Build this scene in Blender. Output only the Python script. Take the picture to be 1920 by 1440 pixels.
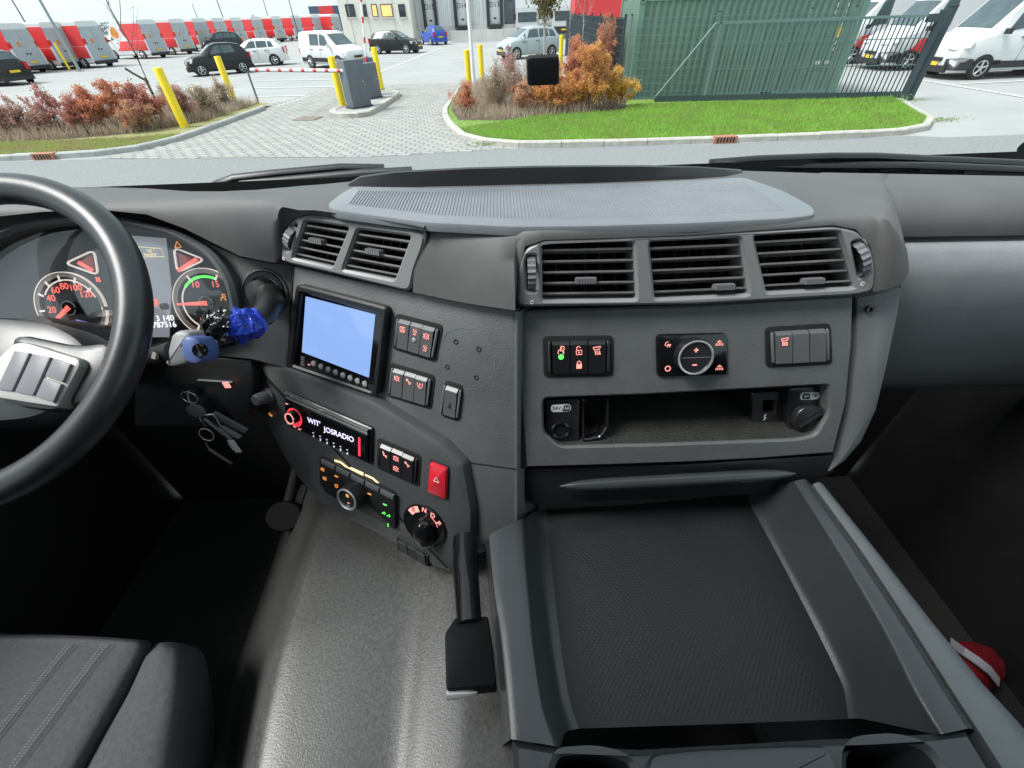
import bpy, bmesh, math, random
import numpy as np
from mathutils import Vector, Matrix

for o in list(bpy.data.objects):
    bpy.data.objects.remove(o, do_unlink=True)
SC = bpy.context.scene
COL = SC.collection
random.seed(7)
rng = np.random.default_rng(7)
rad = math.radians

# ---------------------------------------------------------------- camera
EYE = 2.42                      # eye height in the truck cab above the road
FPX = 800.0                     # focal length in pixels of a 1920 wide picture
PITCH, ROLL = rad(41.2), rad(2.2)
_f = np.array([0, math.cos(PITCH), -math.sin(PITCH)])
_r0 = np.array([1.0, 0, 0])
_u0 = np.cross(_r0, _f)
CR = math.cos(ROLL) * _r0 - math.sin(ROLL) * _u0
CU = math.sin(ROLL) * _r0 + math.cos(ROLL) * _u0
CAMPOS = np.array([0, 0, EYE])
cd = bpy.data.cameras.new('camera')
cam = bpy.data.objects.new('camera', cd)
COL.objects.link(cam)
m = Matrix.Identity(4)
for i in range(3):
    m[i][0], m[i][1], m[i][2], m[i][3] = CR[i], CU[i], -_f[i], CAMPOS[i]
cam.matrix_world = m
cd.sensor_width = 36.0
cd.sensor_fit = 'HORIZONTAL'
cd.lens = FPX / 1920 * 36
cd.clip_start = 0.01
cd.clip_end = 2000
SC.camera = cam

# ---------------------------------------------------------------- sky and sun (overcast, bright)
SUN_EL, SUN_AZ = rad(55), rad(-100)
W = bpy.data.worlds.new('World')
SC.world = W
W.use_nodes = True
nt = W.node_tree
nt.nodes.clear()
sky = nt.nodes.new('ShaderNodeTexSky')
sky.sky_type = 'NISHITA'
sky.sun_disc = False
sky.sun_elevation = SUN_EL
sky.sun_rotation = SUN_AZ
sky.air_density = 1.0
sky.dust_density = 1.5
sky.ozone_density = 1.0
hs = nt.nodes.new('ShaderNodeHueSaturation')
hs.inputs['Saturation'].default_value = 0.45
bg = nt.nodes.new('ShaderNodeBackground')
bg.inputs['Strength'].default_value = 0.085
wo = nt.nodes.new('ShaderNodeOutputWorld')
nt.links.new(sky.outputs[0], hs.inputs['Color'])
cl = nt.nodes.new('ShaderNodeMix')            # even overcast layer over the clear sky
cl.data_type = 'RGBA'
cl.inputs[0].default_value = 0.8      # overcast share
cl.inputs[7].default_value = (3.5, 4.2, 4.4, 1)
nt.links.new(hs.outputs[0], cl.inputs[6])
nt.links.new(cl.outputs[2], bg.inputs['Color'])
nt.links.new(bg.outputs[0], wo.inputs['Surface'])
sd = bpy.data.lights.new('sun', 'SUN')
sd.energy = 1.5
sd.angle = rad(25)
sd.color = (1.0, 0.98, 0.95)
so = bpy.data.objects.new('sun', sd)
COL.objects.link(so)
sdir = Vector((math.sin(SUN_AZ) * math.cos(SUN_EL), math.cos(SUN_AZ) * math.cos(SUN_EL), math.sin(SUN_EL)))
so.rotation_euler = sdir.to_track_quat('Z', 'Y').to_euler()
so.location = (0, 0, 30)
SC.view_settings.view_transform = 'Standard'
SC.view_settings.look = 'None'
SC.view_settings.gamma = 1.0
SC.view_settings.exposure = 1.75
SC.view_settings.use_curve_mapping = False
SC.cycles.max_bounces = 6
SC.cycles.transparent_max_bounces = 12
SC.cycles.caustics_reflective = False
SC.cycles.caustics_refractive = False

# ---------------------------------------------------------------- materials
MATS = {}
def mat(name, col=(.5, .5, .5), rough=.5, metal=0., bump=0., bscale=200., vary=0., vscale=8., emit=None, es=1.,
        col2=None, spec=.5, stretch=None, coat=0., detail=3.):
    """procedural principled material: noise colour variation between col and col2, noise bump"""
    if name in MATS:
        return MATS[name]
    M = bpy.data.materials.new(name)
    M.use_nodes = True
    t = M.node_tree
    b = t.nodes['Principled BSDF']
    b.inputs['Base Color'].default_value = (*col, 1)
    b.inputs['Roughness'].default_value = rough
    b.inputs['Metallic'].default_value = metal
    b.inputs['Specular IOR Level'].default_value = spec
    b.inputs['Coat Weight'].default_value = coat
    b.inputs['Coat Roughness'].default_value = .08
    tc = t.nodes.new('ShaderNodeTexCoord')
    if emit:
        b.inputs['Emission Color'].default_value = (*emit, 1)
        b.inputs['Emission Strength'].default_value = es * .5
        M.cycles.emission_sampling = 'NONE'
    if vary or col2:
        n = t.nodes.new('ShaderNodeTexNoise')
        n.inputs['Scale'].default_value = vscale
        n.inputs['Detail'].default_value = 5
        n.inputs['Roughness'].default_value = .65
        if stretch:
            mp = t.nodes.new('ShaderNodeMapping')
            mp.inputs['Scale'].default_value = stretch
            t.links.new(tc.outputs['Object'], mp.inputs[0])
            t.links.new(mp.outputs[0], n.inputs['Vector'])
        else:
            t.links.new(tc.outputs['Object'], n.inputs['Vector'])
        cr = t.nodes.new('ShaderNodeValToRGB')
        c2 = col2 or tuple(c * (1 - vary) for c in col)
        c1 = col if col2 else tuple(min(1, c * (1 + vary)) for c in col)
        cr.color_ramp.elements[0].position = .32
        cr.color_ramp.elements[1].position = .68
        cr.color_ramp.elements[0].color = (*c2, 1)
        cr.color_ramp.elements[1].color = (*c1, 1)
        t.links.new(n.outputs['Fac'], cr.inputs[0])
        t.links.new(cr.outputs[0], b.inputs['Base Color'])
        rr = t.nodes.new('ShaderNodeMapRange')
        rr.inputs['To Min'].default_value = max(0.02, rough - .08)
        rr.inputs['To Max'].default_value = min(1, rough + .08)
        t.links.new(n.outputs['Fac'], rr.inputs[0])
        t.links.new(rr.outputs[0], b.inputs['Roughness'])
    if bump:
        n2 = t.nodes.new('ShaderNodeTexNoise')
        n2.inputs['Scale'].default_value = bscale
        n2.inputs['Detail'].default_value = detail
        t.links.new(tc.outputs['Object'], n2.inputs['Vector'])
        bp = t.nodes.new('ShaderNodeBump')
        bp.inputs['Strength'].default_value = bump
        bp.inputs['Distance'].default_value = .6 / bscale
        t.links.new(n2.outputs['Fac'], bp.inputs['Height'])
        t.links.new(bp.outputs[0], b.inputs['Normal'])
    MATS[name] = M
    return M

def leafmat(name, col, col2, vscale):
    """thin leaf: diffuse and translucent, noise between two colours"""
    M = bpy.data.materials.new(name)
    M.use_nodes = True
    t = M.node_tree
    t.nodes.clear()
    tc = t.nodes.new('ShaderNodeTexCoord'); n = t.nodes.new('ShaderNodeTexNoise'); cr = t.nodes.new('ShaderNodeValToRGB')
    n.inputs['Scale'].default_value = vscale; n.inputs['Detail'].default_value = 5
    cr.color_ramp.elements[0].position = .35; cr.color_ramp.elements[1].position = .65
    cr.color_ramp.elements[0].color = (*col2, 1); cr.color_ramp.elements[1].color = (*col, 1)
    d = t.nodes.new('ShaderNodeBsdfDiffuse'); tr = t.nodes.new('ShaderNodeBsdfTranslucent'); mx = t.nodes.new('ShaderNodeMixShader'); ou = t.nodes.new('ShaderNodeOutputMaterial')
    mx.inputs[0].default_value = .45
    t.links.new(tc.outputs['Object'], n.inputs['Vector']); t.links.new(n.outputs['Fac'], cr.inputs[0])
    t.links.new(cr.outputs[0], d.inputs[0]); t.links.new(cr.outputs[0], tr.inputs[0])
    t.links.new(d.outputs[0], mx.inputs[1]); t.links.new(tr.outputs[0], mx.inputs[2]); t.links.new(mx.outputs[0], ou.inputs[0])
    MATS[name] = M
    return M

def glassmat(name, tint=(.95, .97, .96), refl=.06):
    M = bpy.data.materials.new(name)
    M.use_nodes = True
    t = M.node_tree
    t.nodes.clear()
    tr = t.nodes.new('ShaderNodeBsdfTransparent')
    tr.inputs[0].default_value = (*tint, 1)
    gl = t.nodes.new('ShaderNodeBsdfGlossy')
    gl.inputs['Roughness'].default_value = .02
    mx = t.nodes.new('ShaderNodeMixShader')
    mx.inputs[0].default_value = refl
    ou = t.nodes.new('ShaderNodeOutputMaterial')
    t.links.new(tr.outputs[0], mx.inputs[1])
    t.links.new(gl.outputs[0], mx.inputs[2])
    t.links.new(mx.outputs[0], ou.inputs[0])
    MATS[name] = M
    return M

# ---------------------------------------------------------------- objects
ROOT = {}
def thing(name, label, cat, loc=(0, 0, 0), group=None, rotz=0):
    o = bpy.data.objects.new(name, None)
    COL.objects.link(o)
    o.location = loc
    o.rotation_euler = (0, 0, rotz)
    o.empty_display_size = .05
    tag(o, label, cat, group)
    ROOT[o.name] = np.array(loc, float)
    return o
def tag(o, label, cat, group=None):
    o['label'] = label
    o['category'] = cat
    if group:
        o['group'] = group
    return o
def mk(name, verts, faces, mt, parent=None, smooth=40, kind=None):
    """one mesh object; verts in world coordinates (or in the parent thing's frame)"""
    v = np.asarray(verts, float).reshape(-1, 3)
    base = np.zeros(3)
    if parent is not None:
        base = ROOT.get(parent.name, np.zeros(3))
    me = bpy.data.meshes.new(name)
    me.from_pydata((v - base).tolist(), [], [list(map(int, f)) for f in faces])
    me.materials.append(MATS[mt] if isinstance(mt, str) else mt)
    if smooth:
        me.shade_smooth()
        me.set_sharp_from_angle(angle=rad(smooth))
    me.update()
    o = bpy.data.objects.new(name, me)
    COL.objects.link(o)
    if parent is not None:
        o.parent = parent
        ROOT[o.name] = base
    if kind:
        o['kind'] = kind
    return o
def fixn(o):
    bm = bmesh.new()
    bm.from_mesh(o.data)
    bmesh.ops.recalc_face_normals(bm, faces=bm.faces)
    bm.to_mesh(o.data)
    bm.free()
    return o

class MB:
    """collects pieces of ONE part"""
    def __init__(s): s.v, s.f = [], []
    def add(s, v, f):
        n = len(s.v)
        s.v += [tuple(map(float, p)) for p in v]
        s.f += [[int(i) + n for i in q] for q in f]
        return s
    def box(s, c, h, a=None, b=None, n=None):
        a = np.array([1, 0, 0.]) if a is None else np.asarray(a, float)
        b = np.array([0, 1, 0.]) if b is None else np.asarray(b, float)
        n = np.array([0, 0, 1.]) if n is None else np.asarray(n, float)
        c = np.asarray(c, float)
        v = [c + sx * h[0] * a + sy * h[1] * b + sz * h[2] * n for sz in (-1, 1) for sy in (-1, 1) for sx in (-1, 1)]
        return s.add(v, [(0, 2, 3, 1), (4, 5, 7, 6), (0, 1, 5, 4), (2, 6, 7, 3), (0, 4, 6, 2), (1, 3, 7, 5)])
    def tube(s, pts, r, seg=8, cap=True, flat=1.):
        pts = [np.asarray(p, float) for p in pts]
        n = len(pts)
        rs = r if hasattr(r, '__len__') else [r] * n
        up = np.array([0, 0, 1.])
        rings = []
        for i, p in enumerate(pts):
            d = pts[min(i + 1, n - 1)] - pts[max(i - 1, 0)]
            d = d / (np.linalg.norm(d) + 1e-12)
            x = np.cross(d, up)
            if np.linalg.norm(x) < 1e-3:
                x = np.cross(d, np.array([1., 0, 0]))
            x /= np.linalg.norm(x)
            y = np.cross(x, d)
            rings.append([p + rs[i] * (math.cos(2 * math.pi * k / seg) * x + flat * math.sin(2 * math.pi * k / seg) * y) for k in range(seg)])
        v = [q for rg in rings for q in rg]
        f = [(i * seg + k, i * seg + (k + 1) % seg, (i + 1) * seg + (k + 1) % seg, (i + 1) * seg + k) for i in range(n - 1) for k in range(seg)]
        if cap:
            f += [tuple(range(seg))[::-1], tuple((n - 1) * seg + k for k in range(seg))]
        return s.add(v, f)
    def build(s, name, mt, parent=None, **k): return mk(name, s.v, s.f, mt, parent, **k)

def grid(rows, closed=False):
    """rows of equal length -> verts, faces"""
    nr, nc = len(rows), len(rows[0])
    v = [p for r in rows for p in r]
    f = []
    for i in range(nr - 1):
        for k in range(nc if closed else nc - 1):
            k2 = (k + 1) % nc
            f.append((i * nc + k, i * nc + k2, (i + 1) * nc + k2, (i + 1) * nc + k))
    return v, f

def ray(x, y):
    return _f + (x - 960) / FPX * CR + (720 - y) / FPX * CU
def onY(x, y, Y):
    d = ray(x, y); return CAMPOS + d * Y / d[1]
def onZ(x, y, Z):
    """point seen at (x, y) at height Z relative to the eye"""
    d = ray(x, y); return CAMPOS + d * Z / d[2]
def gnd(x, y, z=0.):
    d = ray(x, y); return CAMPOS + d * (z - EYE) / d[2]

class Frame:
    """a real flat panel: origin, right axis a, up axis b, outward normal n"""
    def __init__(s, o, a, n):
        s.o = np.asarray(o, float); s.a = np.asarray(a, float); s.n = np.asarray(n, float)
        s.b = np.cross(s.n, s.a)
    def uv(s, x, y, h=0.):
        d = ray(x, y)
        t = ((s.o - CAMPOS) @ s.n + h) / (d @ s.n)
        q = CAMPOS + d * t - s.o
        return (q @ s.a, q @ s.b)
    def p(s, u, v, h=0.): return s.o + u * s.a + v * s.b + h * s.n
    def px(s, x, y, h=0.): return s.p(*s.uv(x, y, h), h)
    def poly(s, pts, h=0.): return [s.uv(x, y, h) for x, y in pts]

def rpoly(pts, r, seg=4):
    """round the corners of a polygon in uv"""
    out = []
    n = len(pts)
    for i in range(n):
        p0, p1, p2 = (np.array(pts[(i + k - 1) % n], float) for k in range(3))
        d0, d1 = p0 - p1, p2 - p1
        l0, l1 = np.linalg.norm(d0), np.linalg.norm(d1)
        rr = r[i] if hasattr(r, '__len__') else r
        k = min(rr, .45 * l0, .45 * l1)
        if k < 1e-6:
            out.append(tuple(p1)); continue
        A, B = p1 + d0 / l0 * k, p1 + d1 / l1 * k
        for j in range(seg + 1):
            t = j / seg
            q = (1 - t) ** 2 * A + 2 * t * (1 - t) * p1 + t * t * B
            out.append(tuple(q))
    return out
def area(p):
    return .5 * sum(p[i][0] * p[(i + 1) % len(p)][1] - p[(i + 1) % len(p)][0] * p[i][1] for i in range(len(p)))
def inset(p, d):
    n = len(p); out = []
    for i in range(n):
        p0, p1, p2 = (np.array(p[(i + k - 1) % n], float) for k in range(3))
        e0, e1 = p1 - p0, p2 - p1
        e0 /= np.linalg.norm(e0) + 1e-12; e1 /= np.linalg.norm(e1) + 1e-12
        n0, n1 = np.array([-e0[1], e0[0]]), np.array([-e1[1], e1[0]])
        b = n0 + n1; b /= np.linalg.norm(b) + 1e-12
        c = max(.4, b @ n0)
        out.append(tuple(p1 + b * d / c))
    return out
def slab_geo(fr, poly, h0, h1, bev=0.002):
    if area(poly) < 0: poly = poly[::-1]
    n = len(poly)
    bev = min(bev, abs(h1 - h0) * .9)
    rings = [[fr.p(u, v, h0) for u, v in poly], [fr.p(u, v, h1 - bev) for u, v in poly],
             [fr.p(u, v, h1 - bev * .3) for u, v in inset(poly, bev * .3)], [fr.p(u, v, h1) for u, v in inset(poly, bev)]]
    v, f = grid(rings, True)
    f.append([3 * n + i for i in range(n)])
    f.append([i for i in range(n)][::-1])
    return v, f
def slab(name, fr, poly, h0, h1, mt, parent=None, bev=.002, **k):
    v, f = slab_geo(fr, poly, h0, h1, bev)
    return mk(name, v, f, mt, parent, **k)
def plate(name, fr, outer, holes, h0, h1, mt, parent=None, bev=.002):
    """plate with openings (real holes with walls)"""
    if area(outer) < 0: outer = outer[::-1]
    holes = [h[::-1] if area(h) > 0 else h for h in holes]
    bm = bmesh.new()
    loops = [outer] + holes
    base = ROOT[parent.name] if parent else np.zeros(3)
    V3 = lambda u, v, h: Vector(fr.p(u, v, h) - base)
    es = []
    for L in loops:
        ins = inset(L, bev)
        n = len(L)
        r0 = [bm.verts.new(V3(u, v, h0)) for u, v in L]
        r1 = [bm.verts.new(V3(u, v, h1 - bev)) for u, v in L]
        r2 = [bm.verts.new(V3(u, v, h1)) for u, v in ins]
        for a, b in ((r0, r1), (r1, r2)):
            for i in range(n):
                bm.faces.new((a[i], a[(i + 1) % n], b[(i + 1) % n], b[i]))
        for i in range(n):
            es.append(bm.edges.get((r2[i], r2[(i + 1) % n])))
    bmesh.ops.triangle_fill(bm, edges=es, use_beauty=True, use_dissolve=False, normal=Vector(fr.n))
    bm.normal_update()
    for fc in bm.faces:
        pass
    me = bpy.data.meshes.new(name)
    bm.to_mesh(me); bm.free()
    me.materials.append(MATS[mt])
    me.shade_smooth(); me.set_sharp_from_angle(angle=rad(35))
    o = bpy.data.objects.new(name, me)
    COL.objects.link(o)
    if parent is not None:
        o.parent = parent; ROOT[o.name] = base
    return o
def lathe_geo(fr, u, v, prof, seg=28, eu=1., ev=1.):
    rows = []
    for r, h in prof:
        rows.append([fr.p(u + eu * r * math.cos(2 * math.pi * k / seg), v + ev * r * math.sin(2 * math.pi * k / seg), h) for k in range(seg)])
    vv, ff = grid(rows, True)
    return vv, ff
def lathe(name, fr, u, v, prof, mt, parent=None, seg=28, **k):
    vv, ff = lathe_geo(fr, u, v, prof, seg)
    return mk(name, vv, ff, mt, parent, **k)
def circ(u, v, r, n=24, eu=1., ev=1., a0=0, a1=2 * math.pi):
    full = abs(a1 - a0 - 2 * math.pi) < 1e-6
    N = n if full else n - 1
    return [(u + eu * r * math.cos(a0 + (a1 - a0) * k / N), v + ev * r * math.sin(a0 + (a1 - a0) * k / N)) for k in range(n)]
def stroke_geo(fr, pts, w, h0, h1):
    """flat printed line of width w along uv points"""
    pts = [np.array(p, float) for p in pts]
    mb = MB()
    L, R_ = [], []
    for i, p in enumerate(pts):
        d = pts[min(i + 1, len(pts) - 1)] - pts[max(i - 1, 0)]
        d /= np.linalg.norm(d) + 1e-12
        nn = np.array([-d[1], d[0]]) * w / 2
        L.append(p + nn); R_.append(p - nn)
    rows = [[fr.p(*q, h0) for q in L], [fr.p(*q, h1) for q in L], [fr.p(*q, h1) for q in R_], [fr.p(*q, h0) for q in R_]]
    v, f = grid(rows)
    return v, f
def text(name, s, fr, u, v, size, h, mt, parent, ext=.0004, align='CENTER'):
    c = bpy.data.curves.new('txt', 'FONT')
    c.body = s; c.size = size; c.align_x = align; c.align_y = 'CENTER'; c.extrude = ext
    c.resolution_u = 3
    o = bpy.data.objects.new('txt', c)
    COL.objects.link(o)
    dg = bpy.context.evaluated_depsgraph_get()
    me = bpy.data.meshes.new_from_object(o.evaluated_get(dg))
    bpy.data.objects.remove(o)
    vs = [fr.p(u + p.co.x, v + p.co.y, h + p.co.z) for p in me.vertices]
    fs = [list(p.vertices) for p in me.polygons]
    bpy.data.meshes.remove(me)
    return mk(name, vs, fs, mt, parent, smooth=0)
def copy_tree(root, loc, rotz, label, group=None):
    """copy of a thing with copies of its parts and sub-parts (shared mesh data)"""
    r = root.copy(); COL.objects.link(r)
    r.location = loc; r.rotation_euler = (0, 0, rotz); r['label'] = label
    if group: r['group'] = group
    def rec(src, dst):
        for ch in src.children:
            c = ch.copy(); COL.objects.link(c); c.parent = dst
            rec(ch, c)
    rec(root, r)
    return r
# smooth interpolation across the section
def dens(row, n=4):
    out = []
    for i in range(len(row) - 1):
        p0, p1, p2, p3 = row[max(i - 1, 0)], row[i], row[i + 1], row[min(i + 2, len(row) - 1)]
        for k in range(n):
            s = k / n
            h = 2 * p1 + (p2 - p0) * s + (2 * p0 - 5 * p1 + 4 * p2 - p3) * s * s + (3 * p1 - p0 - 3 * p2 + p3) * s ** 3
            out.append(.5 * h * .6 + .4 * (p1 * (1 - s) + p2 * s))
    out.append(row[-1]); return out
# ================================================================ CAB MATERIALS
mat('panel_grey', (.10, .106, .106), .45, bump=.6, bscale=480, vary=.2, vscale=6)
mat('pad_soft', (.095, .095, .095), .58, bump=.45, bscale=900, vary=.14, vscale=9)
mat('pad_side', (.12, .128, .132), .55, bump=.6, bscale=600, vary=.12, vscale=5)
mat('mat_rubber', (.185, .20, .217), .42, bump=.2, bscale=700, vary=.12, vscale=7)
mat('glove_lit_grey', (.235, .25, .26), .5, bump=.5, bscale=650, vary=.12, vscale=7)  # dash plastic made lighter: passenger window light put into the colour
mat('bezel_shaded', (.06, .064, .065), .4, bump=.4, bscale=700, vary=.12, vscale=9)  # darker than the fascia: shade of the down-facing bezel put into the colour
mat('vane_dark', (.02, .02, .02), .6)
mat('vent_grey', (.21, .216, .218), .38, bump=.15, bscale=900)
mat('slat_grey', (.19, .187, .18), .35, bump=.1, bscale=900, vary=.2, vscale=30)
mat('black_plastic', (.012, .012, .013), .38, bump=.2, bscale=800, vary=.15, vscale=9)
mat('black_gloss', (.008, .008, .009), .12)
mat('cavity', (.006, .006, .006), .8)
mat('switch_grey', (.095, .10, .104), .33, bump=.1, bscale=900)
mat('switch_dark', (.014, .014, .016), .3, bump=.1, bscale=900)
mat('icon_red', (.5, .16, .14), .5, emit=(1., .36, .31), es=.72)
mat('icon_orange', (.5, .2, .05), .5, emit=(1., .36, .08), es=.6)
mat('icon_green', (.05, .5, .05), .5, emit=(.12, 1., .12), es=.9)
mat('icon_white', (.8, .8, .8), .5, emit=(.9, .9, 1.), es=.8)
mat('print_white', (.75, .75, .75), .5)
mat('print_black', (.02, .02, .02), .5)
mat('gauge_red', (.5, .1, .08), .4, emit=(1., .17, .13), es=.7)
mat('gauge_white', (.8, .75, .7), .4, emit=(1., .85, .78), es=.35)
mat('gauge_ring', (.3, .25, .22), .35, metal=.4)
mat('gauge_face', (.012, .012, .013), .3, vary=.2, vscale=20)
mat('display_grey', (.2, .21, .23), .25, emit=(.62, .66, .75), es=.2)
mat('display_blue', (.2, .22, .5), .25, emit=(.3, .34, .85), es=.45)
mat('screen_lit', (.01, .012, .015), .15, emit=(.31, .50, .96), es=.58)
mat('radio_black', (.006, .006, .007), .14)
mat('radio_text', (.7, .7, .8), .4, emit=(.75, .72, 1.), es=.6)
mat('radio_red', (.5, .03, .04), .3, emit=(1., .05, .08), es=.55)
mat('hazard_red', (.62, .02, .035), .3, bump=.1, bscale=500)
mat('chrome', (.75, .75, .75), .2, metal=.75)
mat('steel', (.55, .55, .55), .3, metal=.7)
mat('ring_silver', (.55, .56, .56), .3, metal=.7)
mat('wheel_rubber', (.022, .024, .026), .34, bump=.12, bscale=700, vary=.15, vscale=10)
mat('spoke_silver', (.40, .39, .37), .42, metal=.25, bump=.1, bscale=900)
mat('button_grey', (.16, .16, .175), .45)
mat('stalk_grey', (.28, .29, .30), .4)
mat('tip_blue', (.10, .15, .36), .35)
mat('bag_black', (.006, .006, .008), .12, bump=.6, bscale=60)
mat('bag_blue', (.02, .05, .42), .16, bump=.6, bscale=60)
mat('console_grey', (.040, .044, .047), .22, bump=.3, bscale=700, vary=.12, vscale=6)
mat('console_strip', (.12, .13, .136), .38, bump=.5, bscale=500, vary=.15, vscale=9)
mat('console_floor', (.006, .0065, .0072), .5, bump=.3, bscale=500, vary=.25, vscale=12)
mat('tunnel_vinyl', (.092, .092, .088), .31, bump=.2, bscale=380, col2=(.045, .045, .042), vscale=200, detail=4)
mat('carpet', (.007, .007, .0068), .9, bump=1., bscale=300, vary=.4, vscale=25)
mat('seat_cloth', (.052, .055, .061), .85, bump=.7, bscale=700, vary=.25, vscale=160)
mat('stitch', (.32, .32, .31), .7)
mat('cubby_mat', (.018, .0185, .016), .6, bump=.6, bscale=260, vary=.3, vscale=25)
mat('pouch_red', (.17, .008, .014), .4, bump=.4, bscale=60)
mat('strap_white', (.28, .28, .31), .7, bump=.5, bscale=300)
mat('dirt_dark', (.03, .03, .03), .8)
glassmat('windscreen_glass', (.965, .98, .975), .025)
glassmat('cluster_lens', (.93, .93, .93), .06)

UP = np.array([0, 0, 1.])
# panel frames
lA = rad(22)
FA = Frame(onY(1300, 570, .5), (1, 0, 0), (0, -math.cos(lA), math.sin(lA)))
az = rad(64)
aD = np.array([math.sin(az), -math.cos(az), 0]); nh = np.array([-math.cos(az), -math.sin(az), 0])
lD = rad(20)
FD = Frame(FA.px(965, 582) + .012 * (math.cos(lD) * nh + math.sin(lD) * UP), aD, math.cos(lD) * nh + math.sin(lD) * UP)
lV = rad(14)
FVR = Frame(FA.px(1300, 572, .012), (1, 0, 0), (0, -math.cos(lV), math.sin(lV)))
FVL = Frame(FD.px(660, 528, .012), aD, math.cos(lV) * nh + math.sin(lV) * UP)
lE = rad(27)
FE = Frame(FD.px(545, 600), (1, 0, 0), (0, -math.cos(lE), math.sin(lE)))

# ================================================================ DASHBOARD
dash = thing('dashboard', 'dark grey moulded truck dashboard under the windscreen', 'dashboard', tuple(FA.o))
ZT = -.203
cols = []
def C(bx, by, cx, cy, fr, ex, ey, h=.0, cz=ZT):
    cols.append((onZ(bx, by, ZT), onZ(cx, cy, cz), fr.px(ex, ey, h)))
for a in [(-330, 385, -300, 410, -280, 480), (-100, 362, -85, 378, -60, 412), (60, 354, 70, 358, 80, 397), (180, 352, 185, 356, 190, 393), (280, 355, 280, 359, 275, 402),
          (360, 360, 355, 365, 345, 428), (420, 359, 420, 366, 405, 458), (480, 356, 485, 372, 450, 480), (525, 352, 520, 380, 515, 493)]:
    C(*a[:4], FE, *a[4:], h=.035)
for a in [(540, 351, 530, 388, 529, 480), (548, 350, 542, 390, 534, 436), (570, 348, 560, 394, 550, 409), (600, 346, 590, 394, 582, 401), (700, 336, 690, 408, 685, 416), (780, 329, 780, 423, 778, 430), (795, 328, 795, 427, 800, 440)]:
    C(*a[:4], FVL, *a[4:], h=.003)
for a in [(796, 328, 797, 415, 790, 500), (800, 327, 800, 412, 774, 548), (865, 324, 865, 414, 865, 567), (930, 320, 930, 418, 930, 577), (965, 318, 963, 422, 966, 582)]:
    C(*a[:4], FD, *a[4:], h=.014)
for a in [(968, 318, 966, 424, 970, 520), (980, 318, 980, 428, 985, 462), (1010, 317, 1010, 430, 1020, 450), (1150, 316, 1150, 427, 1150, 446), (1300, 317, 1300, 420, 1300, 440), (1450, 322, 1460, 412, 1450, 430),
          (1540, 325, 1550, 406, 1562, 422), (1580, 325, 1600, 402, 1605, 430), (1620, 325, 1636, 402, 1632, 462), (1640, 325, 1656, 408, 1641, 505)]:
    C(*a[:4], FVR, *a[4:], h=.003)
for a in [(1648, 325, 1668, 416, 1640, 547, -.205), (1655, 326, 1682, 434, 1665, 543, -.215), (1662, 326, 1695, 458, 1690, 532, -.235), (1666, 326, 1703, 490, 1702, 515, -.265)]:
    C(*a[:4], FA, *a[4:6], h=.02, cz=a[6])
b_, c_, e_ = cols[-1]
cols.append((b_ + [.01, .02, -.03], c_ + [.012, .12, -.02], e_ + [.01, .12, 0]))
rows = []
for b_, c_, e_ in cols:
    k_ = (c_[2] - e_[2]) * .22
    bk = np.array([c_[0] - e_[0], c_[1] - e_[1]]); bk /= np.linalg.norm(bk) + 1e-9
    cor = np.array([e_[0] + bk[0] * k_, e_[1] + bk[1] * k_, c_[2] + .002])
    cor = .8 * cor + .2 * (.5 * c_ + .5 * e_)
    r = [b_ + [0, .02, -.08], b_, .5 * b_ + .5 * c_ + [0, 0, .003]]
    for j in range(11):
        t = j / 10
        r.append((1 - t) ** 2 * c_ + 2 * t * (1 - t) * cor + t * t * e_)
    r.append(e_ + [0, .05, -.004])
    rows.append(r)
v, f = grid(rows)
pad = mk('top_pad', v, [q[::-1] for q in f], 'pad_soft', dash, smooth=72)

# ribbed mat in the top tray
ZM = -.198
mp = [onZ(x, y, ZM) for x, y in [(662, 348), (640, 360), (611, 383), (626, 393), (800, 416), (960, 424), (1100, 423), (1300, 417), (1480, 408), (1531, 402), (1526, 386), (1470, 356), (1395, 331), (1200, 341), (1000, 347), (800, 351)]]
FM = Frame((0, .6, EYE + ZM), (1, 0, 0), (0, 0, 1))
mpoly = rpoly([(p[0], p[1] - .6) for p in mp], .012, 3)
tray = slab('tray_mat', FM, mpoly, -.012, 0, 'mat_rubber', dash, bev=.004)
inner = inset(mpoly if area(mpoly) > 0 else mpoly[::-1], .02)
mb = MB()
xs = np.arange(min(p[0] for p in inner) + .012, max(p[0] for p in inner) - .02, .0045)
for x in xs:
    ys = []
    n_ = len(inner)
    for i in range(n_):
        p, q = inner[i], inner[(i + 1) % n_]
        if (p[0] - x) * (q[0] - x) < 0:
            ys.append(p[1] + (q[1] - p[1]) * (x - p[0]) / (q[0] - p[0]))
    if len(ys) >= 2 and max(ys) - min(ys) > .015:
        y0, y1 = min(ys) + .003, max(ys) - .003
        w = .0012
        A = [FM.p(x - w, y0, 0), FM.p(x + w, y0, 0), FM.p(x + w, y1, 0), FM.p(x - w, y1, 0)]
        B = [FM.p(x - w * .5, y0 + .002, .0011), FM.p(x + w * .5, y0 + .002, .0011), FM.p(x + w * .5, y1 - .002, .0011), FM.p(x - w * .5, y1 - .002, .0011)]
        mb.add(A + B, [(4, 5, 6, 7), (0, 1, 5, 4), (1, 2, 6, 5), (2, 3, 7, 6), (3, 0, 4, 7)])
o = mb.build('mat_ribs', 'mat_rubber', tray, smooth=0, kind='stuff')
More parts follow.
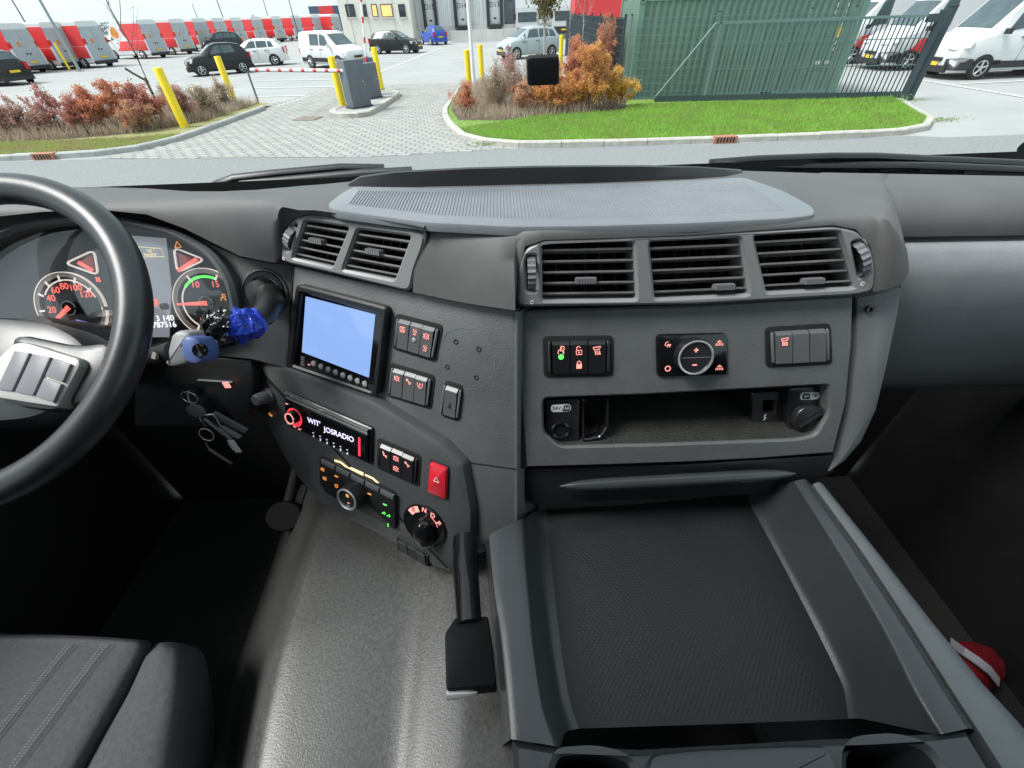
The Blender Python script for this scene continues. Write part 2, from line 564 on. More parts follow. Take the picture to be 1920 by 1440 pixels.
# raised rear lip of the tray
bot = [(655, 350), (700, 352), (780, 352), (900, 350), (1000, 347), (1100, 345), (1200, 341), (1300, 336), (1360, 331), (1392, 323)]
top = [(652, 346), (675, 333), (740, 324), (880, 317), (1000, 314), (1100, 313), (1210, 313), (1300, 315), (1365, 319), (1392, 321)]
rows = []
for (bx, by), (tx, ty) in zip(bot, top):
    p = onZ(bx, by, ZM - .004); q = onY(tx, ty, p[1] + .008)
    rows.append([p, q, q + [0, .006, .001], q + [0, .02, -.004], p + [0, .03, -.01]])
v, f = grid(rows)
mk('tray_lip', v, f, 'black_plastic', dash, smooth=50)

# ---- right centre fascia with storage slot
out = FA.poly([(966, 584), (1300, 572), (1601, 554), (1599, 640), (1588, 755), (1564, 850), (1420, 861), (1280, 868), (1130, 873), (986, 877), (976, 760)])
cub = rpoly(FA.poly([(1018, 747), (1200, 741), (1555, 722), (1554, 775), (1530, 816), (1495, 824), (1250, 833), (1050, 838), (1020, 812)]), .008, 3)
fas = plate('fascia', FA, out, [cub], -.03, 0, 'panel_grey', dash, bev=.003)
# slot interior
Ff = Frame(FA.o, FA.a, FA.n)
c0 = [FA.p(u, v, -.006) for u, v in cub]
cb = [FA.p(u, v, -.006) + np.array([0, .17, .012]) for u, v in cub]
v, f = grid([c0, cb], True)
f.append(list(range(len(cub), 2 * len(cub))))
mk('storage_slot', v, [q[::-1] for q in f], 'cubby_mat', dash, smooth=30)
# lower drawer front with grab bar
dpoly = FA.poly([(986, 880), (1280, 871), (1566, 853), (1566, 885), (1530, 905), (1480, 925), (1000, 950), (985, 930)], -.012)
drw = slab('drawer_front', FA, dpoly, -.05, -.012, 'black_plastic', dash, bev=.004)
hb = []
FH = FA
bar = []
for i in range(25):
    t = i / 24
    x = 1050 + (1492 - 1050) * t
    y = 912 - 24 * t
    r = .0085 * (1 - abs(2 * t - 1) ** 8) + .001
    bar.append((FA.px(x, y, .006), r))
mb = MB(); mb.tube([p for p, r in bar], [r for p, r in bar], 14)
mb.build('grab_bar', 'console_grey', drw, smooth=60)
# side cheek right of the fascia
ck = FA.poly([(1606, 556), (1650, 548), (1690, 535), (1701, 528), (1692, 585), (1672, 680), (1650, 770), (1622, 830), (1590, 868), (1552, 893), (1572, 850), (1594, 760), (1606, 650)], -.006)
chk = slab('side_cheek', FA, ck, -.12, -.006, 'pad_side', dash, bev=.012)
u, v_ = FA.uv(1635, 581)
lathe('screw', FA, u, v_, [(.0052, -.006), (.0052, -.002), (.003, -.002), (.003, -.0045), (0.0001, -.0045)], 'black_plastic', chk, seg=14)

# ---- left driver-facing fascia
dl = FD.poly([(549, 498), (650, 522), (776, 548), (868, 566), (964, 582), (969, 700), (970, 880), (968, 985), (930, 1030), (860, 1050), (700, 990), (560, 860), (500, 740), (538, 690)])
slab('driver_fascia', FD, dl, -.02, 0, 'panel_grey', dash, bev=.004)
# rounded end of the driver fascia
rows = []
for y in np.linspace(584, 1020, 9):
    p = FD.px(966, y)
    rows.append([p + aD * d - FD.n * (.004 - math.sqrt(max(0, .004 ** 2 - (d) ** 2))) for d in (-.001, .001, .002, .003, .0037, .004)] + [p + aD * .004 - FD.n * .1])
v, f = grid(rows)
o = mk('fascia_end', v, f, 'pad_side', dash, smooth=60)
# seam on the lower right of the fascia
v, f = stroke_geo(FD, FD.poly([(868, 866), (920, 873), (968, 880)]), .0022, 0, .0006)
mk('seam', v, f, 'cavity', dash, smooth=0)
mb = MB(); q0, q1 = FA.px(970, 582, -.001), FA.px(984, 878, -.001)
v, f = stroke_geo(FA, [FA.uv(968, 584), FA.uv(980, 878)], .007, 0, .0012); mk('seam', v, f, 'cavity', dash, smooth=0)
v, f = stroke_geo(FD, FD.poly([(550, 500), (538, 690)]), .003, 0, .0008); mk('seam', v, f, 'cavity', dash, smooth=0)
# raised lower bezel carrying the radio
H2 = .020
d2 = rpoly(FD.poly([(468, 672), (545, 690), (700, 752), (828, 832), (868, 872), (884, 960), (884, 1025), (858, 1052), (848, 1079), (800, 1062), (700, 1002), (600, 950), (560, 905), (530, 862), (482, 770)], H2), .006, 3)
bez = slab('lower_bezel', FD, d2, -.02, H2, 'bezel_shaded', dash, bev=.014)
# panel between cluster and driver fascia
lp = FE.poly([(548, 496), (515, 494), (450, 482), (405, 460), (345, 430), (398, 468), (432, 518), (448, 580), (442, 645), (330, 668), (400, 668), (470, 674), (538, 692)])
slab('column_panel', FE, lp, -.03, -.001, 'panel_grey', dash, bev=.003)
# curved top of the under-column shroud
und = FE.poly([(250, 700), (330, 665), (400, 668), (470, 676), (475, 700), (470, 780), (430, 800), (250, 800)], -.002)
slab('column_shroud', FE, und, -.06, -.002, 'black_plastic', dash, bev=.006)
v, f = stroke_geo(FE, FE.poly([(372, 712), (437, 716)], 0), .002, -.002, .003)
mk('shroud_strip', v, f, 'steel', dash, smooth=0)
# mounting holes of a removed phone holder
for x, y in [(855, 641), (898, 655), (839, 688), (893, 708)]:
    u, v_ = FD.uv(x, y)
    lathe('screw_hole', FD, u, v_, [(.0042, 0.0002), (.0036, .0009), (.0026, .0009), (.0022, .0002)], 'cavity', dash, seg=12)
u, v_ = FD.uv(874, 674)
vv, ff = stroke_geo(FD, circ(u, v_, .046, 40), .0012, 0, .0004)
mk('holder_imprint', vv, ff, 'pad_side', dash, smooth=0)

# ---- passenger side
def prow(pts): return pts
pc = []
for x in (1500, 1600, 1680, 1740, 1800, 1860, 1930, 2010, 2120):
    s = (x - 1700) / 220
    B = onZ(x + 40, 327 + 4 * s, ZT - .0006)
    Cq = onZ(x, 342 - 3 * s, ZT - .0006)
    E = onZ(x, 444 - 3 * s, ZT - .052)
    cor = np.array([E[0], E[1] - .004, Cq[2]])
    r = [B + [0, .02, -.08], B]
    for j in range(9):
        t = j / 8
        r.append((1 - t) ** 2 * Cq + 2 * t * (1 - t) * cor + t * t * E)
    r.append(E + [0, .012, -.004])
    r.append(E + [0, .014, -.012])
    pc.append((r, E, x))
v, f = grid([r for r, E, x in pc])
mk('passenger_pad', v, [q[::-1] for q in f], 'pad_soft', dash, smooth=50)
rows = []
for r, E, x in pc:
    s = (x - 1700) / 220
    y0 = E[1]
    g = []
    for (py, dy) in ((448, .012), (458, -.002), (475, -.012), (520, -.022), (580, -.020), (640, -.006), (690, .016), (716, .034), (724, .05), (728, .09)):
        g.append(onY(x, py - 4 * s, y0 + dy))
    rows.append(g)
v, f = grid(rows)
mk('glovebox_panel', v, [q[::-1] for q in f], 'glove_lit_grey', dash, smooth=50)
# closing wall under the dash
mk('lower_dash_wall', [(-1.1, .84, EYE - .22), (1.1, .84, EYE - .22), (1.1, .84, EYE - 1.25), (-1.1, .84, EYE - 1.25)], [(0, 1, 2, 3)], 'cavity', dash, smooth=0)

# ================================================================ VENTS
def vent_bank(label, fr, outline, holes, wheels, dots, tabs):
    t = thing('air_vent_bank', label, 'air vent', tuple(fr.p(*fr.uv(*outline[0]))))
    op = rpoly(fr.poly(outline), .012, 3)
    hp = [rpoly(fr.poly(h), .004, 2) for h in holes]
    wp = [rpoly(fr.poly(w), .004, 3) for w in wheels]
    plate('vent_frame', fr, op, hp + wp, -.05, .004, 'vent_grey', t, bev=.0035)
    mb = MB()
    ins = inset(op if area(op) > 0 else op[::-1], .002)
    mb.add([fr.p(u, v, -.05) for u, v in ins], [list(range(len(ins)))])
    mb.build('vent_back', 'cavity', t, smooth=0)
    for k, h in enumerate(holes):
        q = [np.array(fr.uv(*p)) for p in h]            # tl tr br bl
        rowsn = 5
        for i in range(rowsn):
            s = (i + .6) / (rowsn + .2)
            L = q[0] * (1 - s) + q[3] * s; R_ = q[1] * (1 - s) + q[2] * s
            d = R_ - L; ln = np.linalg.norm(d); d /= ln
            n2 = np.array([-d[1], d[0]])
            tilt = -.0065 + .0012 * math.sin(k * 2 + i)
            mb = MB()
            A = [fr.p(*(P + n2 * 0.0013), hh) for P, hh in ((L, -.001), (R_, -.001))] + [fr.p(*(P - n2 * .0013), -.001) for P in (R_, L)]
            B = [fr.p(*(P + n2 * (0.0013 + tilt)), -.016) for P in (L, R_)] + [fr.p(*(P + n2 * (tilt - .0013)), -.016) for P in (R_, L)]
            mb.add(A + B, [(0, 3, 2, 1), (0, 1, 5, 4), (3, 7, 6, 2), (4, 5, 6, 7)])
            sl = mb.build('slat', 'slat_grey', t, smooth=0)
            if tabs[k] and i == tabs[k][0]:
                mbt = MB()
                tc = L + d * ln * tabs[k][1]
                for g in range(7):
                    mbt.box(fr.p(*(tc + d * (g - 3) * .0036 + n2 * .003), .0), (.0014, .0034, .005), fr.a * d[0] + fr.b * d[1], fr.a * n2[0] + fr.b * n2[1], fr.n)
                mbt.box(fr.p(*(tc + n2 * .003), -.002), (.0135, .0028, .004), fr.a * d[0] + fr.b * d[1], fr.a * n2[0] + fr.b * n2[1], fr.n)
                mbt.build('vane_tab', 'button_grey', sl, smooth=0)
        for g in range(1, 6):                                # vertical vanes deep inside
            s = g / 6
            P = q[0] * (1 - s) + q[1] * s; Q = q[3] * (1 - s) + q[2] * s
            mb = MB()
            mb.add([fr.p(*P, -.024), fr.p(*Q, -.024), fr.p(*Q, -.046), fr.p(*P, -.046),
                    fr.p(P[0] + .0015, P[1], -.024), fr.p(Q[0] + .0015, Q[1], -.024), fr.p(Q[0] + .0015, Q[1], -.046), fr.p(P[0] + .0015, P[1], -.046)],
                   [(0, 1, 2, 3), (7, 6, 5, 4), (0, 4, 5, 1)])
            mb.build('rear_vane', 'vane_dark', t, smooth=0)
    for w in wheels:
        q = [np.array(fr.uv(*p)) for p in w]
        cen = sum(q) / 4
        hgt = np.linalg.norm(q[0] - q[3]); wid = np.linalg.norm(q[0] - q[1])
        up = (q[0] - q[3]) / hgt
        sd_ = np.array([up[1], -up[0]])
        A3 = fr.a * sd_[0] + fr.b * sd_[1]; U3 = fr.a * up[0] + fr.b * up[1]
        R0 = hgt * .52
        rows = []
        for g in range(40):
            a = 2 * math.pi * g / 40
            rr = R0 * (1 if g % 2 else .93)
            c = fr.p(*cen, -.45 * R0) + math.sin(a) * rr * U3 + math.cos(a) * rr * fr.n
            rows.append([c - A3 * wid * .38, c + A3 * wid * .38])
        rows.append(rows[0])
        v, f = grid(rows)
        mk('thumbwheel', v, f, 'button_grey', t, smooth=0)
    for x, y in dots:
        u, v_ = fr.uv(x, y)
        vv, ff = stroke_geo(fr, circ(u, v_, .0022, 9), .0012, .004, .0046)
        mk('vent_mark', vv, ff, 'print_white', t, smooth=0)
    return t
vent_bank('long bank of three slatted air vents above the right fascia', FVR,
          [(968, 574), (970, 500), (984, 463), (1020, 451), (1300, 440), (1562, 423), (1606, 431), (1632, 462), (1641, 505), (1636, 545), (1600, 553), (1300, 570)],
          [[(1016, 457), (1186, 453), (1192, 560), (1017, 562)], [(1217, 453), (1385, 446), (1402, 551), (1227, 559)], [(1412, 442), (1568, 433), (1600, 538), (1436, 547)]],
          [[(986, 478), (1006, 478), (1006, 545), (987, 546)], [(1594, 452), (1614, 450), (1628, 518), (1607, 520)]], [(997, 565), (1613, 531)], [(3, .47), (4, .75), (4, .55)])
vent_bank('short pair of slatted air vents above the monitor', FVL,
          [(529, 485), (533, 438), (550, 410), (582, 402), (685, 417), (778, 431), (801, 441), (796, 465), (780, 505), (772, 547), (700, 530), (600, 506), (545, 494)],
          [[(576, 414), (656, 426), (626, 500), (552, 483)], [(674, 430), (772, 443), (742, 524), (646, 505)]],
          [[(549, 424), (560, 418), (545, 470), (537, 470)]], [(536, 484)], [(2, .42), (2, .45)])

# ================================================================ SWITCH BLOCKS
def icon(fr, kind, u, v, s, h, mt, par):
    mb = MB()
    def st(p, w=.09): mb.add(*stroke_geo(fr, [(u + s * x, v + s * y) for x, y in p], s * w, h, h + .0004))
    if kind == 'lock':
        for k in range(2): st([(-.32, -.05 - .25 * k), (.32, -.05 - .25 * k)], .3)
        st([(-.22, .05), (-.22, .3), (0, .5), (.22, .3), (.22, .05)])
    elif kind == 'unlock':
        st([(-.32, .05), (.32, .05), (.32, -.45), (-.32, -.45), (-.32, .05)]); st([(0, -.1), (0, -.3)], .15)
        st([(-.25, .05), (-.3, .4), (-.05, .55), (.15, .35)])
    elif kind == 'person':
        st([(.0, .5), (.05, .35)], .25); st([(0, .3), (-.05, -.05), (.25, -.05), (.3, -.45)], .16); st([(-.35, -.45), (-.3, .0), (-.05, .1)]); st([(.2, .5), (.4, .3)]); st([(.2, .2), (.45, .1)])
    elif kind == 'lamp':
        st([(-.5, .4), (.4, .5), (.25, .2), (-.35, .1), (-.5, .4)])
        for k in range(3): st([(-.25 + .25 * k, .0), (-.15 + .25 * k, -.5)], .12)
    elif kind == 'sun':
        st([(-.3, .05), (0, .3), (.3, .05), (-.3, .05)])
        for k in range(5): st([(-.4 + .2 * k, -.1), (-.5 + .25 * k, -.45)], .09)
    elif kind == 'circle':
        st([(.4 * math.cos(a), .4 * math.sin(a)) for a in np.linspace(0, 6.2832, 12)], .14)
    elif kind == 'ring':
        st([(.32 * math.cos(a), .4 * math.sin(a)) for a in np.linspace(0, 6.2832, 12)]); st([(.35, .0), (.5, .3)]); st([(.35, -.2), (.5, -.4)]); st([(-.5, .35), (-.35, 0), (-.5, -.35)]); st([(-.1, .1), (.1, -.1)])
    elif kind == 'screen':
        st([(-.45, .4), (.4, .4), (.4, -.15), (-.45, -.15), (-.45, .4)]); st([(-.2, .3), (.15, -.05)]); st([(.15, .3), (-.1, 0)]); st([(-.45, -.35), (.4, -.35)])
    elif kind == 'slip':
        st([(-.1, .5), (-.3, .2), (0, .1), (-.2, -.2)]); st([(.3, .5), (.1, .25), (.35, .1), (.1, -.2)]); st([(-.3, -.4), (.3, -.35)])
    elif kind == 'axle':
        st([(-.4, .3), (-.1, .1)], .3); st([(-.1, .1), (.2, -.2)]); st([(.1, -.1), (.45, -.3)], .2); st([(.2, -.2), (.1, -.5)])
    elif kind == 'plus': st([(-.4, 0), (.4, 0)], .18); st([(0, .4), (0, -.4)], .18)
    elif kind == 'minus': st([(-.4, 0), (.4, 0)], .2)
    elif kind == 'moon': st([(.1, .4), (-.25, .25), (-.3, -.1), (0, -.2)]); st([(0, -.05), (.5, -.05)], .2); st([(.1, -.2), (.05, -.4)]); st([(.35, -.2), (.4, -.4)])
    elif kind == 'tri': st([(-.45, -.35), (0, .45), (.45, -.35), (-.45, -.35)], .14)
    elif kind == 'bolt': st([(.1, .5), (-.15, .05), (.15, -.05), (-.1, -.5)], .16)
    elif kind == 'fan': st([(-.3, .3), (.3, -.3)], .3); st([(-.3, -.3), (.3, .3)], .2)
    elif kind == 'seat': st([(-.3, .5), (-.1, -.2), (.35, -.2), (.3, -.5)], .22)
    elif kind == 'tc': st([(-.5, .3), (-.35, -.2), (-.1, -.45), (.2, -.45), (.45, -.1), (.45, .4)]); st([(-.15, .2), (.15, .2)]); st([(0, .2), (-.05, -.2)])
    elif kind == 'arrow': st([(-.5, -.2), (.1, .1)], .2); st([(0, .4), (.4, .1), (.1, -.3)], .16)
    elif kind == 'tool': st([(-.15, .4), (.2, .3), (.0, 0), (.3, -.4)], .14); st([(-.3, -.4), (.1, -.05)], .14)
    elif kind == 'bar': st([(-.5, 0), (.5, 0)], .3)
    o = mb.build('symbol', mt, par, smooth=0)
    return o
def sw_block(name, label, fr, quad, n, icons, base=.0, sw='switch_grey', frame_mt='black_plastic', group=None):
    q = [np.array(fr.uv(*p, base + .006)) for p in quad]  # tl tr br bl
    cen = sum(q) / 4
    t = thing(name, label, 'switch', tuple(fr.p(*cen, base)), group)
    out = rpoly([tuple(p) for p in q], .008, 4)
    ins = inset(out if area(out) > 0 else out[::-1], .0042)
    slab('switch_frame', fr, out, base - .004, base + .0016, 'cavity', t, bev=.0012)
    for i in range(n):
        m0, m1 = (.12, .88) if n > 1 else (.17, .83)
        s0 = m0 + (m1 - m0) * i / n; s1 = m0 + (m1 - m0) * (i + 1) / n
        T0 = q[0] * (1 - s0) + q[1] * s0; T1 = q[0] * (1 - s1) + q[1] * s1
        B0 = q[3] * (1 - s0) + q[2] * s0; B1 = q[3] * (1 - s1) + q[2] * s1
        k = .11
        c = [T0 * (1 - k) + B0 * k, T1 * (1 - k) + B1 * k, T1 * k + B1 * (1 - k), T0 * k + B0 * (1 - k)]
        g = (c[1] - c[0]); g = g / np.linalg.norm(g) * .0007
        c = [c[0] + g, c[1] - g, c[2] - g, c[3] + g]
        # rocker: slightly tilted key with a chamfered top
        mb = MB()
        z0, zt, zb = base + .001, base + .0085 - .001 * (i % 2), base + .0055
        k2 = .10
        pts = [c[0], c[1], c[1] * (1 - k2) + c[2] * k2, c[2], c[3], c[0] * (1 - k2) + c[3] * k2]
        hs_ = [zt - .0045, zt - .0045, zt, zb, zb, zt]
        vb = [fr.p(*p, z0) for p in pts]; vt = [fr.p(*p, hh) for p, hh in zip(pts, hs_)]
        mb.add(vb + vt, [(6, 7, 8, 11)[::-1], (11, 8, 9, 10)[::-1]] + [(j, (j + 1) % 6, (j + 1) % 6 + 6, j + 6)[::-1] for j in range(6)])
        key = fixn(mb.build('rocker', sw, t, smooth=30))
        for (ic, yy, mt_) in icons[i] if i < len(icons) else []:
            P = (c[0] + c[1]) / 2 * (1 - yy) + (c[3] + c[2]) / 2 * yy
            wsz = np.linalg.norm(c[1] - c[0])
            hh = zt + (zb - zt) * max(0, yy - k2) / (1 - k2) + .0006
            if ic == 'led':
                lathe('status_lamp', fr, P[0], P[1], [(.0038, hh - .001), (.0038, hh + .0003), (.0024, hh + .0012), (0.0001, hh + .0014)], mt_, key, seg=14)
            else:
                icon(fr, ic, P[0], P[1], wsz * .5, hh, mt_, key)
    for s_ in (.085, .915):                      # rounded side cheeks
        T = q[0] * (1 - s_) + q[1] * s_; B = q[3] * (1 - s_) + q[2] * s_
        mb = MB()
        mb.tube([fr.p(*(T * .88 + B * .12), base + .003), fr.p(*(T * .85 + B * .15), base + .004), fr.p(*(T * .15 + B * .85), base + .004), fr.p(*(T * .12 + B * .88), base + .003)], [.001, .0022, .0022, .001], 8)
        mb.build('end_rail', sw, t, smooth=50)
    return t
R_ = 'icon_red'
sw_block('switch_block', 'three-key switch block with glowing green lamp and red padlock symbols', FA, [(1018, 632), (1152, 630), (1152, 708), (1020, 710)], 3,
         [[('person', .25, R_), ('led', .46, 'icon_green')], [('unlock', .28, R_), ('lock', .72, R_)], [('lamp', .28, R_)]], sw='switch_dark')
sw_block('switch_block', 'three grey rocker keys at the far right of the fascia, one red symbol', FA, [(1438, 615), (1563, 607), (1566, 685), (1440, 692)], 3, [[('lamp', .3, R_)], [], []])
sw_block('switch_block', 'upper three-key switch block right beside the monitor, by the screw holes', FD, [(738, 588), (828, 611), (815, 682), (732, 656)], 3, [[('screen', .3, R_)], [('slip', .28, R_), ('led', .55, 'stalk_grey')], [('ring', .3, R_), ('slip', .72, R_)]])
sw_block('switch_block', 'second three-key switch block below the first, beside the small grey single switch', FD, [(728, 681), (813, 706), (806, 771), (721, 745)], 3, [[('ring', .28, R_)], [('axle', .28, R_)], [('tc', .28, R_)]])
sw_block('blank_switch', 'single grey key with embossed dark figure at lower right of driver fascia', FD, [(831, 714), (866, 725), (858, 794), (822, 782)], 1, [[('tool', .6, 'cavity')]])
sw_block('switch_block', 'three dark keys with red symbols between radio and hazard button', FD, [(704, 822), (787, 857), (783, 917), (702, 880)], 3, [[('seat', .3, R_)], [('ring', .28, R_), ('ring', .7, R_)], [('axle', .3, R_)]], base=H2, sw='switch_dark')
sw_block('blank_switch', 'row of blank cover keys along the bottom edge of the lower bezel', FD, [(738, 1003), (806, 1042), (806, 1069), (742, 1032)], 3, [], base=H2 - .003, sw='switch_dark')
# hazard button
q = [FD.uv(x, y, H2 + .008) for x, y in [(804, 868), (836, 881), (834, 938), (800, 924)]]
t = thing('hazard_button', 'bright red hazard warning button on the lower bezel', 'button', tuple(FD.p(*q[0], H2)))
k = slab('button_cap', FD, rpoly(q, .004, 3), H2 - .004, H2 + .008, 'hazard_red', t, bev=.004)
cu, cv = np.mean(q, axis=0)
icon(FD, 'tri', cu, cv + .004, .011, H2 + .0084, 'print_white', k)
slab('button_frame', FD, rpoly(inset(q if area(q) > 0 else q[::-1], -.003), .005, 3), H2 - .004, H2 + .0012, 'black_plastic', t, bev=.001)
# interior lamp rotary block
q = [FA.uv(x, y, .003) for x, y in [(1230, 627), (1363, 624), (1365, 703), (1232, 707)]]
t = thing('lamp_control', 'black lamp control block with silver-ringed round plus and minus knob', 'switch', tuple(FA.p(*q[0])))
slab('control_plate', FA, rpoly(q, .008, 4), -.004, .004, 'black_gloss', t, bev=.002)
u, v_ = FA.uv(1300, 668, .01)
kn = lathe('knob', FA, u, v_, [(.026, .003), (.025, .014), (.0245, .018), (.0215, .018), (.0205, .0165), (.0001, .0165)], 'switch_dark', t, seg=40)
lathe('knob_ring', FA, u, v_, [(.0245, .0175), (.0245, .0192), (.0235, .0198), (.0218, .0192), (.0215, .0172)], 'ring_silver', kn, seg=40)
icon(FA, 'plus', u, v_ + .0105, .008, .0168, R_, kn); icon(FA, 'minus', u, v_ - .0105, .008, .0168, R_, kn)
v, f = stroke_geo(FA, [(u - .02, v_), (u + .02, v_)], .0005, .0166, .0168); mk('knob_split', v, f, 'stalk_grey', kn, smooth=0)
for ic, x, y in [('moon', 1251, 646), ('sun', 1349, 642), ('circle', 1252, 691), ('sun', 1349, 688)]:
    uu, vv = FA.uv(x, y, .004); icon(FA, ic, uu, vv, .010 if ic != 'circle' else .009, .0042, R_, t)

# sockets inside the storage slot
t = thing('power_socket', 'round 24 volt socket with white label at left end of the slot', 'socket', tuple(FA.px(1050, 800, -.01)))
q = FA.poly([(1022, 750), (1088, 748), (1086, 834), (1052, 836), (1024, 815)], -.012)
pl_ = slab('socket_plate', FA, rpoly(q, .006, 3), -.05, -.012, 'black_plastic', t, bev=.002)
u, v_ = FA.uv(1051, 808, -.008)
lathe('socket_rim', FA, u, v_, [(.0145, -.013), (.0145, -.009), (.0125, -.0075), (.0105, -.009), (.0098, -.03), (.0001, -.03)], 'black_gloss', t, seg=24)
u, v_ = FA.uv(1052, 766, -.01)
lb = slab('label_plate', FA, rpoly([(u - .015, v_ - .006), (u + .015, v_ - .006), (u + .015, v_ + .006), (u - .015, v_ + .006)], .006, 5), -.012, -.011, 'print_white', t, bev=.0002)
text('label_text', '24V', FA, u - .0065, v_, .008, -.0109, 'print_black', lb)
slab('label_badge', FA, rpoly([(u + .001, v_ - .0048), (u + .0135, v_ - .0048), (u + .0135, v_ + .0048), (u + .004, v_ + .0048)], .003, 3), -.011, -.0106, 'print_black', lb, bev=.0001)
text('label_text', '15A', FA, u + .0075, v_, .0062, -.0105, 'print_white', lb)
t = thing('pocket_insert', 'dark pen pocket beside the 24 volt socket', 'pocket', tuple(FA.px(1115, 790, -.01)))
q = FA.poly([(1092, 748), (1143, 746), (1143, 800), (1130, 822), (1092, 832)], -.01)
hq = rpoly(FA.poly([(1097, 754), (1138, 752), (1137, 800), (1125, 818), (1097, 824)], -.01), .004, 3)
plate('pocket_frame', FA, rpoly(q, .004, 3), [hq], -.045, -.01, 'black_gloss', t, bev=.002)
t = thing('power_socket', 'capped round 12 volt socket with white label at right end of the slot', 'socket', tuple(FA.px(1518, 785, -.01)))
q = FA.poly([(1478, 728), (1552, 724), (1551, 778), (1530, 812), (1480, 818)], -.02)
slab('socket_plate', FA, rpoly(q, .006, 3), -.06, -.02, 'black_plastic', t, bev=.002)
u, v_ = FA.uv(1519, 787, -.008)
cp = lathe('socket_cap', FA, u, v_, [(.0225, -.022), (.0225, -.012), (.021, -.010), (.0001, -.0085)], 'switch_dark', t, seg=30)
mb = MB(); mb.box(FA.p(u, v_, -.007), (.018, .0012, .003), FA.a * .8 + FA.b * .6, FA.b * .8 - FA.a * .6, FA.n); mb.build('cap_grip', 'switch_dark', cp)
u, v_ = FA.uv(1520, 743, -.018)
lb = slab('label_plate', FA, rpoly([(u - .0145, v_ - .006), (u + .0145, v_ - .006), (u + .0145, v_ + .006), (u - .0145, v_ + .006)], .006, 5), -.02, -.019, 'print_white', t, bev=.0002)
slab('label_badge', FA, rpoly([(u - .012, v_ - .0048), (u + .001, v_ - .0048), (u - .002, v_ + .0048), (u - .012, v_ + .0048)], .003, 3), -.019, -.0186, 'print_black', lb, bev=.0001)
text('label_text', '5A', FA, u - .006, v_, .0065, -.0185, 'print_white', lb)
text('label_text', 'V', FA, u + .008, v_, .007, -.0189, 'print_black', lb)
t = thing('usb_socket', 'recessed charging socket with small white bolt mark inside the slot', 'socket', tuple(FA.px(1440, 780, -.03)))
q = FA.poly([(1410, 736), (1472, 732), (1472, 812), (1412, 816)], -.035)
hq = FA.poly([(1432, 752), (1452, 751), (1452, 772), (1432, 773)], -.035)
plate('socket_plate', FA, rpoly(q, .005, 3), [rpoly(hq, .002, 2)], -.07, -.035, 'black_plastic', t, bev=.002)
u, v_ = FA.uv(1434, 782, -.035); icon(FA, 'bolt', u, v_, .010, -.0348, 'print_white', t)

# ================================================================ MONITOR
t = thing('dash_monitor', 'square reversing monitor with lit pale blue screen', 'monitor', tuple(FD.px(640, 640)))
q = [(555, 532), (727, 577), (709, 744), (534, 690)]
op = rpoly(FD.poly(q, .012), .010, 4)
ip = rpoly(FD.poly([(564, 548), (716, 590), (698, 735), (549, 684)], .012), .004, 3)
plate('monitor_housing', FD, op, [ip], -.004, .014, 'black_plastic', t, bev=.003)
bz = slab('monitor_bezel', FD, rpoly(FD.poly([(562, 546), (718, 588), (700, 737), (547, 686)], .005), .004, 2), -.004, .004, 'radio_black', t, bev=.001)
slab('lit_screen', FD, FD.poly([(573, 556), (703, 590), (691, 708), (566, 660)], .005), .004, .0052, 'screen_lit', t, bev=.0003)
for i in range(8):
    s = i / 7
    x, y = 588 + (684 - 588) * s, 682 + (720 - 682) * s
    u, v_ = FD.uv(x, y, .005)
    lathe('monitor_button', FD, u, v_, [(.0052, .003), (.0052, .0058), (.004, .0066), (.0001, .0066)], 'stalk_grey', t, seg=14)
u, v_ = FD.uv(579, 684, .005)
icon(FD, 'bar', u, v_, .005, .0045, R_, t)
for k in range(4):
    u, v_ = FD.uv(567, 670 + 4.5 * k, .005); icon(FD, 'bar', u, v_, .009, .0045, 'button_grey', t)

# ================================================================ RADIO
t = thing('car_radio', 'black car radio with red-lit knob and white station text', 'radio', tuple(FD.px(610, 800)))
q = [(529, 734), (694, 806), (692, 874), (530, 797)]
op = rpoly(FD.poly(q, H2 + .01), .003, 2)
ip = rpoly(FD.poly([(534, 745), (690, 814), (687, 868), (534, 795)], H2 + .01), .002, 2)
plate('radio_sleeve', FD, op, [ip], H2 - .004, H2 + .006, 'switch_dark', t, bev=.002)
hR = H2 + .012
fp = slab('radio_front', FD, rpoly(FD.poly([(536, 748), (688, 816), (686, 866), (536, 793)], hR), .002, 2), H2 - .004, hR, 'radio_black', t, bev=.002)
v, f = stroke_geo(FD, FD.poly([(534, 737), (607, 770)], H2 + .006), .003, H2 + .004, H2 + .0075); mk('trim_strip', v, f, 'chrome', t, smooth=0)
v, f = stroke_geo(FD, FD.poly([(607, 770), (690, 807)], H2 + .006), .003, H2 + .004, H2 + .0075); mk('trim_strip', v, f, 'steel', t, smooth=0)
v, f = stroke_geo(FD, FD.poly([(536, 745), (688, 813)], hR), .0035, hR - .001, hR + .0004); mk('trim_strip', v, f, 'steel', t, smooth=0)
u, v_ = FD.uv(547, 783, hR + .008)
vv, ff = lathe_geo(FD, *FD.uv(552, 783, hR), [(.019, hR - .001), (.018, hR + .0006), (.0001, hR + .0006)], 24); mk('knob_glow', vv, ff, 'radio_red', t)
kn = lathe('volume_knob', FD, u, v_, [(.0125, hR), (.0115, hR + .012), (.0105, hR + .013), (.0001, hR + .013)], 'radio_black', t, seg=28)
vv, ff = stroke_geo(FD, circ(u, v_, .0098, 28), .0022, hR + .013, hR + .0136); mk('knob_ring', vv, ff, 'icon_red', kn, smooth=0)
u0, v0 = FD.uv(617, 806, hR)
text('display_text', "WIT'", FD, u0 - .034, v0 + .004, .0145, hR + .0003, 'radio_text', t)
text('display_text', 'JOSRADIO', FD, u0 + .022, v0 - .002, .0145, hR + .0003, 'radio_text', t)
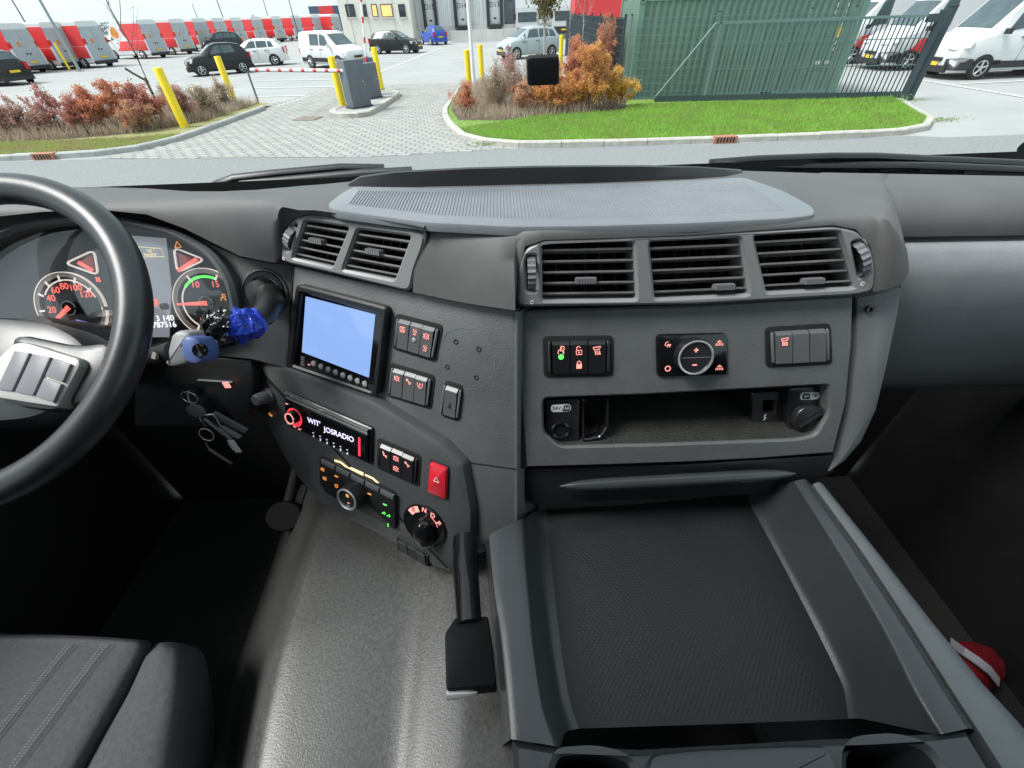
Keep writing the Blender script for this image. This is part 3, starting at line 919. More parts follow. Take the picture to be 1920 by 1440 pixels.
for k in range(6):
    uu, vv = FD.uv(588 + 12.7 * k, 818 + 6.4 * k, hR)
    text('preset_number', str(k + 1), FD, uu, vv, .006, hR + .0003, 'radio_text', t)
    icon(FD, 'bar', uu, vv + .007, .003, hR + .0003, 'radio_text', t)
v, f = stroke_geo(FD, FD.poly([(674, 820), (674, 855)], hR), .0042, hR, hR + .0006); mk('red_light_bar', v, f, 'radio_red', t, smooth=0)
for x, y in [(538, 757), (553, 800), (562, 805)]:
    uu, vv = FD.uv(x, y, hR); icon(FD, 'bar', uu, vv, .006, hR + .0003, 'icon_red', t)

# ================================================================ CLIMATE CONTROL
t = thing('climate_control', 'climate control unit with silver-ringed dial and orange and green symbols', 'control panel', tuple(FD.px(665, 930)))
hC = H2 + .008
q = rpoly(FD.poly([(598, 857), (735, 925), (741, 935), (740, 994), (735, 993), (610, 925), (598, 905)], hC), .005, 3)
slab('control_face', FD, q, H2 - .004, hC, 'switch_dark', t, bev=.003)
for k in range(5):
    s0, s1 = k / 5 + .01, (k + 1) / 5 - .01
    P0, P1 = np.array((600, 861)), np.array((738, 931))
    a, b = P0 * (1 - s0) + P1 * s0, P0 * (1 - s1) + P1 * s1
    slab('key', FD, FD.poly([tuple(a), tuple(b), (b[0], b[1] + 8), (a[0], a[1] + 8)], hC + .003), hC - .003, hC + .003, 'switch_grey', t, bev=.0015)
u, v_ = FD.uv(651, 936, hC + .025)
u2, v2 = FD.uv(664, 928, hC + .005)
rows = []
for r, h, s in [(.0235, hC - .001, 0), (.0225, hC + .02, .9), (.0215, hC + .026, 1), (.018, hC + .026, 1), (.0175, hC + .024, 1), (.0001, hC + .024, 1)]:
    rows.append([FD.p(u + r * math.cos(a), v_ + r * math.sin(a), h) for a in np.linspace(0, 2 * math.pi, 33)[:-1]])
v, f = grid(rows, True); kn = mk('temperature_dial', v, f, 'black_plastic', t)
v, f = lathe_geo(FD, u, v_, [(.0215, hC + .0255), (.0215, hC + .0272), (.0195, hC + .028), (.0178, hC + .027), (.0176, hC + .0245)], 36); mk('dial_ring', v, f, 'ring_silver', kn)
icon(FD, 'fan', u, v_ + .007, .009, hC + .0243, 'icon_orange', kn); icon(FD, 'minus', u + .002, v_ - .008, .006, hC + .0243, 'icon_red', kn)
for ic, x, y, m_ in [('ring', 605, 880, 'icon_orange'), ('ring', 609, 897, 'icon_orange'), ('bar', 631, 893, 'icon_orange'), ('circle', 631, 911, 'icon_orange'), ('bar', 693, 926, 'icon_orange'),
                     ('bar', 722, 946, 'icon_green'), ('arrow', 720, 962, 'icon_green'), ('arrow', 729, 967, 'icon_green'), ('bolt', 728, 984, 'icon_green')]:
    uu, vv = FD.uv(x, y, hC); icon(FD, ic, uu, vv, .008, hC + .0003, m_, t)
v, f = stroke_geo(FD, FD.poly([(628, 863), (640, 867), (652, 877), (664, 882)], H2), .003, H2, H2 + .0012); mk('glow_strip', v, f, mat('glow_yellow', (.5, .4, .2), .4, emit=(1., .8, .42), es=.8), t, smooth=0)
v, f = stroke_geo(FD, FD.poly([(658, 879), (682, 890)], H2), .008, H2, H2 + .0012); mk('glow_strip', v, f, 'glow_yellow', t, smooth=0)
v, f = stroke_geo(FD, FD.poly([(685, 890), (700, 897), (709, 905), (712, 911)], H2), .003, H2, H2 + .0012); mk('glow_strip', v, f, 'glow_yellow', t, smooth=0)

# ================================================================ GEAR SELECTOR
u, v_ = FD.uv(797, 985, H2)
t = thing('gear_selector', 'round black gear selector dial marked R N D', 'gear selector', tuple(FD.p(u, v_, H2)))
RG = .043
lathe('selector_dish', FD, u, v_, [(RG, H2 - .001), (RG, H2 + .0035), (RG - .002, H2 + .0042), (RG - .004, H2 + .002), (.024, H2 + .001), (.0001, H2 + .001)], 'black_gloss', t, seg=44)
hk = H2 + .026
kp = [(u + x, v_ + y) for x, y in [(.004, .028), (.016, .022), (.026, .0), (.026, -.022), (.014, -.032), (-.004, -.028), (-.014, -.012), (-.010, .018)]]
rows = []
base = rpoly(kp, .01, 4)
if area(base) < 0: base = base[::-1]
for d, h in [(0, H2 + .001), (.001, H2 + .012), (.004, H2 + .022), (.008, hk), (.014, hk + .002)]:
    rows.append([FD.p(a, b, h) for a, b in inset(base, d)])
v, f = grid(rows, True); f.append([4 * len(base) + i for i in range(len(base))])
kn = mk('selector_knob', v, f, 'black_gloss', t, smooth=60)
hS = H2 + .0022
vv, ff = stroke_geo(FD, circ(u, v_, .034, 9, a0=rad(112), a1=rad(150)), .012, hS, hS + .0006); mk('reverse_patch', vv, ff, mat('patch_pink', (.6, .3, .26), .5, emit=(1., .45, .38), es=.45), t, smooth=0)
for s_, a in [('R', 131), ('N', 92), ('D', 62)]:
    text('gear_letter', s_, FD, u + .034 * math.cos(rad(a)), v_ + .034 * math.sin(rad(a)), .013, hS + .0008, 'icon_red' if s_ != 'R' else 'hazard_red', t)
icon(FD, 'arrow', u + .034 * math.cos(rad(35)), v_ + .034 * math.sin(rad(35)), .011, hS, 'icon_red', t)
vv, ff = stroke_geo(FD, circ(u, v_, .028, 8, a0=rad(20), a1=rad(60)), .0008, hS, hS + .0005); mk('dial_line', vv, ff, 'icon_red', t, smooth=0)
# rotary knob left of the radio
u, v_ = FD.uv(495, 745, H2 + .01)
t = thing('dimmer_knob', 'small black dimmer knob left of the radio', 'knob', tuple(FD.p(u, v_, H2)))
lathe('knob_body', FD, u, v_, [(.016, H2 - .02), (.016, H2 + .004), (.012, H2 + .006), (.011, H2 + .026), (.009, H2 + .029), (.0001, H2 + .029)], 'switch_grey', t, seg=24)
uu, vv = FD.uv(507, 777, H2); icon(FD, 'moon', uu, vv, .01, H2 + .0003, 'icon_orange', t)
# ================================================================ INSTRUMENT CLUSTER
t = thing('instrument_cluster', 'red-lit instrument cluster with two round gauges behind the steering wheel', 'instrument cluster', tuple(FE.px(220, 560)))
outp = [(-150, 560), (-110, 500), (-40, 440), (40, 412), (130, 402), (230, 408), (330, 432), (398, 470), (432, 520), (446, 580), (440, 640), (330, 668), (100, 690), (-150, 690)]
inp = [(-130, 570), (-90, 505), (-25, 455), (50, 425), (130, 416), (225, 421), (318, 443), (384, 480), (416, 525), (429, 580), (424, 628), (330, 650), (100, 670), (-130, 670)]
op, ip = rpoly(FE.poly(outp, .02), .02, 3), rpoly(FE.poly(inp, .02), .02, 3)
plate('cluster_bezel', FE, op, [ip], -.03, .02, 'pad_side', t, bev=.006)
hF = -.012
slab('dial_plate', FE, inset(op if area(op) > 0 else op[::-1], .004), -.03, hF, 'gauge_face', t, bev=.001)
def gauge(cx, cy, rx, nums, needle, arc=None):
    u, v = FE.uv(cx, cy, hF)
    R0 = abs(FE.uv(cx + rx, cy, hF)[0] - u)
    vv, ff = stroke_geo(FE, circ(u, v, R0 * .95, 60), R0 * .13, hF, hF + .004)
    rg = mk('gauge_ring', vv, ff, 'gauge_ring', t, smooth=0)
    vv, ff = stroke_geo(FE, circ(u, v, R0 * 1.02, 60), R0 * .02, hF, hF + .005); mk('ring_edge', vv, ff, 'gauge_white', rg, smooth=0)
    lathe('needle_hub', FE, u, v, [(R0 * .2, hF), (R0 * .2, hF + .007), (R0 * .16, hF + .009), (.0001, hF + .009)], 'black_gloss', t, seg=24)
    vv, ff = stroke_geo(FE, circ(u, v, R0 * .2, 20), R0 * .025, hF + .007, hF + .0085); mk('hub_ring', vv, ff, 'stalk_grey', rg, smooth=0)
    for s_, a in nums:
        a = rad(a)
        text('gauge_number', s_, FE, u + R0 * .62 * math.cos(a), v + R0 * .62 * math.sin(a), R0 * .26, hF + .001, 'gauge_red', t)
        vv, ff = stroke_geo(FE, [(u + R0 * k * math.cos(a), v + R0 * k * math.sin(a)) for k in (.76, .93)], R0 * .05, hF + .004, hF + .005); mk('tick', vv, ff, 'gauge_white', rg, smooth=0)
    a = rad(needle)
    P = lambda k, w: (u + R0 * (k * math.cos(a) - w * math.sin(a)), v + R0 * (k * math.sin(a) + w * math.cos(a)))
    slab('needle', FE, [P(-.05, .07), P(-.05, -.07), P(.85, -.025), P(.85, .025)], hF + .008, hF + .0105, 'gauge_red', t, bev=.0005)
    for (a0, a1, m_, rr, w) in arc or []:
        vv, ff = stroke_geo(FE, circ(u, v, R0 * rr, 24, a0=rad(a0), a1=rad(a1)), R0 * w, hF + .0005, hF + .0012); mk('scale_arc', vv, ff, m_, t, smooth=0)
    return u, v, R0
u, v_, R0 = gauge(137, 577, 64, [('20', 184), ('40', 152), ('60', 124), ('80', 96), ('100', 66), ('120', 36)], 216, [(20, 150, 'gauge_white', .8, .04), (-60, 20, 'gauge_white', .86, .03)])
slab('small_display', FE, [(u + .01 * 0, v_ - .02), (u + R0 * .75, v_ - .034), (u + R0 * .6, v_ - .058), (u - R0 * .15, v_ - .038)], hF, hF + .001, 'display_blue', t, bev=.0003)
gauge(392, 568, 62, [('10', 118), ('15', 60), ('0', 240)], 180, [(62, 140, 'icon_green', .78, .07), (140, 240, 'gauge_white', .78, .04)])
for pts, ndl in [([(124, 494), (178, 469), (186, 516)], ((150, 492), (178, 508))), ([(327, 464), (385, 487), (334, 511)], ((372, 485), (336, 508)))]:
    q = FE.poly(pts, hF)
    vv, ff = stroke_geo(FE, rpoly(q, .01, 4) + [rpoly(q, .01, 4)[0]], .0022, hF, hF + .003); s_ = mk('small_gauge', vv, ff, 'gauge_white', t, smooth=0)
    vv, ff = stroke_geo(FE, FE.poly(ndl, hF), .0055, hF + .002, hF + .004); mk('small_needle', vv, ff, 'gauge_red', s_, smooth=0)
    slab('small_gauge_face', FE, inset(q if area(q) > 0 else q[::-1], .006), hF, hF + .001, mat('face_red', (.05, .008, .008), .4, emit=(1., .08, .06), es=.10, col2=(.2, .02, .02), vscale=60), s_, bev=.0002)
# centre display
slab('centre_display', FE, FE.poly([(222, 440), (312, 447), (322, 540), (318, 632), (222, 632)], hF), hF, hF + .0015, 'display_grey', t, bev=.0003)
q = FE.poly([(262, 463), (303, 466), (310, 481), (262, 482)], hF)
vv, ff = stroke_geo(FE, q + [q[0]], .0014, hF + .0016, hF + .002); mk('message_box', vv, ff, mat('msg_yellow', (.6, .55, .3), .5, emit=(1., .9, .5), es=.4), t, smooth=0)
for x, y, s_, sz in [(284, 469, 'ng !', .009), (284, 477, 'hanger', .008)]:
    uu, vv = FE.uv(x, y, hF); text('message_text', s_, FE, uu, vv, sz, hF + .0018, 'msg_yellow', t)
for x, y, s_ in [(311, 597, '3 140'), (310, 609, '787516')]:
    uu, vv = FE.uv(x, y, hF); text('odometer_text', s_, FE, uu, vv, .014, hF + .002, 'icon_white', t)
uu, vv = FE.uv(292, 567, hF); lathe('warning_lamp', FE, uu, vv, [(.006, hF), (.006, hF + .002), (.0001, hF + .003)], 'gauge_red', t, seg=14)
uu, vv = FE.uv(312, 574, hF); lathe('reset_button', FE, uu, vv, [(.006, hF), (.006, hF + .008), (.004, hF + .009), (.0001, hF + .009)], 'black_plastic', t, seg=18)
for ic, x, y in [('tri', 334, 459), ('person', 419, 558)]:
    uu, vv = FE.uv(x, y, hF); icon(FE, ic, uu, vv, .012, hF + .001, 'icon_orange', t)
uu, vv = FE.uv(186, 524, hF); icon(FE, 'fan', uu, vv, .012, hF + .002, 'gauge_red', t)
slab('cluster_lens', FE, inset(ip if area(ip) > 0 else ip[::-1], .001), .0, .001, 'cluster_lens', t, bev=.0003)

# ================================================================ STEERING WHEEL
tw, yw = .9, -.011
nW = np.array([math.sin(yw) * math.cos(tw), -math.cos(yw) * math.cos(tw), math.sin(tw)])
FW = Frame((-.711, .486, EYE - .302), (math.cos(yw), math.sin(yw), 0), nW)
t = thing('steering_wheel', 'black steering wheel with silver button spoke at the left edge', 'steering wheel', tuple(FW.o))
rows = []
RW = .214
for i in range(97):
    a = 2 * math.pi * i / 96
    row = []
    for k in range(16):
        b = 2 * math.pi * k / 16
        rr = .0195 * (1 + .06 * math.cos(2 * b))
        row.append(FW.p((RW + rr * math.cos(b)) * math.cos(a), (RW + rr * math.cos(b)) * math.sin(a), 1.12 * rr * math.sin(b)))
    rows.append(row)
v, f = grid(rows, True)
rim = mk('rim', v, f, 'wheel_rubber', t, smooth=80)
# hub cover (horn pad)
hub = FW.poly([(-260, 640), (-150, 590), (-20, 584), (90, 597), (150, 632), (172, 690), (150, 730), (60, 790), (-60, 800), (-260, 780)], -.02)
hubs = slab('hub_cover', FW, rpoly(hub, .03, 4), -.08, -.022, 'wheel_rubber', t, bev=.022)
sp = FW.poly([(30, 625), (150, 650), (215, 640), (222, 700), (190, 745), (110, 775), (20, 760)], -.02)
slab('spoke', FW, rpoly(sp, .02, 3), -.03, -.012, 'wheel_rubber', t, bev=.01)
bp = slab('button_plate', FW, rpoly(FW.poly([(-40, 700), (22, 641), (45, 640), (146, 671), (149, 684), (106, 764), (94, 763), (-40, 742)], .0), .008, 3), -.02, .0, 'spoke_silver', t, bev=.006)
for r0, r1 in [((28, 656), (57, 660)), ((62, 661), (96, 668)), ((101, 669), (134, 681))]:
    (xa, ya), (xb, yb) = r0, r1
    nk = 2 if xa > 100 else 1
    for k in range(nk):
        def L(x, y, s): return (x - 26 * s * 1.35, y + 52 * s * 1.45)
        s0, s1 = .02 + k / nk, (k + 1) / nk - .02
        pts = [L(xa, ya, s0), L(xb, yb, s0), L(xb, yb, s1), L(xa, ya, s1)]
        b_ = slab('wheel_button', FW, rpoly(FW.poly(pts, .003), .0015, 2), -.002, .0035, 'button_grey', bp, bev=.0012)
mb = MB(); mb.tube([FW.p(0, -.0, -.07), FW.p(0, .02, -.20), FW.p(0, .05, -.42)], [.05, .055, .06], 20)
mb.build('column_cover', 'black_plastic', t, smooth=60)

# ================================================================ STALKS
t = thing('light_stalk', 'grey control stalk with blue tip right of the steering wheel', 'stalk', tuple(onY(250, 690, .6)))
Y1 = .545
mb = MB(); mb.tube([onY(180, 690, .60), onY(240, 682, .57), onY(300, 668, .55), onY(330, 660, Y1)], [.013, .014, .016, .018], 14); mb.build('stalk_arm', 'black_plastic', t, smooth=60)
FS = Frame(onY(350, 655, Y1), (1, 0, 0), (0, -.86, .51))
hd = rpoly(FS.poly([(316, 682), (330, 624), (345, 618), (366, 622), (372, 650), (362, 680), (330, 688)]), .008, 4)
hd_ = slab('stalk_head', FS, hd, -.02, .012, 'stalk_grey', t, bev=.009)
tp = rpoly(FS.poly([(348, 640), (356, 628), (378, 632), (391, 650), (391, 672), (380, 682), (362, 680), (348, 662)], .004), .008, 4)
slab('stalk_tip', FS, tp, -.02, .016, 'tip_blue', t, bev=.007)
u, v_ = FS.uv(374, 657, .016)
lathe('tip_button', FS, u, v_, [(.0105, .012), (.0105, .0175), (.009, .019), (.006, .0182), (.0001, .0178)], 'black_gloss', t, seg=24)
v, f = stroke_geo(FS, FS.poly([(340, 650), (350, 640)], .013), .004, .0125, .0135); mk('stalk_mark', v, f, 'print_black', hd_, smooth=0)
v, f = stroke_geo(FS, FS.poly([(290, 672), (293, 660)], .013), .006, .004, .0165); mk('stalk_band', v, f, 'spoke_silver', t, smooth=0)

t = thing('wrapped_stalk', 'control stalk wrapped in crumpled black and blue plastic film', 'stalk', tuple(FE.px(505, 545)))
u, v_ = FE.uv(497, 548)
lathe('stalk_boot', FE, u, v_, [(.036, -.001), (.034, .003), (.027, .003), (.026, -.01), (.022, .006), (.02, .022), (.0001, .026)], 'black_plastic', t, seg=30)
lathe('boot_ring', FE, u, v_, [(.040, -.001), (.039, .002), (.036, .0026), (.035, 0)], 'panel_grey', t, seg=30)
mb = MB(); mb.tube([FE.px(505, 552, .01), onY(508, 570, .60), onY(495, 590, .57), onY(470, 605, .55)], [.02, .02, .017, .014], 12); mb.build('stalk_arm', 'black_plastic', t, smooth=60)
def lump(name, pts, rr, mt, seed, amp=.28):
    r2 = np.random.default_rng(seed)
    ph = r2.uniform(0, 6.28, (10,)); fq = r2.integers(2, 7, (10,)); 
    rows = []
    n = 9
    for i in range(n):
        s = i / (n - 1)
        j = s * (len(pts) - 1); a = int(min(j, len(pts) - 2)); w = j - a
        c = pts[a] * (1 - w) + pts[a + 1] * w; R0 = rr[a] * (1 - w) + rr[a + 1] * w
        d = pts[a + 1] - pts[a]; d = d / np.linalg.norm(d)
        x = np.cross(d, UP); x /= np.linalg.norm(x); y = np.cross(x, d)
        row = []
        for k in range(12):
            b = 2 * math.pi * k / 12
            q = sum(math.sin((1 + m_ % 3) * b + ph[m_] + (m_ + 1) * 2.3 * s) for m_ in range(4)) / 4
            R1 = R0 * (1 + .5 * amp * q + amp * r2.uniform(-.5, .5))
            row.append(c + R1 * (math.cos(b) * x + math.sin(b) * y))
        rows.append(row)
    v, f = grid(rows, True)
    f = [q for a in f for q in ((a[0], a[1], a[2]), (a[0], a[2], a[3]))]; f.append(list(range(12))); f.append([(n - 1) * 12 + k for k in range(12)])
    return mk(name, v, f, mt, t, smooth=0)
lump('black_film', [onY(384, 604, .535), onY(392, 606, .533), onY(415, 608, .53), onY(443, 612, .53)], [.003, .016, .025, .022], 'bag_black', 3, .42)
lump('blue_film', [onY(432, 614, .532), onY(452, 612, .535), onY(475, 605, .545), onY(490, 598, .555)], [.021, .026, .022, .016], 'bag_blue', 5, .4)

# ================================================================ KEYS
t = thing('key_bunch', 'bunch of keys with ring and fobs hanging from the ignition', 'keys', tuple(onY(365, 730, .56)))
def ring3(c, r, w, a, b): 
    mb = MB(); mb.tube([c + r * (math.cos(s) * a + math.sin(s) * b) for s in np.linspace(0, 6.2832, 25)], w, 6, cap=False); return mb
X1 = np.array([1., 0, 0])
ring3(onY(355, 745, .56), .013, .0011, X1, UP).build('split_ring', 'chrome', t, smooth=60)
Fk = Frame(onY(367, 770, .55), (.94, 0, .34), np.cross(np.array([.94, 0, .34]), np.array([0, 1., 0])) / 1.0)
Fk = Frame(onY(367, 770, .55), (.94, 0, -.34), (0, -1, 0))
lathe('round_fob', Fk, 0, 0, [(.015, -.002), (.015, .002), (.013, .003), (.0001, .003)], 'button_grey', t, seg=24)
ring3(onY(387, 815, .55), .016, .0012, X1 * .8 + UP * .2, UP).build('split_ring', 'steel', t, smooth=60)
def blade(name, x0, y0, x1, y1, w, th, mt, Y=.548):
    a = onY(x0, y0, Y); b = onY(x1, y1, Y); d = b - a; L_ = np.linalg.norm(d); d /= L_
    n = np.array([0, -1., 0]); s = np.cross(d, n)
    mb = MB(); mb.box((a + b) / 2, (L_ / 2, w, th), d, s, n)
    for k in range(4): mb.box(a + d * L_ * (.3 + .15 * k) + s * w * 1.1, (L_ * .04, w * .35, th), d, s, n)
    return mb.build(name, mt, t, smooth=0)
blade('key_blade', 383, 785, 432, 822, .003, .0011, 'chrome')
blade('key_blade', 400, 775, 462, 808, .005, .003, 'button_grey', .556)
blade('key_blade', 392, 842, 434, 869, .0025, .001, 'steel')
blade('key_blade', 415, 800, 450, 820, .005, .002, 'stalk_grey', .553)
blade('paper_tag', 432, 825, 448, 848, .006, .0006, 'print_white')
mb = MB(); mb.tube([onY(352, 728, .60), onY(354, 735, .57)], .013, 14); mb.build('ignition_lock', 'black_gloss', t, smooth=60)
for pts in ([(353, 733), (352, 745), (358, 757), (366, 768)], [(368, 772), (378, 790), (386, 800)], [(372, 770), (384, 778), (402, 776)], [(386, 830), (392, 842)], [(400, 776), (415, 800)], [(430, 820), (434, 827)]):
    mb = MB(); mb.tube([onY(x, y, .549) for x, y in pts], .0013, 6); mb.build('key_link', 'chrome', t, smooth=60)
mb = MB(); mb.box(onY(425, 722, .575), (.005, .001, .006)); mb.build('indicator_light', 'icon_red', t)

# ================================================================ CENTRE CONSOLE TRAY
t = thing('console_tray', 'wide grey centre console with deep rubber-lined tray below the fascia', 'console', tuple(onZ(1200, 1150, -.64)))
zr, zf = -.56, -.645
def st(*pts): return [onZ(x, y, z) for x, y, z in pts]
S = [
 st((905, 1015, -.80), (915, 1012, zr - .02), (922, 1000, zr), (972, 975, zr), (985, 972, zr - .012), (1000, 960, zf + .01), (1025, 955, zf), (1200, 945, zf), (1395, 925, zf), (1415, 920, zf + .01), (1478, 905, zr - .012), (1490, 902, zr), (1508, 898, zr), (1516, 902, zr - .012)),
 st((915, 1100, -.80), (922, 1090, zr - .02), (930, 1085, zr), (984, 1080, zr), (992, 1080, zr - .012), (1012, 1075, zf + .01), (1035, 1070, zf), (1250, 1060, zf), (1462, 1048, zf), (1480, 1045, zf + .01), (1560, 1040, zr - .012), (1578, 1038, zr), (1600, 1032, zr), (1612, 1034, zr - .012)),
 st((925, 1230, -.80), (938, 1210, zr - .02), (945, 1205, zr), (996, 1210, zr), (1004, 1212, zr - .012), (1028, 1205, zf + .01), (1050, 1200, zf), (1300, 1190, zf), (1530, 1180, zf), (1552, 1178, zf + .01), (1640, 1180, zr - .012), (1662, 1180, zr), (1692, 1172, zr), (1705, 1175, zr - .012)),
 st((935, 1330, -.80), (948, 1310, zr - .02), (954, 1308, zr), (1012, 1320, zr), (1022, 1324, zr - .012), (1045, 1310, zf + .01), (1066, 1305, zf), (1330, 1295, zf), (1580, 1285, zf), (1602, 1284, zf + .01), (1700, 1300, zr - .012), (1722, 1300, zr), (1765, 1290, zr), (1778, 1292, zr - .012)),
 st((940, 1400, -.80), (955, 1388, zr - .02), (960, 1386, zr), (1035, 1398, zr), (1050, 1400, zr - .012), (1062, 1372, zf + .012), (1085, 1366, zf), (1340, 1358, zf), (1590, 1348, zf), (1618, 1348, zf + .012), (1745, 1375, zr - .012), (1768, 1376, zr), (1815, 1366, zr), (1828, 1368, zr - .012)),
]
rows = S
idx_floor = (5, 9)
v, f = grid(S)
def sub(a, b, nc=14): return [(i * nc + k, i * nc + k + 1, (i + 1) * nc + k + 1, (i + 1) * nc + k) for i in range(len(S) - 1) for k in range(a, b)]
for a_, b_ in ((0, 7), (8, 14)):
    R5 = [dens(r[a_:b_], 4) for r in S]; R5 = [list(q) for q in zip(*[dens(list(c), 4) for c in zip(*R5)])]
    v5, f5 = grid(R5); mk('console_rail', v5, [q[::-1] for q in f5], 'console_grey', t, smooth=60)
R5 = [r[6:9] for r in S]; R5 = [list(q) for q in zip(*[dens(list(c), 4) for c in zip(*R5)])]; v5, f5 = grid(R5)
fl = mk('tray_floor', v5, [q[::-1] for q in f5], 'console_floor', t, smooth=60)
# small studs lining the tray floor
mb = MB()
c00, c01, c10, c11 = onZ(1060, 1000, zf), onZ(1390, 975, zf), onZ(1110, 1345, zf), onZ(1555, 1330, zf)
for i in range(60):
    for k in range(44):
        s, r_ = i / 59, (k + .5 * (i % 2)) / 44
        p = (c00 * (1 - r_) + c01 * r_) * (1 - s) + (c10 * (1 - r_) + c11 * r_) * s
        e = .0016
        mb.add([p + [-e, -e, 0], p + [e, -e, 0], p + [e, e, 0], p + [-e, e, 0], p + [0, 0, .0004]], [(0, 1, 4), (1, 2, 4), (2, 3, 4), (3, 0, 4)])
mb.build('floor_studs', 'console_floor', fl, smooth=0, kind='stuff')
# rear block with cup recesses
S4 = S[-1]
pf, pr = S4[6], S4[8]
mb = MB()
FT = Frame((0, 0, EYE + zr - .004), (1, 0, 0), (0, 0, 1))
def tp_(pts, z=zr - .004): return [(onZ(x, y, z)[0], onZ(x, y, z)[1]) for x, y in pts]
blk = tp_([(960, 1386), (1040, 1400), (1060, 1398), (1200, 1404), (1560, 1384), (1620, 1382), (1745, 1375), (1815, 1366), (1960, 1600), (1960, 1900), (960, 1900), (965, 1500)])
hole1 = rpoly(tp_([(1050, 1416), (1120, 1410), (1190, 1430), (1200, 1520), (1060, 1520), (1038, 1440)]), .02, 4)
hole2 = rpoly(tp_([(1588, 1396), (1680, 1388), (1735, 1400), (1775, 1450), (1790, 1540), (1600, 1540)]), .02, 4)
plate('rear_block', FT, blk, [hole1, hole2], -.14, 0, 'console_grey', t, bev=.006)
mb.add([FT.p(*p, -.13) for p in hole1], [list(range(len(hole1)))]); mb.add([FT.p(*p, -.13) for p in hole2], [list(range(len(hole2)))])
mb.build('cup_recess_floor', 'cavity', t, smooth=0)
mid = tp_([(1215, 1412), (1300, 1402), (1500, 1394), (1552, 1396), (1572, 1430), (1590, 1600), (1215, 1600)], zr + .012)
FT2 = Frame((0, 0, EYE + zr + .012), (1, 0, 0), (0, 0, 1))
slab('centre_pad', FT2, rpoly(mid, .012, 3), -.02, 0, 'console_grey', t, bev=.008)
# outer lid strip right of the tray with a seam
rows = []
for (x0, y0), (x1, y1) in [((1524, 908), (1540, 905)), ((1618, 1036), (1640, 1030)), ((1710, 1176), (1745, 1165)), ((1784, 1293), (1835, 1275)), ((1834, 1369), (1900, 1345)), ((1905, 1480), (1990, 1450)), ((2000, 1640), (2100, 1600))]:
    a, b = onZ(x0, y0, zr - .01), onZ(x1, y1, zr - .012)
    rows.append([a + [0, 0, -.02], a, a * .7 + b * .3 + [0, 0, .003], a * .3 + b * .7 + [0, 0, .002], b, b + [.012, 0, -.012], b + [.016, 0, -.05], b + [.016, 0, -.6]])
v, f = grid(rows)
mk('outer_strip', v, [q[::-1] for q in f], 'console_strip', t, smooth=60)

# ================================================================ LEVER
t = thing('lever_handle', 'black lever with square block handle beside the console', 'lever', tuple(onZ(880, 1180, -.7)))
mb = MB(); mb.tube([onZ(873, 1010, -.66), onZ(872, 1060, -.66), onZ(876, 1110, -.66), onZ(880, 1170, -.66)], [.021, .02, .019, .018], 18)
mat('lever_black', (.006, .006, .007), .5, bump=.1, bscale=600, spec=.1)
mb.build('lever_shaft', 'black_gloss', t, smooth=60)
FL = Frame((0, 0, EYE - .655), (1, 0, 0), (0, 0, 1))
bl = rpoly([(onZ(x, y, -.655)[0], onZ(x, y, -.655)[1]) for x, y in [(854, 1157), (915, 1155), (922, 1200), (930, 1284), (836, 1292), (834, 1188)]], .004, 3)
slab('handle_block', FL, bl, -.035, 0, 'lever_black', t, bev=.0018)
mb = MB()
a, b = onZ(838, 1300, -.67), onZ(895, 1298, -.67)
mb.tube([a, a * .5 + b * .5, b], [.008, .007, .001], 10, flat=.5); mb.build('handle_clip', 'steel', t, smooth=60)

# ================================================================ ENGINE TUNNEL, FLOOR
zt = -.80
FLR = 'tunnel_vinyl'
S = []
for pts in [
    [(560, 905, -1.2), (600, 925, zt - .05), (622, 928, zt - .008), (645, 930, zt), (720, 960, zt), (790, 985, zt - .002), (822, 995, zt + .004), (845, 1000, zt + .008), (880, 1000, zt + .008), (1000, 980, zt + .008)],
    [(500, 1085, -1.2), (545, 1090, zt - .05), (562, 1090, zt - .008), (585, 1090, zt), (680, 1090, zt), (770, 1090, zt - .002), (812, 1090, zt + .008), (840, 1090, zt + .016), (880, 1090, zt + .018), (1000, 1080, zt + .018)],
    [(450, 1230, -1.2), (500, 1230, zt - .05), (518, 1230, zt - .008), (545, 1230, zt), (650, 1230, zt), (760, 1230, zt - .002), (800, 1230, zt + .008), (850, 1230, zt + .016), (885, 1230, zt + .019), (1000, 1225, zt + .019)],
    [(420, 1350, -1.2), (470, 1350, zt - .05), (490, 1350, zt - .008), (520, 1350, zt), (640, 1350, zt), (748, 1350, zt - .002), (790, 1350, zt + .008), (845, 1350, zt + .016), (880, 1350, zt + .019), (1000, 1350, zt + .019)],
    [(390, 1480, -1.2), (440, 1480, zt - .05), (465, 1480, zt - .008), (500, 1480, zt), (630, 1480, zt), (735, 1480, zt - .002), (780, 1480, zt + .008), (840, 1480, zt + .016), (875, 1480, zt + .019), (1000, 1480, zt + .019)],
    [(350, 1700, -1.2), (400, 1700, zt - .05), (430, 1700, zt - .008), (470, 1700, zt), (620, 1700, zt), (720, 1700, zt - .002), (770, 1700, zt + .008), (835, 1700, zt + .016), (870, 1700, zt + .019), (1000, 1700, zt + .019)]]:
    S.append([onZ(*p) for p in pts])
v, f = grid([dens(r) for r in S])
tn = mk('engine_tunnel', v, [q[::-1] for q in f], FLR, None, smooth=70)
tag(tn, 'worn grey vinyl engine tunnel cover in the middle of the cab', 'engine cover')
fl = mk('cab_floor', [(-1.12, .86, EYE - 1.2), (1.12, .86, EYE - 1.2), (1.12, -1.2, EYE - 1.2), (-1.12, -1.2, EYE - 1.2)], [(3, 2, 1, 0)], 'carpet', None, smooth=0, kind='structure')
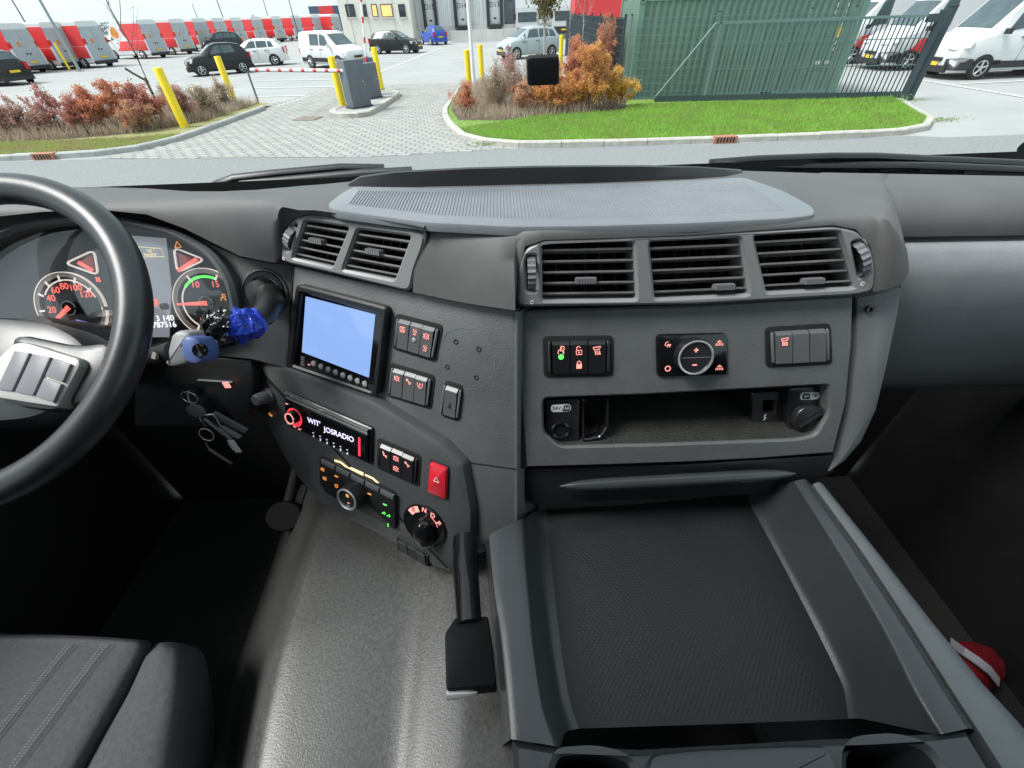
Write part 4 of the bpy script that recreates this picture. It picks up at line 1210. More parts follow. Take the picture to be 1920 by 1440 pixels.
# cab shell: door panels, rear wall, unseen half roof, front below the screen
for s_ in (-1, 1):
    d = thing('cab_door', 'black lower trim of the %s door' % ('driver' if s_ < 0 else 'passenger'), 'door', (s_ * 1.12, 0, EYE - .9))
    mb = MB(); mb.box((s_ * 1.14, -.1, EYE - .78), (.03, .98, .43)); mb.build('door_panel', 'black_plastic', d)
    mb = MB(); mb.box((s_ * 1.10, -.1, EYE - .62), (.03, .4, .035)); mb.build('armrest', 'black_plastic', d)
bw = MB(); bw.box((0, -1.15, EYE - .32), (1.17, .03, .88)); o = bw.build('cab_wall', 'black_plastic', None, kind='structure')

rf = MB(); rf.box((0, -.52, EYE + .72), (1.17, .66, .03)); rf.build('cab_half_roof', 'panel_grey', None, kind='structure')  # unseen, rear part only: darkens seat and tray, leaves daylight on the dash

# ================================================================ PEDAL
t = thing('pedal', 'dark floor pedal in the footwell left of the tunnel', 'pedal', tuple(onZ(530, 985, -1.0)))
FP = Frame(onZ(535, 965, -1.0), (1, 0, 0), (0, -.6, .8))
u, v_ = FP.uv(532, 968)
vv, ff = lathe_geo(FP, u, v_, [(.05, -.02), (.05, 0), (.046, .004), (.0001, .004)], 30, 1., .8); mk('pedal_pad', vv, ff, 'lever_black', t)
mb = MB(); mb.tube([FP.p(u, v_, -.01), FP.p(u, v_ + .25, -.1)], .015, 8); mb.build('pedal_arm', 'cavity', t, smooth=60)

# ================================================================ DRIVER SEAT
t = thing('driver_seat', 'dark grey cloth driver seat with stitched cushion and side bolster', 'seat', tuple(onZ(100, 1300, -.80)))
zs = -.74
def cush(name, P, zz, mt, edge=.03, crown=.012):
    """soft cushion from a px outline grid (list of rows)"""
    rows = [[onZ(x, y, zz + dz) for x, y, dz in r] for r in P]
    rows = [dens(r, 5) for r in rows]
    cols_ = list(zip(*rows)); cols_ = [dens(list(c), 5) for c in cols_]
    v, f = grid([list(r) for r in zip(*cols_)])
    return mk(name, v, [q[::-1] for q in f], mt, t, smooth=80)
cush('seat_cushion', [
    [(-300, 1180, -.30), (-100, 1185, -.30), (120, 1190, -.30), (265, 1200, -.30), (285, 1205, -.32)],
    [(-300, 1192, -.02), (-100, 1192, -.02), (120, 1192, -.018), (255, 1200, -.02), (283, 1212, -.06)],
    [(-330, 1215, -.002), (-110, 1212, 0), (110, 1212, 0), (250, 1220, -.004), (277, 1228, -.03)],
    [(-360, 1290, 0), (-140, 1290, .003), (70, 1290, .003), (205, 1300, -.002), (238, 1306, -.028)],
    [(-400, 1370, 0), (-170, 1370, .003), (30, 1370, .003), (165, 1375, -.002), (196, 1380, -.028)],
    [(-450, 1480, 0), (-220, 1480, .003), (-20, 1480, .003), (108, 1480, -.002), (140, 1480, -.028)],
    [(-520, 1620, 0), (-300, 1620, .003), (-90, 1620, .003), (40, 1620, -.002), (70, 1620, -.028)]], zs, 'seat_cloth')
cush('seat_bolster', [
    [(275, 1222, -.06), (300, 1205, -.05), (335, 1205, -.10), (372, 1215, -.25)],
    [(272, 1232, -.02), (305, 1216, -.004), (345, 1222, -.03), (385, 1235, -.25)],
    [(240, 1302, -.02), (285, 1290, .006), (345, 1292, -.015), (398, 1300, -.25)],
    [(198, 1376, -.02), (255, 1368, .008), (335, 1368, -.012), (402, 1372, -.25)],
    [(142, 1480, -.02), (210, 1475, .008), (320, 1475, -.012), (400, 1480, -.25)],
    [(72, 1620, -.02), (160, 1615, .008), (290, 1615, -.012), (390, 1620, -.25)]], zs, 'seat_cloth')
for x0, y0, x1, y1 in [(196, 1200, 20, 1440), (130, 1200, -60, 1440)]:
    for off in (-4, 4):
        a, b = onZ(x0 + off, y0 + 8, zs + .007), onZ(x1 + off, y1, zs + .0095)
        mb = MB()
        n = 46
        for k in range(n):
            p, q = a + (b - a) * k / n, a + (b - a) * (k + .55) / n
            mb.tube([p, q], .0011, 4)
        mb.build('stitch_line', 'stitch', t, smooth=0)

# ================================================================ RED POUCH
t = thing('red_pouch', 'red zip pouch with white strap in the passenger footwell', 'pouch', tuple(onZ(1820, 1250, -1.15)))
rows = []
for y, sx in [(1203, .25), (1215, .75), (1240, 1.), (1265, .95), (1285, .7), (1298, .25)]:
    rows.append([onZ(1820 + sx * 65 * k + (y - 1250) * .25, y, -1.14 + .05 * (1 - abs(k) ** 2) * sx) for k in (-1, -.75, -.4, 0, .4, .75, 1)])
v, f = grid([dens(r, 3) for r in rows]); mk('pouch_body', v, [q[::-1] for q in f], 'pouch_red', t, smooth=70)
pts = [onZ(1780, 1203, -1.11), onZ(1805, 1222, -1.08), onZ(1832, 1240, -1.075), onZ(1855, 1258, -1.08), onZ(1872, 1280, -1.10)]
rows = [[p + [-.007, -.007, 0], p + [-.007, -.007, .004], p + [.007, .007, .004], p + [.007, .007, 0]] for p in pts]
v, f = grid(rows); mk('strap', v, f, 'strap_white', t, smooth=30)
for k in range(3):
    v, f = grid([[onZ(1755 + 8 * k, 1232 + 9 * k, -1.088), onZ(1755 + 8 * k, 1235 + 9 * k, -1.088)], [onZ(1790 + 10 * k, 1236 + 8 * k, -1.084), onZ(1790 + 10 * k, 1239 + 8 * k, -1.084)]])
    mk('pouch_print', v, f, mat('print_pink', (.6, .2, .25), .5), t, smooth=0)

# ================================================================ WINDSCREEN, WIPERS
ws_n = np.array([0, -.94, -.34]); ws_n /= np.linalg.norm(ws_n)
FWS = Frame((0, .86, EYE - .26), (1, 0, 0), (0, -.95, .312))
FWS.n = np.array([0, -.958, -.287]); FWS.b = np.array([0, -.287, .958])
rows = []
for s in np.linspace(-1.15, 1.15, 25):
    bow = .10 * (s / 1.15) ** 2
    rows.append([FWS.p(s, w, bow) for w in np.linspace(-.12, 1.0, 5)])
v, f = grid(rows)
rows2 = []
t = thing('windscreen', 'large clear windscreen in front of the dashboard', 'windscreen', (0, .86, EYE - .26))
mk('glass_pane', v, f, 'windscreen_glass', t, smooth=60)
def onWS(x, y, h=0.):
    p = FWS.px(x, y, h)
    s = (p - FWS.o) @ FWS.a
    return FWS.px(x, y, h + .10 * (s / 1.15) ** 2)
# sensor box stuck on the glass
s_o = thing('sensor_box', 'small black rounded square box stuck on the windscreen', 'sensor', tuple(onWS(1018, 133, .01)))
q = rpoly([FWS.uv(x, y, .009) for x, y in [(987, 108), (1049, 105), (1049, 160), (989, 163)]], .006, 4)
slab('sensor_housing', FWS, q, .001, .010, 'cavity', s_o, bev=.004)
s_o = thing('round_sticker', 'dark green round sticker at the right edge of the windscreen', 'sticker', tuple(onWS(1920, 272)))
p = onWS(1926, 272, .002); uu = (p - FWS.o) @ FWS.a; vv = (p - FWS.o) @ FWS.b; hh = (p - FWS.o) @ FWS.n
lathe('sticker_disc', FWS, uu, vv, [(.0125, hh), (.0125, hh + .0012), (.0001, hh + .0012)], mat('sticker_green', (.01, .035, .02), .5), s_o, seg=24)
def wiper(label, arm, blade, blade2):
    t = thing('wiper', label, 'wiper', tuple(onWS(*arm[0], -.03)))
    mb = MB(); mb.tube([onWS(x, y, -.035 + .01 * math.sin(i)) for i, (x, y) in enumerate(arm)], [.009] * len(arm), 8, flat=.8); mb.build('wiper_arm', 'black_plastic', t, smooth=50)
    mb = MB(); mb.tube([onWS(x, y, -.02) for x, y in blade], [.008] * len(blade), 8, flat=.8); b_ = mb.build('wiper_blade', 'black_plastic', t, smooth=50)
    mb = MB(); mb.tube([onWS(x, y, -.012) for x, y in blade2], [.003] * len(blade2), 6); mb.build('rubber_lip', 'cavity', b_, smooth=50)
    for k in range(6):
        s = .25 + .12 * k
        i = s * (len(blade) - 1); a = int(i); w = i - a
        P = np.array(blade[a]) * (1 - w) + np.array(blade[min(a + 1, len(blade) - 1)]) * w
        mb = MB(); mb.box(onWS(P[0], P[1] + 3, -.02), (.016, .006, .006)); mb.build('blade_bracket', 'black_plastic', b_)
wiper('left wiper resting at the base of the windscreen behind the vents', [(386, 366), (406, 346), (440, 334), (520, 325), (640, 314), (720, 315)], [(452, 343), (520, 338), (600, 331), (680, 324), (772, 319)], [(440, 348), (540, 341), (640, 332), (760, 323)])
wiper('right wiper resting at the base of the windscreen by the passenger side', [(1330, 306), (1420, 299), (1560, 294), (1640, 294), (1760, 300), (1930, 308)], [(1340, 308), (1450, 312), (1600, 309), (1750, 311), (1930, 319)], [(1360, 310), (1500, 314), (1700, 314), (1930, 322)])
# bulkhead below the screen
mb = MB(); mb.box((0, .95, EYE - .75), (1.17, .04, .44)); o = mb.build('cab_front', mat('truck_white', (.6, .6, .6), .4), None, kind='structure')
# ================================================================ OUTSIDE: MATERIALS
mat('ground_paving', (.36, .365, .355), .85, bump=.3, bscale=30, col2=(.30, .305, .30), vscale=.35)
mat('asphalt', (.285, .295, .29), .85, bump=.9, bscale=60, col2=(.155, .16, .165), vscale=26)
mat('paver', (.43, .43, .41), .85, bump=.4, bscale=60, col2=(.30, .30, .285), vscale=3.5)
mat('paver_joint', (.27, .265, .25), .95, bump=.5, bscale=90)
mat('kerb_concrete', (.50, .485, .44), .85, bump=.4, bscale=60, col2=(.36, .34, .30), vscale=7)
mat('kerb_grey', (.42, .43, .42), .85, bump=.4, bscale=60, col2=(.30, .31, .30), vscale=7)
mat('drain_red', (.36, .17, .11), .8, bump=.4, bscale=60, vary=.2, vscale=20)
mat('soil', (.13, .11, .075), .95, bump=1., bscale=40, col2=(.07, .06, .035), vscale=14)
mat('turf_dull', (.30, .33, .12), .95, bump=1., bscale=60, col2=(.22, .19, .10), vscale=5)
mat('turf', (.25, .40, .07), .95, bump=1., bscale=60, col2=(.06, .10, .02), vscale=10)
leafmat('grass_fresh', (.30, .52, .10), (.30, .42, .11), 1.3)
leafmat('grass_dull', (.38, .46, .15), (.42, .36, .19), 2.5)
mat('line_white', (.72, .72, .70), .7, vary=.12, vscale=9)
mat('bollard_yellow', (.82, .60, .01), .45, vary=.05, vscale=4)
mat('cabinet_grey', (.11, .13, .15), .45, vary=.15, vscale=3)
mat('white_paint', (.78, .78, .78), .4, vary=.04, vscale=3)
mat('red_paint', (.62, .04, .05), .4)
mat('bark', (.16, .13, .10), .9, bump=.6, bscale=60, vary=.3, vscale=15)
mat('bark_pale', (.42, .39, .34), .9, bump=.4, bscale=60, vary=.2, vscale=15)
leafmat('leaf_rust', (.66, .36, .26), (.48, .21, .15), 6)
leafmat('leaf_red', (.62, .33, .30), (.44, .19, .18), 6)
leafmat('leaf_gold', (.78, .53, .14), (.60, .34, .10), 6)
leafmat('leaf_orange', (.78, .37, .20), (.60, .25, .14), 6)
leafmat('leaf_dry', (.58, .48, .37), (.40, .32, .25), 6)
leafmat('leaf_green', (.26, .38, .12), (.18, .28, .08), 6)
leafmat('leaf_olive', (.28, .25, .12), (.18, .16, .08), 4)
mat('container_green', (.145, .23, .187), .5, bump=.15, bscale=20, col2=(.112, .183, .148), vscale=2.2)
mat('container_post', (.15, .26, .21), .5, vary=.1, vscale=4)
mat('fence_green', (.13, .205, .19), .45)
mat('gate_dark', (.035, .055, .065), .45)
mat('wall_cream', (.74, .72, .65), .7, vary=.05, vscale=1.5)
mat('wall_steel', (.72, .74, .74), .5, metal=.2, vary=.05, vscale=1.)
mat('wall_conc', (.56, .55, .52), .8, vary=.12, vscale=.8)
mat('dock_dark', (.03, .035, .04), .6)
mat('dock_door', (.76, .78, .78), .5, vary=.05, vscale=2)
mat('window_glass_dark', (.05, .06, .07), .08, vary=.6, vscale=1.2)
mat('window_lit', (.4, .3, .12), .3, emit=(1., .62, .22), es=.7, col2=(.16, .12, .06), vscale=2.5)
mat('sill_dark', (.06, .05, .045), .6)
mat('car_glass', (.07, .10, .11), .08, vary=.25, vscale=2., spec=.4)
mat('tyre', (.018, .018, .018), .8)
mat('rim_alloy', (.55, .56, .57), .35, metal=.6)
mat('arch_black', (.014, .014, .015), .7)
mat('lamp_clear', (.55, .57, .58), .12)
mat('lamp_dark', (.05, .055, .06), .15)
mat('lamp_red', (.5, .02, .02), .2)
mat('lamp_amber', (.7, .3, .02), .25)
mat('plate_yellow', (.75, .5, .02), .5)
mat('trim_black', (.02, .021, .022), .55)
mat('livery_red', (.66, .045, .05), .4)
mat('livery_orange', (.72, .30, .04), .4, col2=(.5, .14, .02), vscale=1.4)
mat('van_rear', (.36, .40, .43), .4, vary=.06, vscale=1.5)
mat('van_white', (.60, .615, .62), .35, coat=.3)
for n_, c_ in dict(car_black=(.010, .011, .013), car_blue=(.025, .075, .38), car_silver=(.40, .46, .47), car_white=(.70, .71, .71), car_grey=(.12, .14, .15), car_dark=(.018, .024, .027)).items():
    mat(n_, c_, .35, coat=.25, spec=.35)

# ================================================================ GROUND, ROAD
def sheet(name, pts, z, mt, kind='structure', parent=None):
    o = mk(name, [(x, y, z) for x, y in pts], [list(range(len(pts)))], mt, parent, smooth=0)
    if kind and parent is None: o['kind'] = kind
    return o
sheet('ground', [(-700, -400), (700, -400), (700, 900), (-700, 900)], 0, 'ground_paving')
road = sheet('road', [(-300, -60), (300, -60), (300, 10.9), (9.9, 10.55), (9.3, 10.82), (4.8, 10.74), (.2, 11.05), (-3, 10.75), (-9.8, 11.6), (-12.3, 11.68), (-300, 11.9)], .004, 'asphalt')

# ---- paver driveway
drv_poly = [(-9.75, 11.62), (-3, 10.77), (.15, 11.05), (-.85, 11.66), (-1.55, 13.7), (-1.95, 15.8), (-1.9, 22), (-1.8, 23.6), (-7.6, 24.4), (-8.6, 18.8), (-8.75, 13.5), (-9.0, 12.4)]
drv = sheet('driveway', drv_poly, .006, 'paver_joint')
def inside(p, poly):
    x, y = p; c = False
    for i in range(len(poly)):
        (x0, y0), (x1, y1) = poly[i], poly[i - 1]
        if (y0 > y) != (y1 > y) and x < (x1 - x0) * (y - y0) / (y1 - y0) + x0: c = not c
    return c
pav = []
PL, PW = .34, .17          # large rectangular pavers laid across the lane
ang = rad(-9)
ca, sa = math.cos(ang), math.sin(ang)
for r in range(-24, 120):
    for c in range(-70, 70):
        lx, ly = (c + .5 * (r % 2)) * PL, 10.0 + r * PW
        x, y = ca * lx - sa * (ly - 11), 11 + sa * lx + ca * (ly - 11)
        if y > 24: continue
        if inside((x, y), drv_poly) and not (-6.3 < x < -3.6 and 15.6 < y < 21.3):
            pav.append((x, y))
pav.sort(key=lambda p: p[0] ** 2 + p[1] ** 2)
def paver_mesh():
    w, h, t_, b = PL / 2 - .011, PW / 2 - .011, .012, .006
    v = [(-w, -h, 0), (w, -h, 0), (w, h, 0), (-w, h, 0), (-w + b, -h + b, t_), (w - b, -h + b, t_), (w - b, h - b, t_), (-w + b, h - b, t_)]
    f = [(4, 5, 6, 7), (0, 1, 5, 4), (1, 2, 6, 5), (2, 3, 7, 6), (3, 0, 4, 7)]
    return v, f
pv, pf = paver_mesh()
pme = []
for k, c_ in enumerate([(.33, .327, .31), (.315, .312, .30), (.30, .298, .285), (.345, .338, .315)]):
    mt_ = mat('paver_%d' % k, c_, .85, bump=.4, bscale=60, vary=.12, vscale=3.)
    me = bpy.data.meshes.new('paver'); me.from_pydata(pv, [], pf); me.materials.append(mt_); pme.append(me)
near = pav[:300]
for x, y in near:
    o = bpy.data.objects.new('paver', pme[int(rng.integers(0, 4))]); COL.objects.link(o); o.parent = drv
    o.location = (x, y, .004 + rng.uniform(0, .003)); o.rotation_euler = (0, 0, ang + rng.normal(0, .004))
# remaining pavers as one part
vv, ff, mi = [], [], []
for x, y in pav[300:]:
    n = len(vv); a = ang + rng.normal(0, .004); c0, s0 = math.cos(a), math.sin(a); z = .004 + rng.uniform(0, .003)
    vv += [(x + c0 * p[0] - s0 * p[1], y + s0 * p[0] + c0 * p[1], z + p[2]) for p in pv]
    ff += [[i + n for i in q] for q in pf]; mi += [int(rng.integers(0, 4))] * len(pf)
o = mk('far_pavers', vv, ff, 'paver_0', drv, smooth=0, kind='stuff')
for k in range(1, 4): o.data.materials.append(MATS['paver_%d' % k])
o.data.polygons.foreach_set('material_index', mi)

# ---- kerbs
def along(path, step):
    P = [np.array(p, float) for p in path]
    out, acc = [P[0]], 0.
    cur = P[0]; i = 0; need = step
    while i < len(P) - 1:
        d = P[i + 1] - cur; L_ = np.linalg.norm(d)
        if L_ >= need:
            cur = cur + d / L_ * need; out.append(cur); need = step
        else:
            need -= L_; i += 1; cur = P[i]
    return out
def spline(path, n=8):
    row = [np.array(p + (0,), float) if len(p) == 2 else np.array(p, float) for p in path]
    return [(q[0], q[1]) for q in dens(row, n)]
def kerb(name, path, mt, w=.16, h=.13, step=.98, inward=1):
    t = bpy.data.objects.new(name, None); COL.objects.link(t); t['kind'] = 'structure'; ROOT[t.name] = np.zeros(3)
    P = along(spline(path), step)
    for a, b in zip(P[:-1], P[1:]):
        d = b - a; L_ = np.linalg.norm(d); d /= L_; n = np.array([-d[1], d[0]]) * inward
        g = .006
        A = a + d * g; B = b - d * g
        hh = h + rng.uniform(-.006, .006)
        c = .025
        q = [A, B, B + n * w, A + n * w]
        top = [A + n * c, B + n * c, B + n * w, A + n * w]
        v = [(p[0], p[1], 0) for p in q] + [(p[0], p[1], hh - c) for p in q[:2]] + [(p[0], p[1], hh) for p in top]
        f = [(0, 1, 5, 4), (4, 5, 7, 6), (6, 7, 8, 9), (0, 4, 6, 9, 3), (1, 2, 8, 7, 5), (2, 3, 9, 8)]
        fixn(mk('kerb_stone', v, f, mt, t, smooth=0))
    return t
KR = [(-1.75, 22.0), (-1.85, 18), (-1.88, 15.8), (-1.52, 13.7), (-.95, 12.0), (.2, 11.12), (2.5, 10.9), (4.8, 10.82), (7.2, 10.8), (9.0, 10.86), (10.0, 11.25), (10.7, 12.0), (11.2, 13.2), (11.9, 14.8)]
kerb('kerb', KR, 'kerb_concrete')
KL = [(-60, 11.9), (-30, 11.8), (-14, 11.75), (-11.2, 11.76), (-9.7, 11.95), (-8.95, 12.6), (-8.66, 13.6), (-8.5, 15.5), (-8.38, 17.3), (-8.33, 18.9)]
kerb('kerb', KL, 'kerb_grey')
def drain(x, y, rot=0):
    t = thing('kerb_drain', 'rusty red slotted drain inlet in the %s kerb' % ('right' if x > 0 else 'left'), 'drain', (x, y, 0))
    mb = MB(); mb.box((x, y + .07, .068), (.26, .10, .07)); mb.build('drain_block', 'drain_red', t)
    for k in range(6):
        mb = MB(); mb.box((x - .18 + .072 * k, y - .032, .07), (.016, .004, .048)); mb.build('slot', 'cavity', t)
p = gnd(1357, 268); drain(p[0], 10.80)
p = gnd(72, 304); drain(p[0], 11.74)

# ---- verges
vr = [(x, y) for x, y in spline([(-1.72, 22.0), (-1.7, 15.8), (-1.36, 13.75), (-.8, 12.15), (.25, 11.28), (2.5, 11.06), (4.8, 10.98), (7.2, 10.96), (8.95, 11.02), (9.9, 11.4), (10.55, 12.1), (11.0, 13.2), (11.7, 14.8)], 6)]
turf_r = sheet('verge', vr + [(12.4, 15.3), (4.3, 16.6), (4.2, 22.5)], .10, 'turf')
vl = [(x, y) for x, y in spline([(-60, 12.06), (-30, 11.96), (-14, 11.92), (-11.3, 11.94), (-9.8, 12.1), (-9.12, 12.7), (-8.84, 13.6), (-8.68, 15.5), (-8.56, 17.3), (-8.5, 18.8)], 6)]
turf_l = sheet('verge', vl + [(-9.0, 19.2), (-11.0, 18.2), (-14, 16.2), (-20, 14.9), (-60, 14.9)], .10, 'turf_dull')
sheet('planting_bed', [(-9.0, 19.0), (-9.3, 15.5), (-10.6, 14.0), (-13, 13.35), (-26, 13.2), (-26, 14.85), (-20, 14.85), (-14, 16.1), (-11, 18.1)], .106, 'soil')
sheet('planting_bed', [(-1.6, 22.0), (-1.6, 16), (-1.25, 14.2), (0, 13.9), (2.2, 14.2), (3.7, 15.0), (4.1, 16.6), (4.1, 22.4)], .106, 'soil')
def blades(name, poly, n, mt, h0, h1, label, z=.10, w=.012, cond=None):
    xs = [p[0] for p in poly]; ys = [p[1] for p in poly]
    P = np.zeros((0, 2))
    while len(P) < n:
        q = rng.uniform([max(min(xs), -26), min(ys)], [max(xs), max(ys)], (n * 2, 2))
        c = np.zeros(len(q), bool)
        for i in range(len(poly)):
            (x0, y0), (x1, y1) = poly[i], poly[i - 1]
            if y0 != y1: c ^= ((y0 > q[:, 1]) != (y1 > q[:, 1])) & (q[:, 0] < (x1 - x0) * (q[:, 1] - y0) / (y1 - y0) + x0)
        if cond is not None: c &= cond(q[:, 0], q[:, 1])
        P = np.concatenate([P, q[c]])
    P = P[:n]
    a = rng.uniform(0, math.pi, n); h = rng.uniform(h0, h1, n); lx = rng.normal(0, .35, n) * h; ly = rng.normal(0, .35, n) * h
    V_ = np.zeros((n, 3, 3))
    V_[:, 0] = np.c_[P[:, 0] - w * np.cos(a), P[:, 1] - w * np.sin(a), np.full(n, z - .01)]
    V_[:, 1] = np.c_[P[:, 0] + w * np.cos(a), P[:, 1] + w * np.sin(a), np.full(n, z - .01)]
    V_[:, 2] = np.c_[P[:, 0] + lx, P[:, 1] + ly, z + h]
    me = bpy.data.meshes.new(name)
    me.vertices.add(3 * n); me.vertices.foreach_set('co', V_.ravel())
    me.loops.add(3 * n); me.loops.foreach_set('vertex_index', np.arange(3 * n, dtype=np.int32))
    me.polygons.add(n); me.polygons.foreach_set('loop_start', np.arange(0, 3 * n, 3, dtype=np.int32)); me.polygons.foreach_set('loop_total', np.full(n, 3, dtype=np.int32))
    me.update(calc_edges=True); me.materials.append(MATS[mt])
    o = bpy.data.objects.new(name, me); COL.objects.link(o); o['kind'] = 'stuff'; tag(o, label, 'grass')
    return o
blades('grass', vr + [(11.7, 15.0), (4.2, 15.6), (3.5, 14.6), (-1.2, 14.3)], 60000, 'grass_fresh', .03, .10, 'short bright green grass on the right verge', cond=lambda x, y: (y < 13.0 + .62 * np.clip(x + 1, 0, 6)))
blades('grass', vl + [(-9.6, 14.6), (-60, 14.4)], 45000, 'grass_dull', .03, .10, 'dull patchy grass on the left verge', cond=lambda x, y: (x > -24) & (y < 13.3 + np.clip(.3 * (x + 10), 0, 9)))
blades('dry_grass', [(-8.9, 18.9), (-9.2, 15.6), (-10.3, 14.2), (-13, 13.5), (-26, 13.3), (-26, 14.8), (-20, 14.8), (-14, 16.0), (-11, 18.0)], 22000, 'leaf_dry', .08, .38, 'straw coloured dry grass among the left shrubs')
blades('dry_grass', [(-1.55, 21.5), (-1.55, 16), (-1.2, 14.4), (0, 14.0), (2.2, 14.3), (3.6, 15.1), (4.0, 16.5), (4.0, 21.5)], 16000, 'leaf_dry', .08, .36, 'straw coloured dry grass among the right shrubs')
# small weeds along the kerb nose and the gate
for x0, y0, label in [(-.4, 11.45, 'small weed tuft growing at the kerb nose'), (10.95, 12.2, 'weed tuft at the right end of the verge kerb'), (11.1, 14.3, 'leafy weed at the foot of the gate post')]:
    t = thing('weed', label, 'plant', (x0, y0, 0))
    n = 160; big = 2.2 if y0 > 14 else 1
    mb = MB()
    for k in range(n):
        c = np.array([x0 + rng.normal(0, .28 * big ** .5), y0 + rng.normal(0, .09 * big), rng.uniform(.01, .07) * big + (.1 if big > 1 else 0)])
        a = rng.normal(0, 1, 3); a /= np.linalg.norm(a); b = np.cross(a, rng.normal(0, 1, 3)); b /= np.linalg.norm(b)
        mb.add([c, c + .03 * big * a + .012 * b, c + .05 * big * a, c + .03 * big * a - .012 * b], [(0, 1, 2, 3)])
    o = mb.build('foliage', 'leaf_green', t, smooth=0, kind='stuff')

def fallen(poly, n, z, label):
    P = []
    while len(P) < n:
        q = rng.uniform([min(p[0] for p in poly), min(p[1] for p in poly)], [max(p[0] for p in poly), max(p[1] for p in poly)])
        if inside(q, poly): P.append(q)
    mb = MB()
    for q in P:
        a = rng.uniform(0, 6.28); s_ = rng.uniform(.02, .045); c_, d_ = math.cos(a) * s_, math.sin(a) * s_
        mb.add([(q[0] - c_, q[1] - d_, z), (q[0] + d_ * .5, q[1] - c_ * .5, z + .008), (q[0] + c_, q[1] + d_, z + .004), (q[0] - d_ * .5, q[1] + c_ * .5, z + .01)], [(0, 1, 2, 3)])
    o = mb.build('fallen_leaves', 'leaf_rust', None, smooth=0, kind='stuff'); tag(o, label, 'leaves')
fallen([(-1.2, 13.2), (9.5, 11.2), (10.5, 13.5), (4, 15.6), (0, 14.2)], 220, .15, 'scattered brown leaves on the right verge grass')
fallen([(-13, 12.0), (-9.2, 12.6), (-8.9, 15), (-10.5, 14), (-22, 13.3), (-22, 12.1)], 260, .15, 'scattered brown leaves on the left verge')
# ---- traffic island
isl = spline([(-5.45, 16.05), (-4.75, 15.75), (-4.25, 16.0), (-4.05, 17.5), (-3.98, 19.0), (-3.95, 20.3), (-4.25, 20.9), (-4.9, 20.9), (-5.15, 20.3), (-5.5, 18.0), (-5.65, 16.6), (-5.45, 16.05)], 4)
kerb('traffic_island', [(-5.45, 16.05), (-4.75, 15.72), (-4.22, 16.0), (-4.05, 17.5), (-3.98, 19.0), (-3.95, 20.3), (-4.25, 20.95), (-4.9, 20.9), (-5.15, 20.3), (-5.5, 18.0), (-5.66, 16.6), (-5.45, 16.05)], 'kerb_concrete', w=.2, h=.14, step=.5)
sheet('island_top', isl, .12, 'ground_paving')
o = sheet('manhole_cover', [(-6.6, 15.7), (-5.9, 15.5), (-5.75, 16.2), (-6.45, 16.4)], .024, mat('manhole_iron', (.2, .16, .13), .7, vary=.2, vscale=12))
o.pop('kind', None); tag(o, 'rusty manhole cover in the paving left of the island', 'manhole')

# ---- painted lines
def line(p0, p1, w=.12, z=.016):
    a, b = gnd(*p0), gnd(*p1)
    d = (b - a)[:2]; d /= np.linalg.norm(d); n = np.array([-d[1], d[0]]) * w / 2
    o = sheet('road_marking', [tuple(a[:2] + n), tuple(a[:2] - n), tuple(b[:2] - n), tuple(b[:2] + n)], z, 'line_white')
for a, b in [((520, 200), (628, 164)), ((712, 136), (828, 90)), ((480, 182), (572, 180)), ((470, 166), (628, 163)), ((475, 152), (620, 150)), ((330, 150), (440, 140)), ((600, 142), (700, 139)), ((710, 126), (760, 125)), ((712, 117), (775, 115)), ((715, 108), (790, 106)),
             ((935, 132), (962, 106)), ((100, 205), (330, 165)), ((0, 185), (60, 180)), ((1722, 150), (1925, 184)), ((1800, 158), (1925, 152)), ((1760, 140), (1830, 138))]:
    line(a, b)
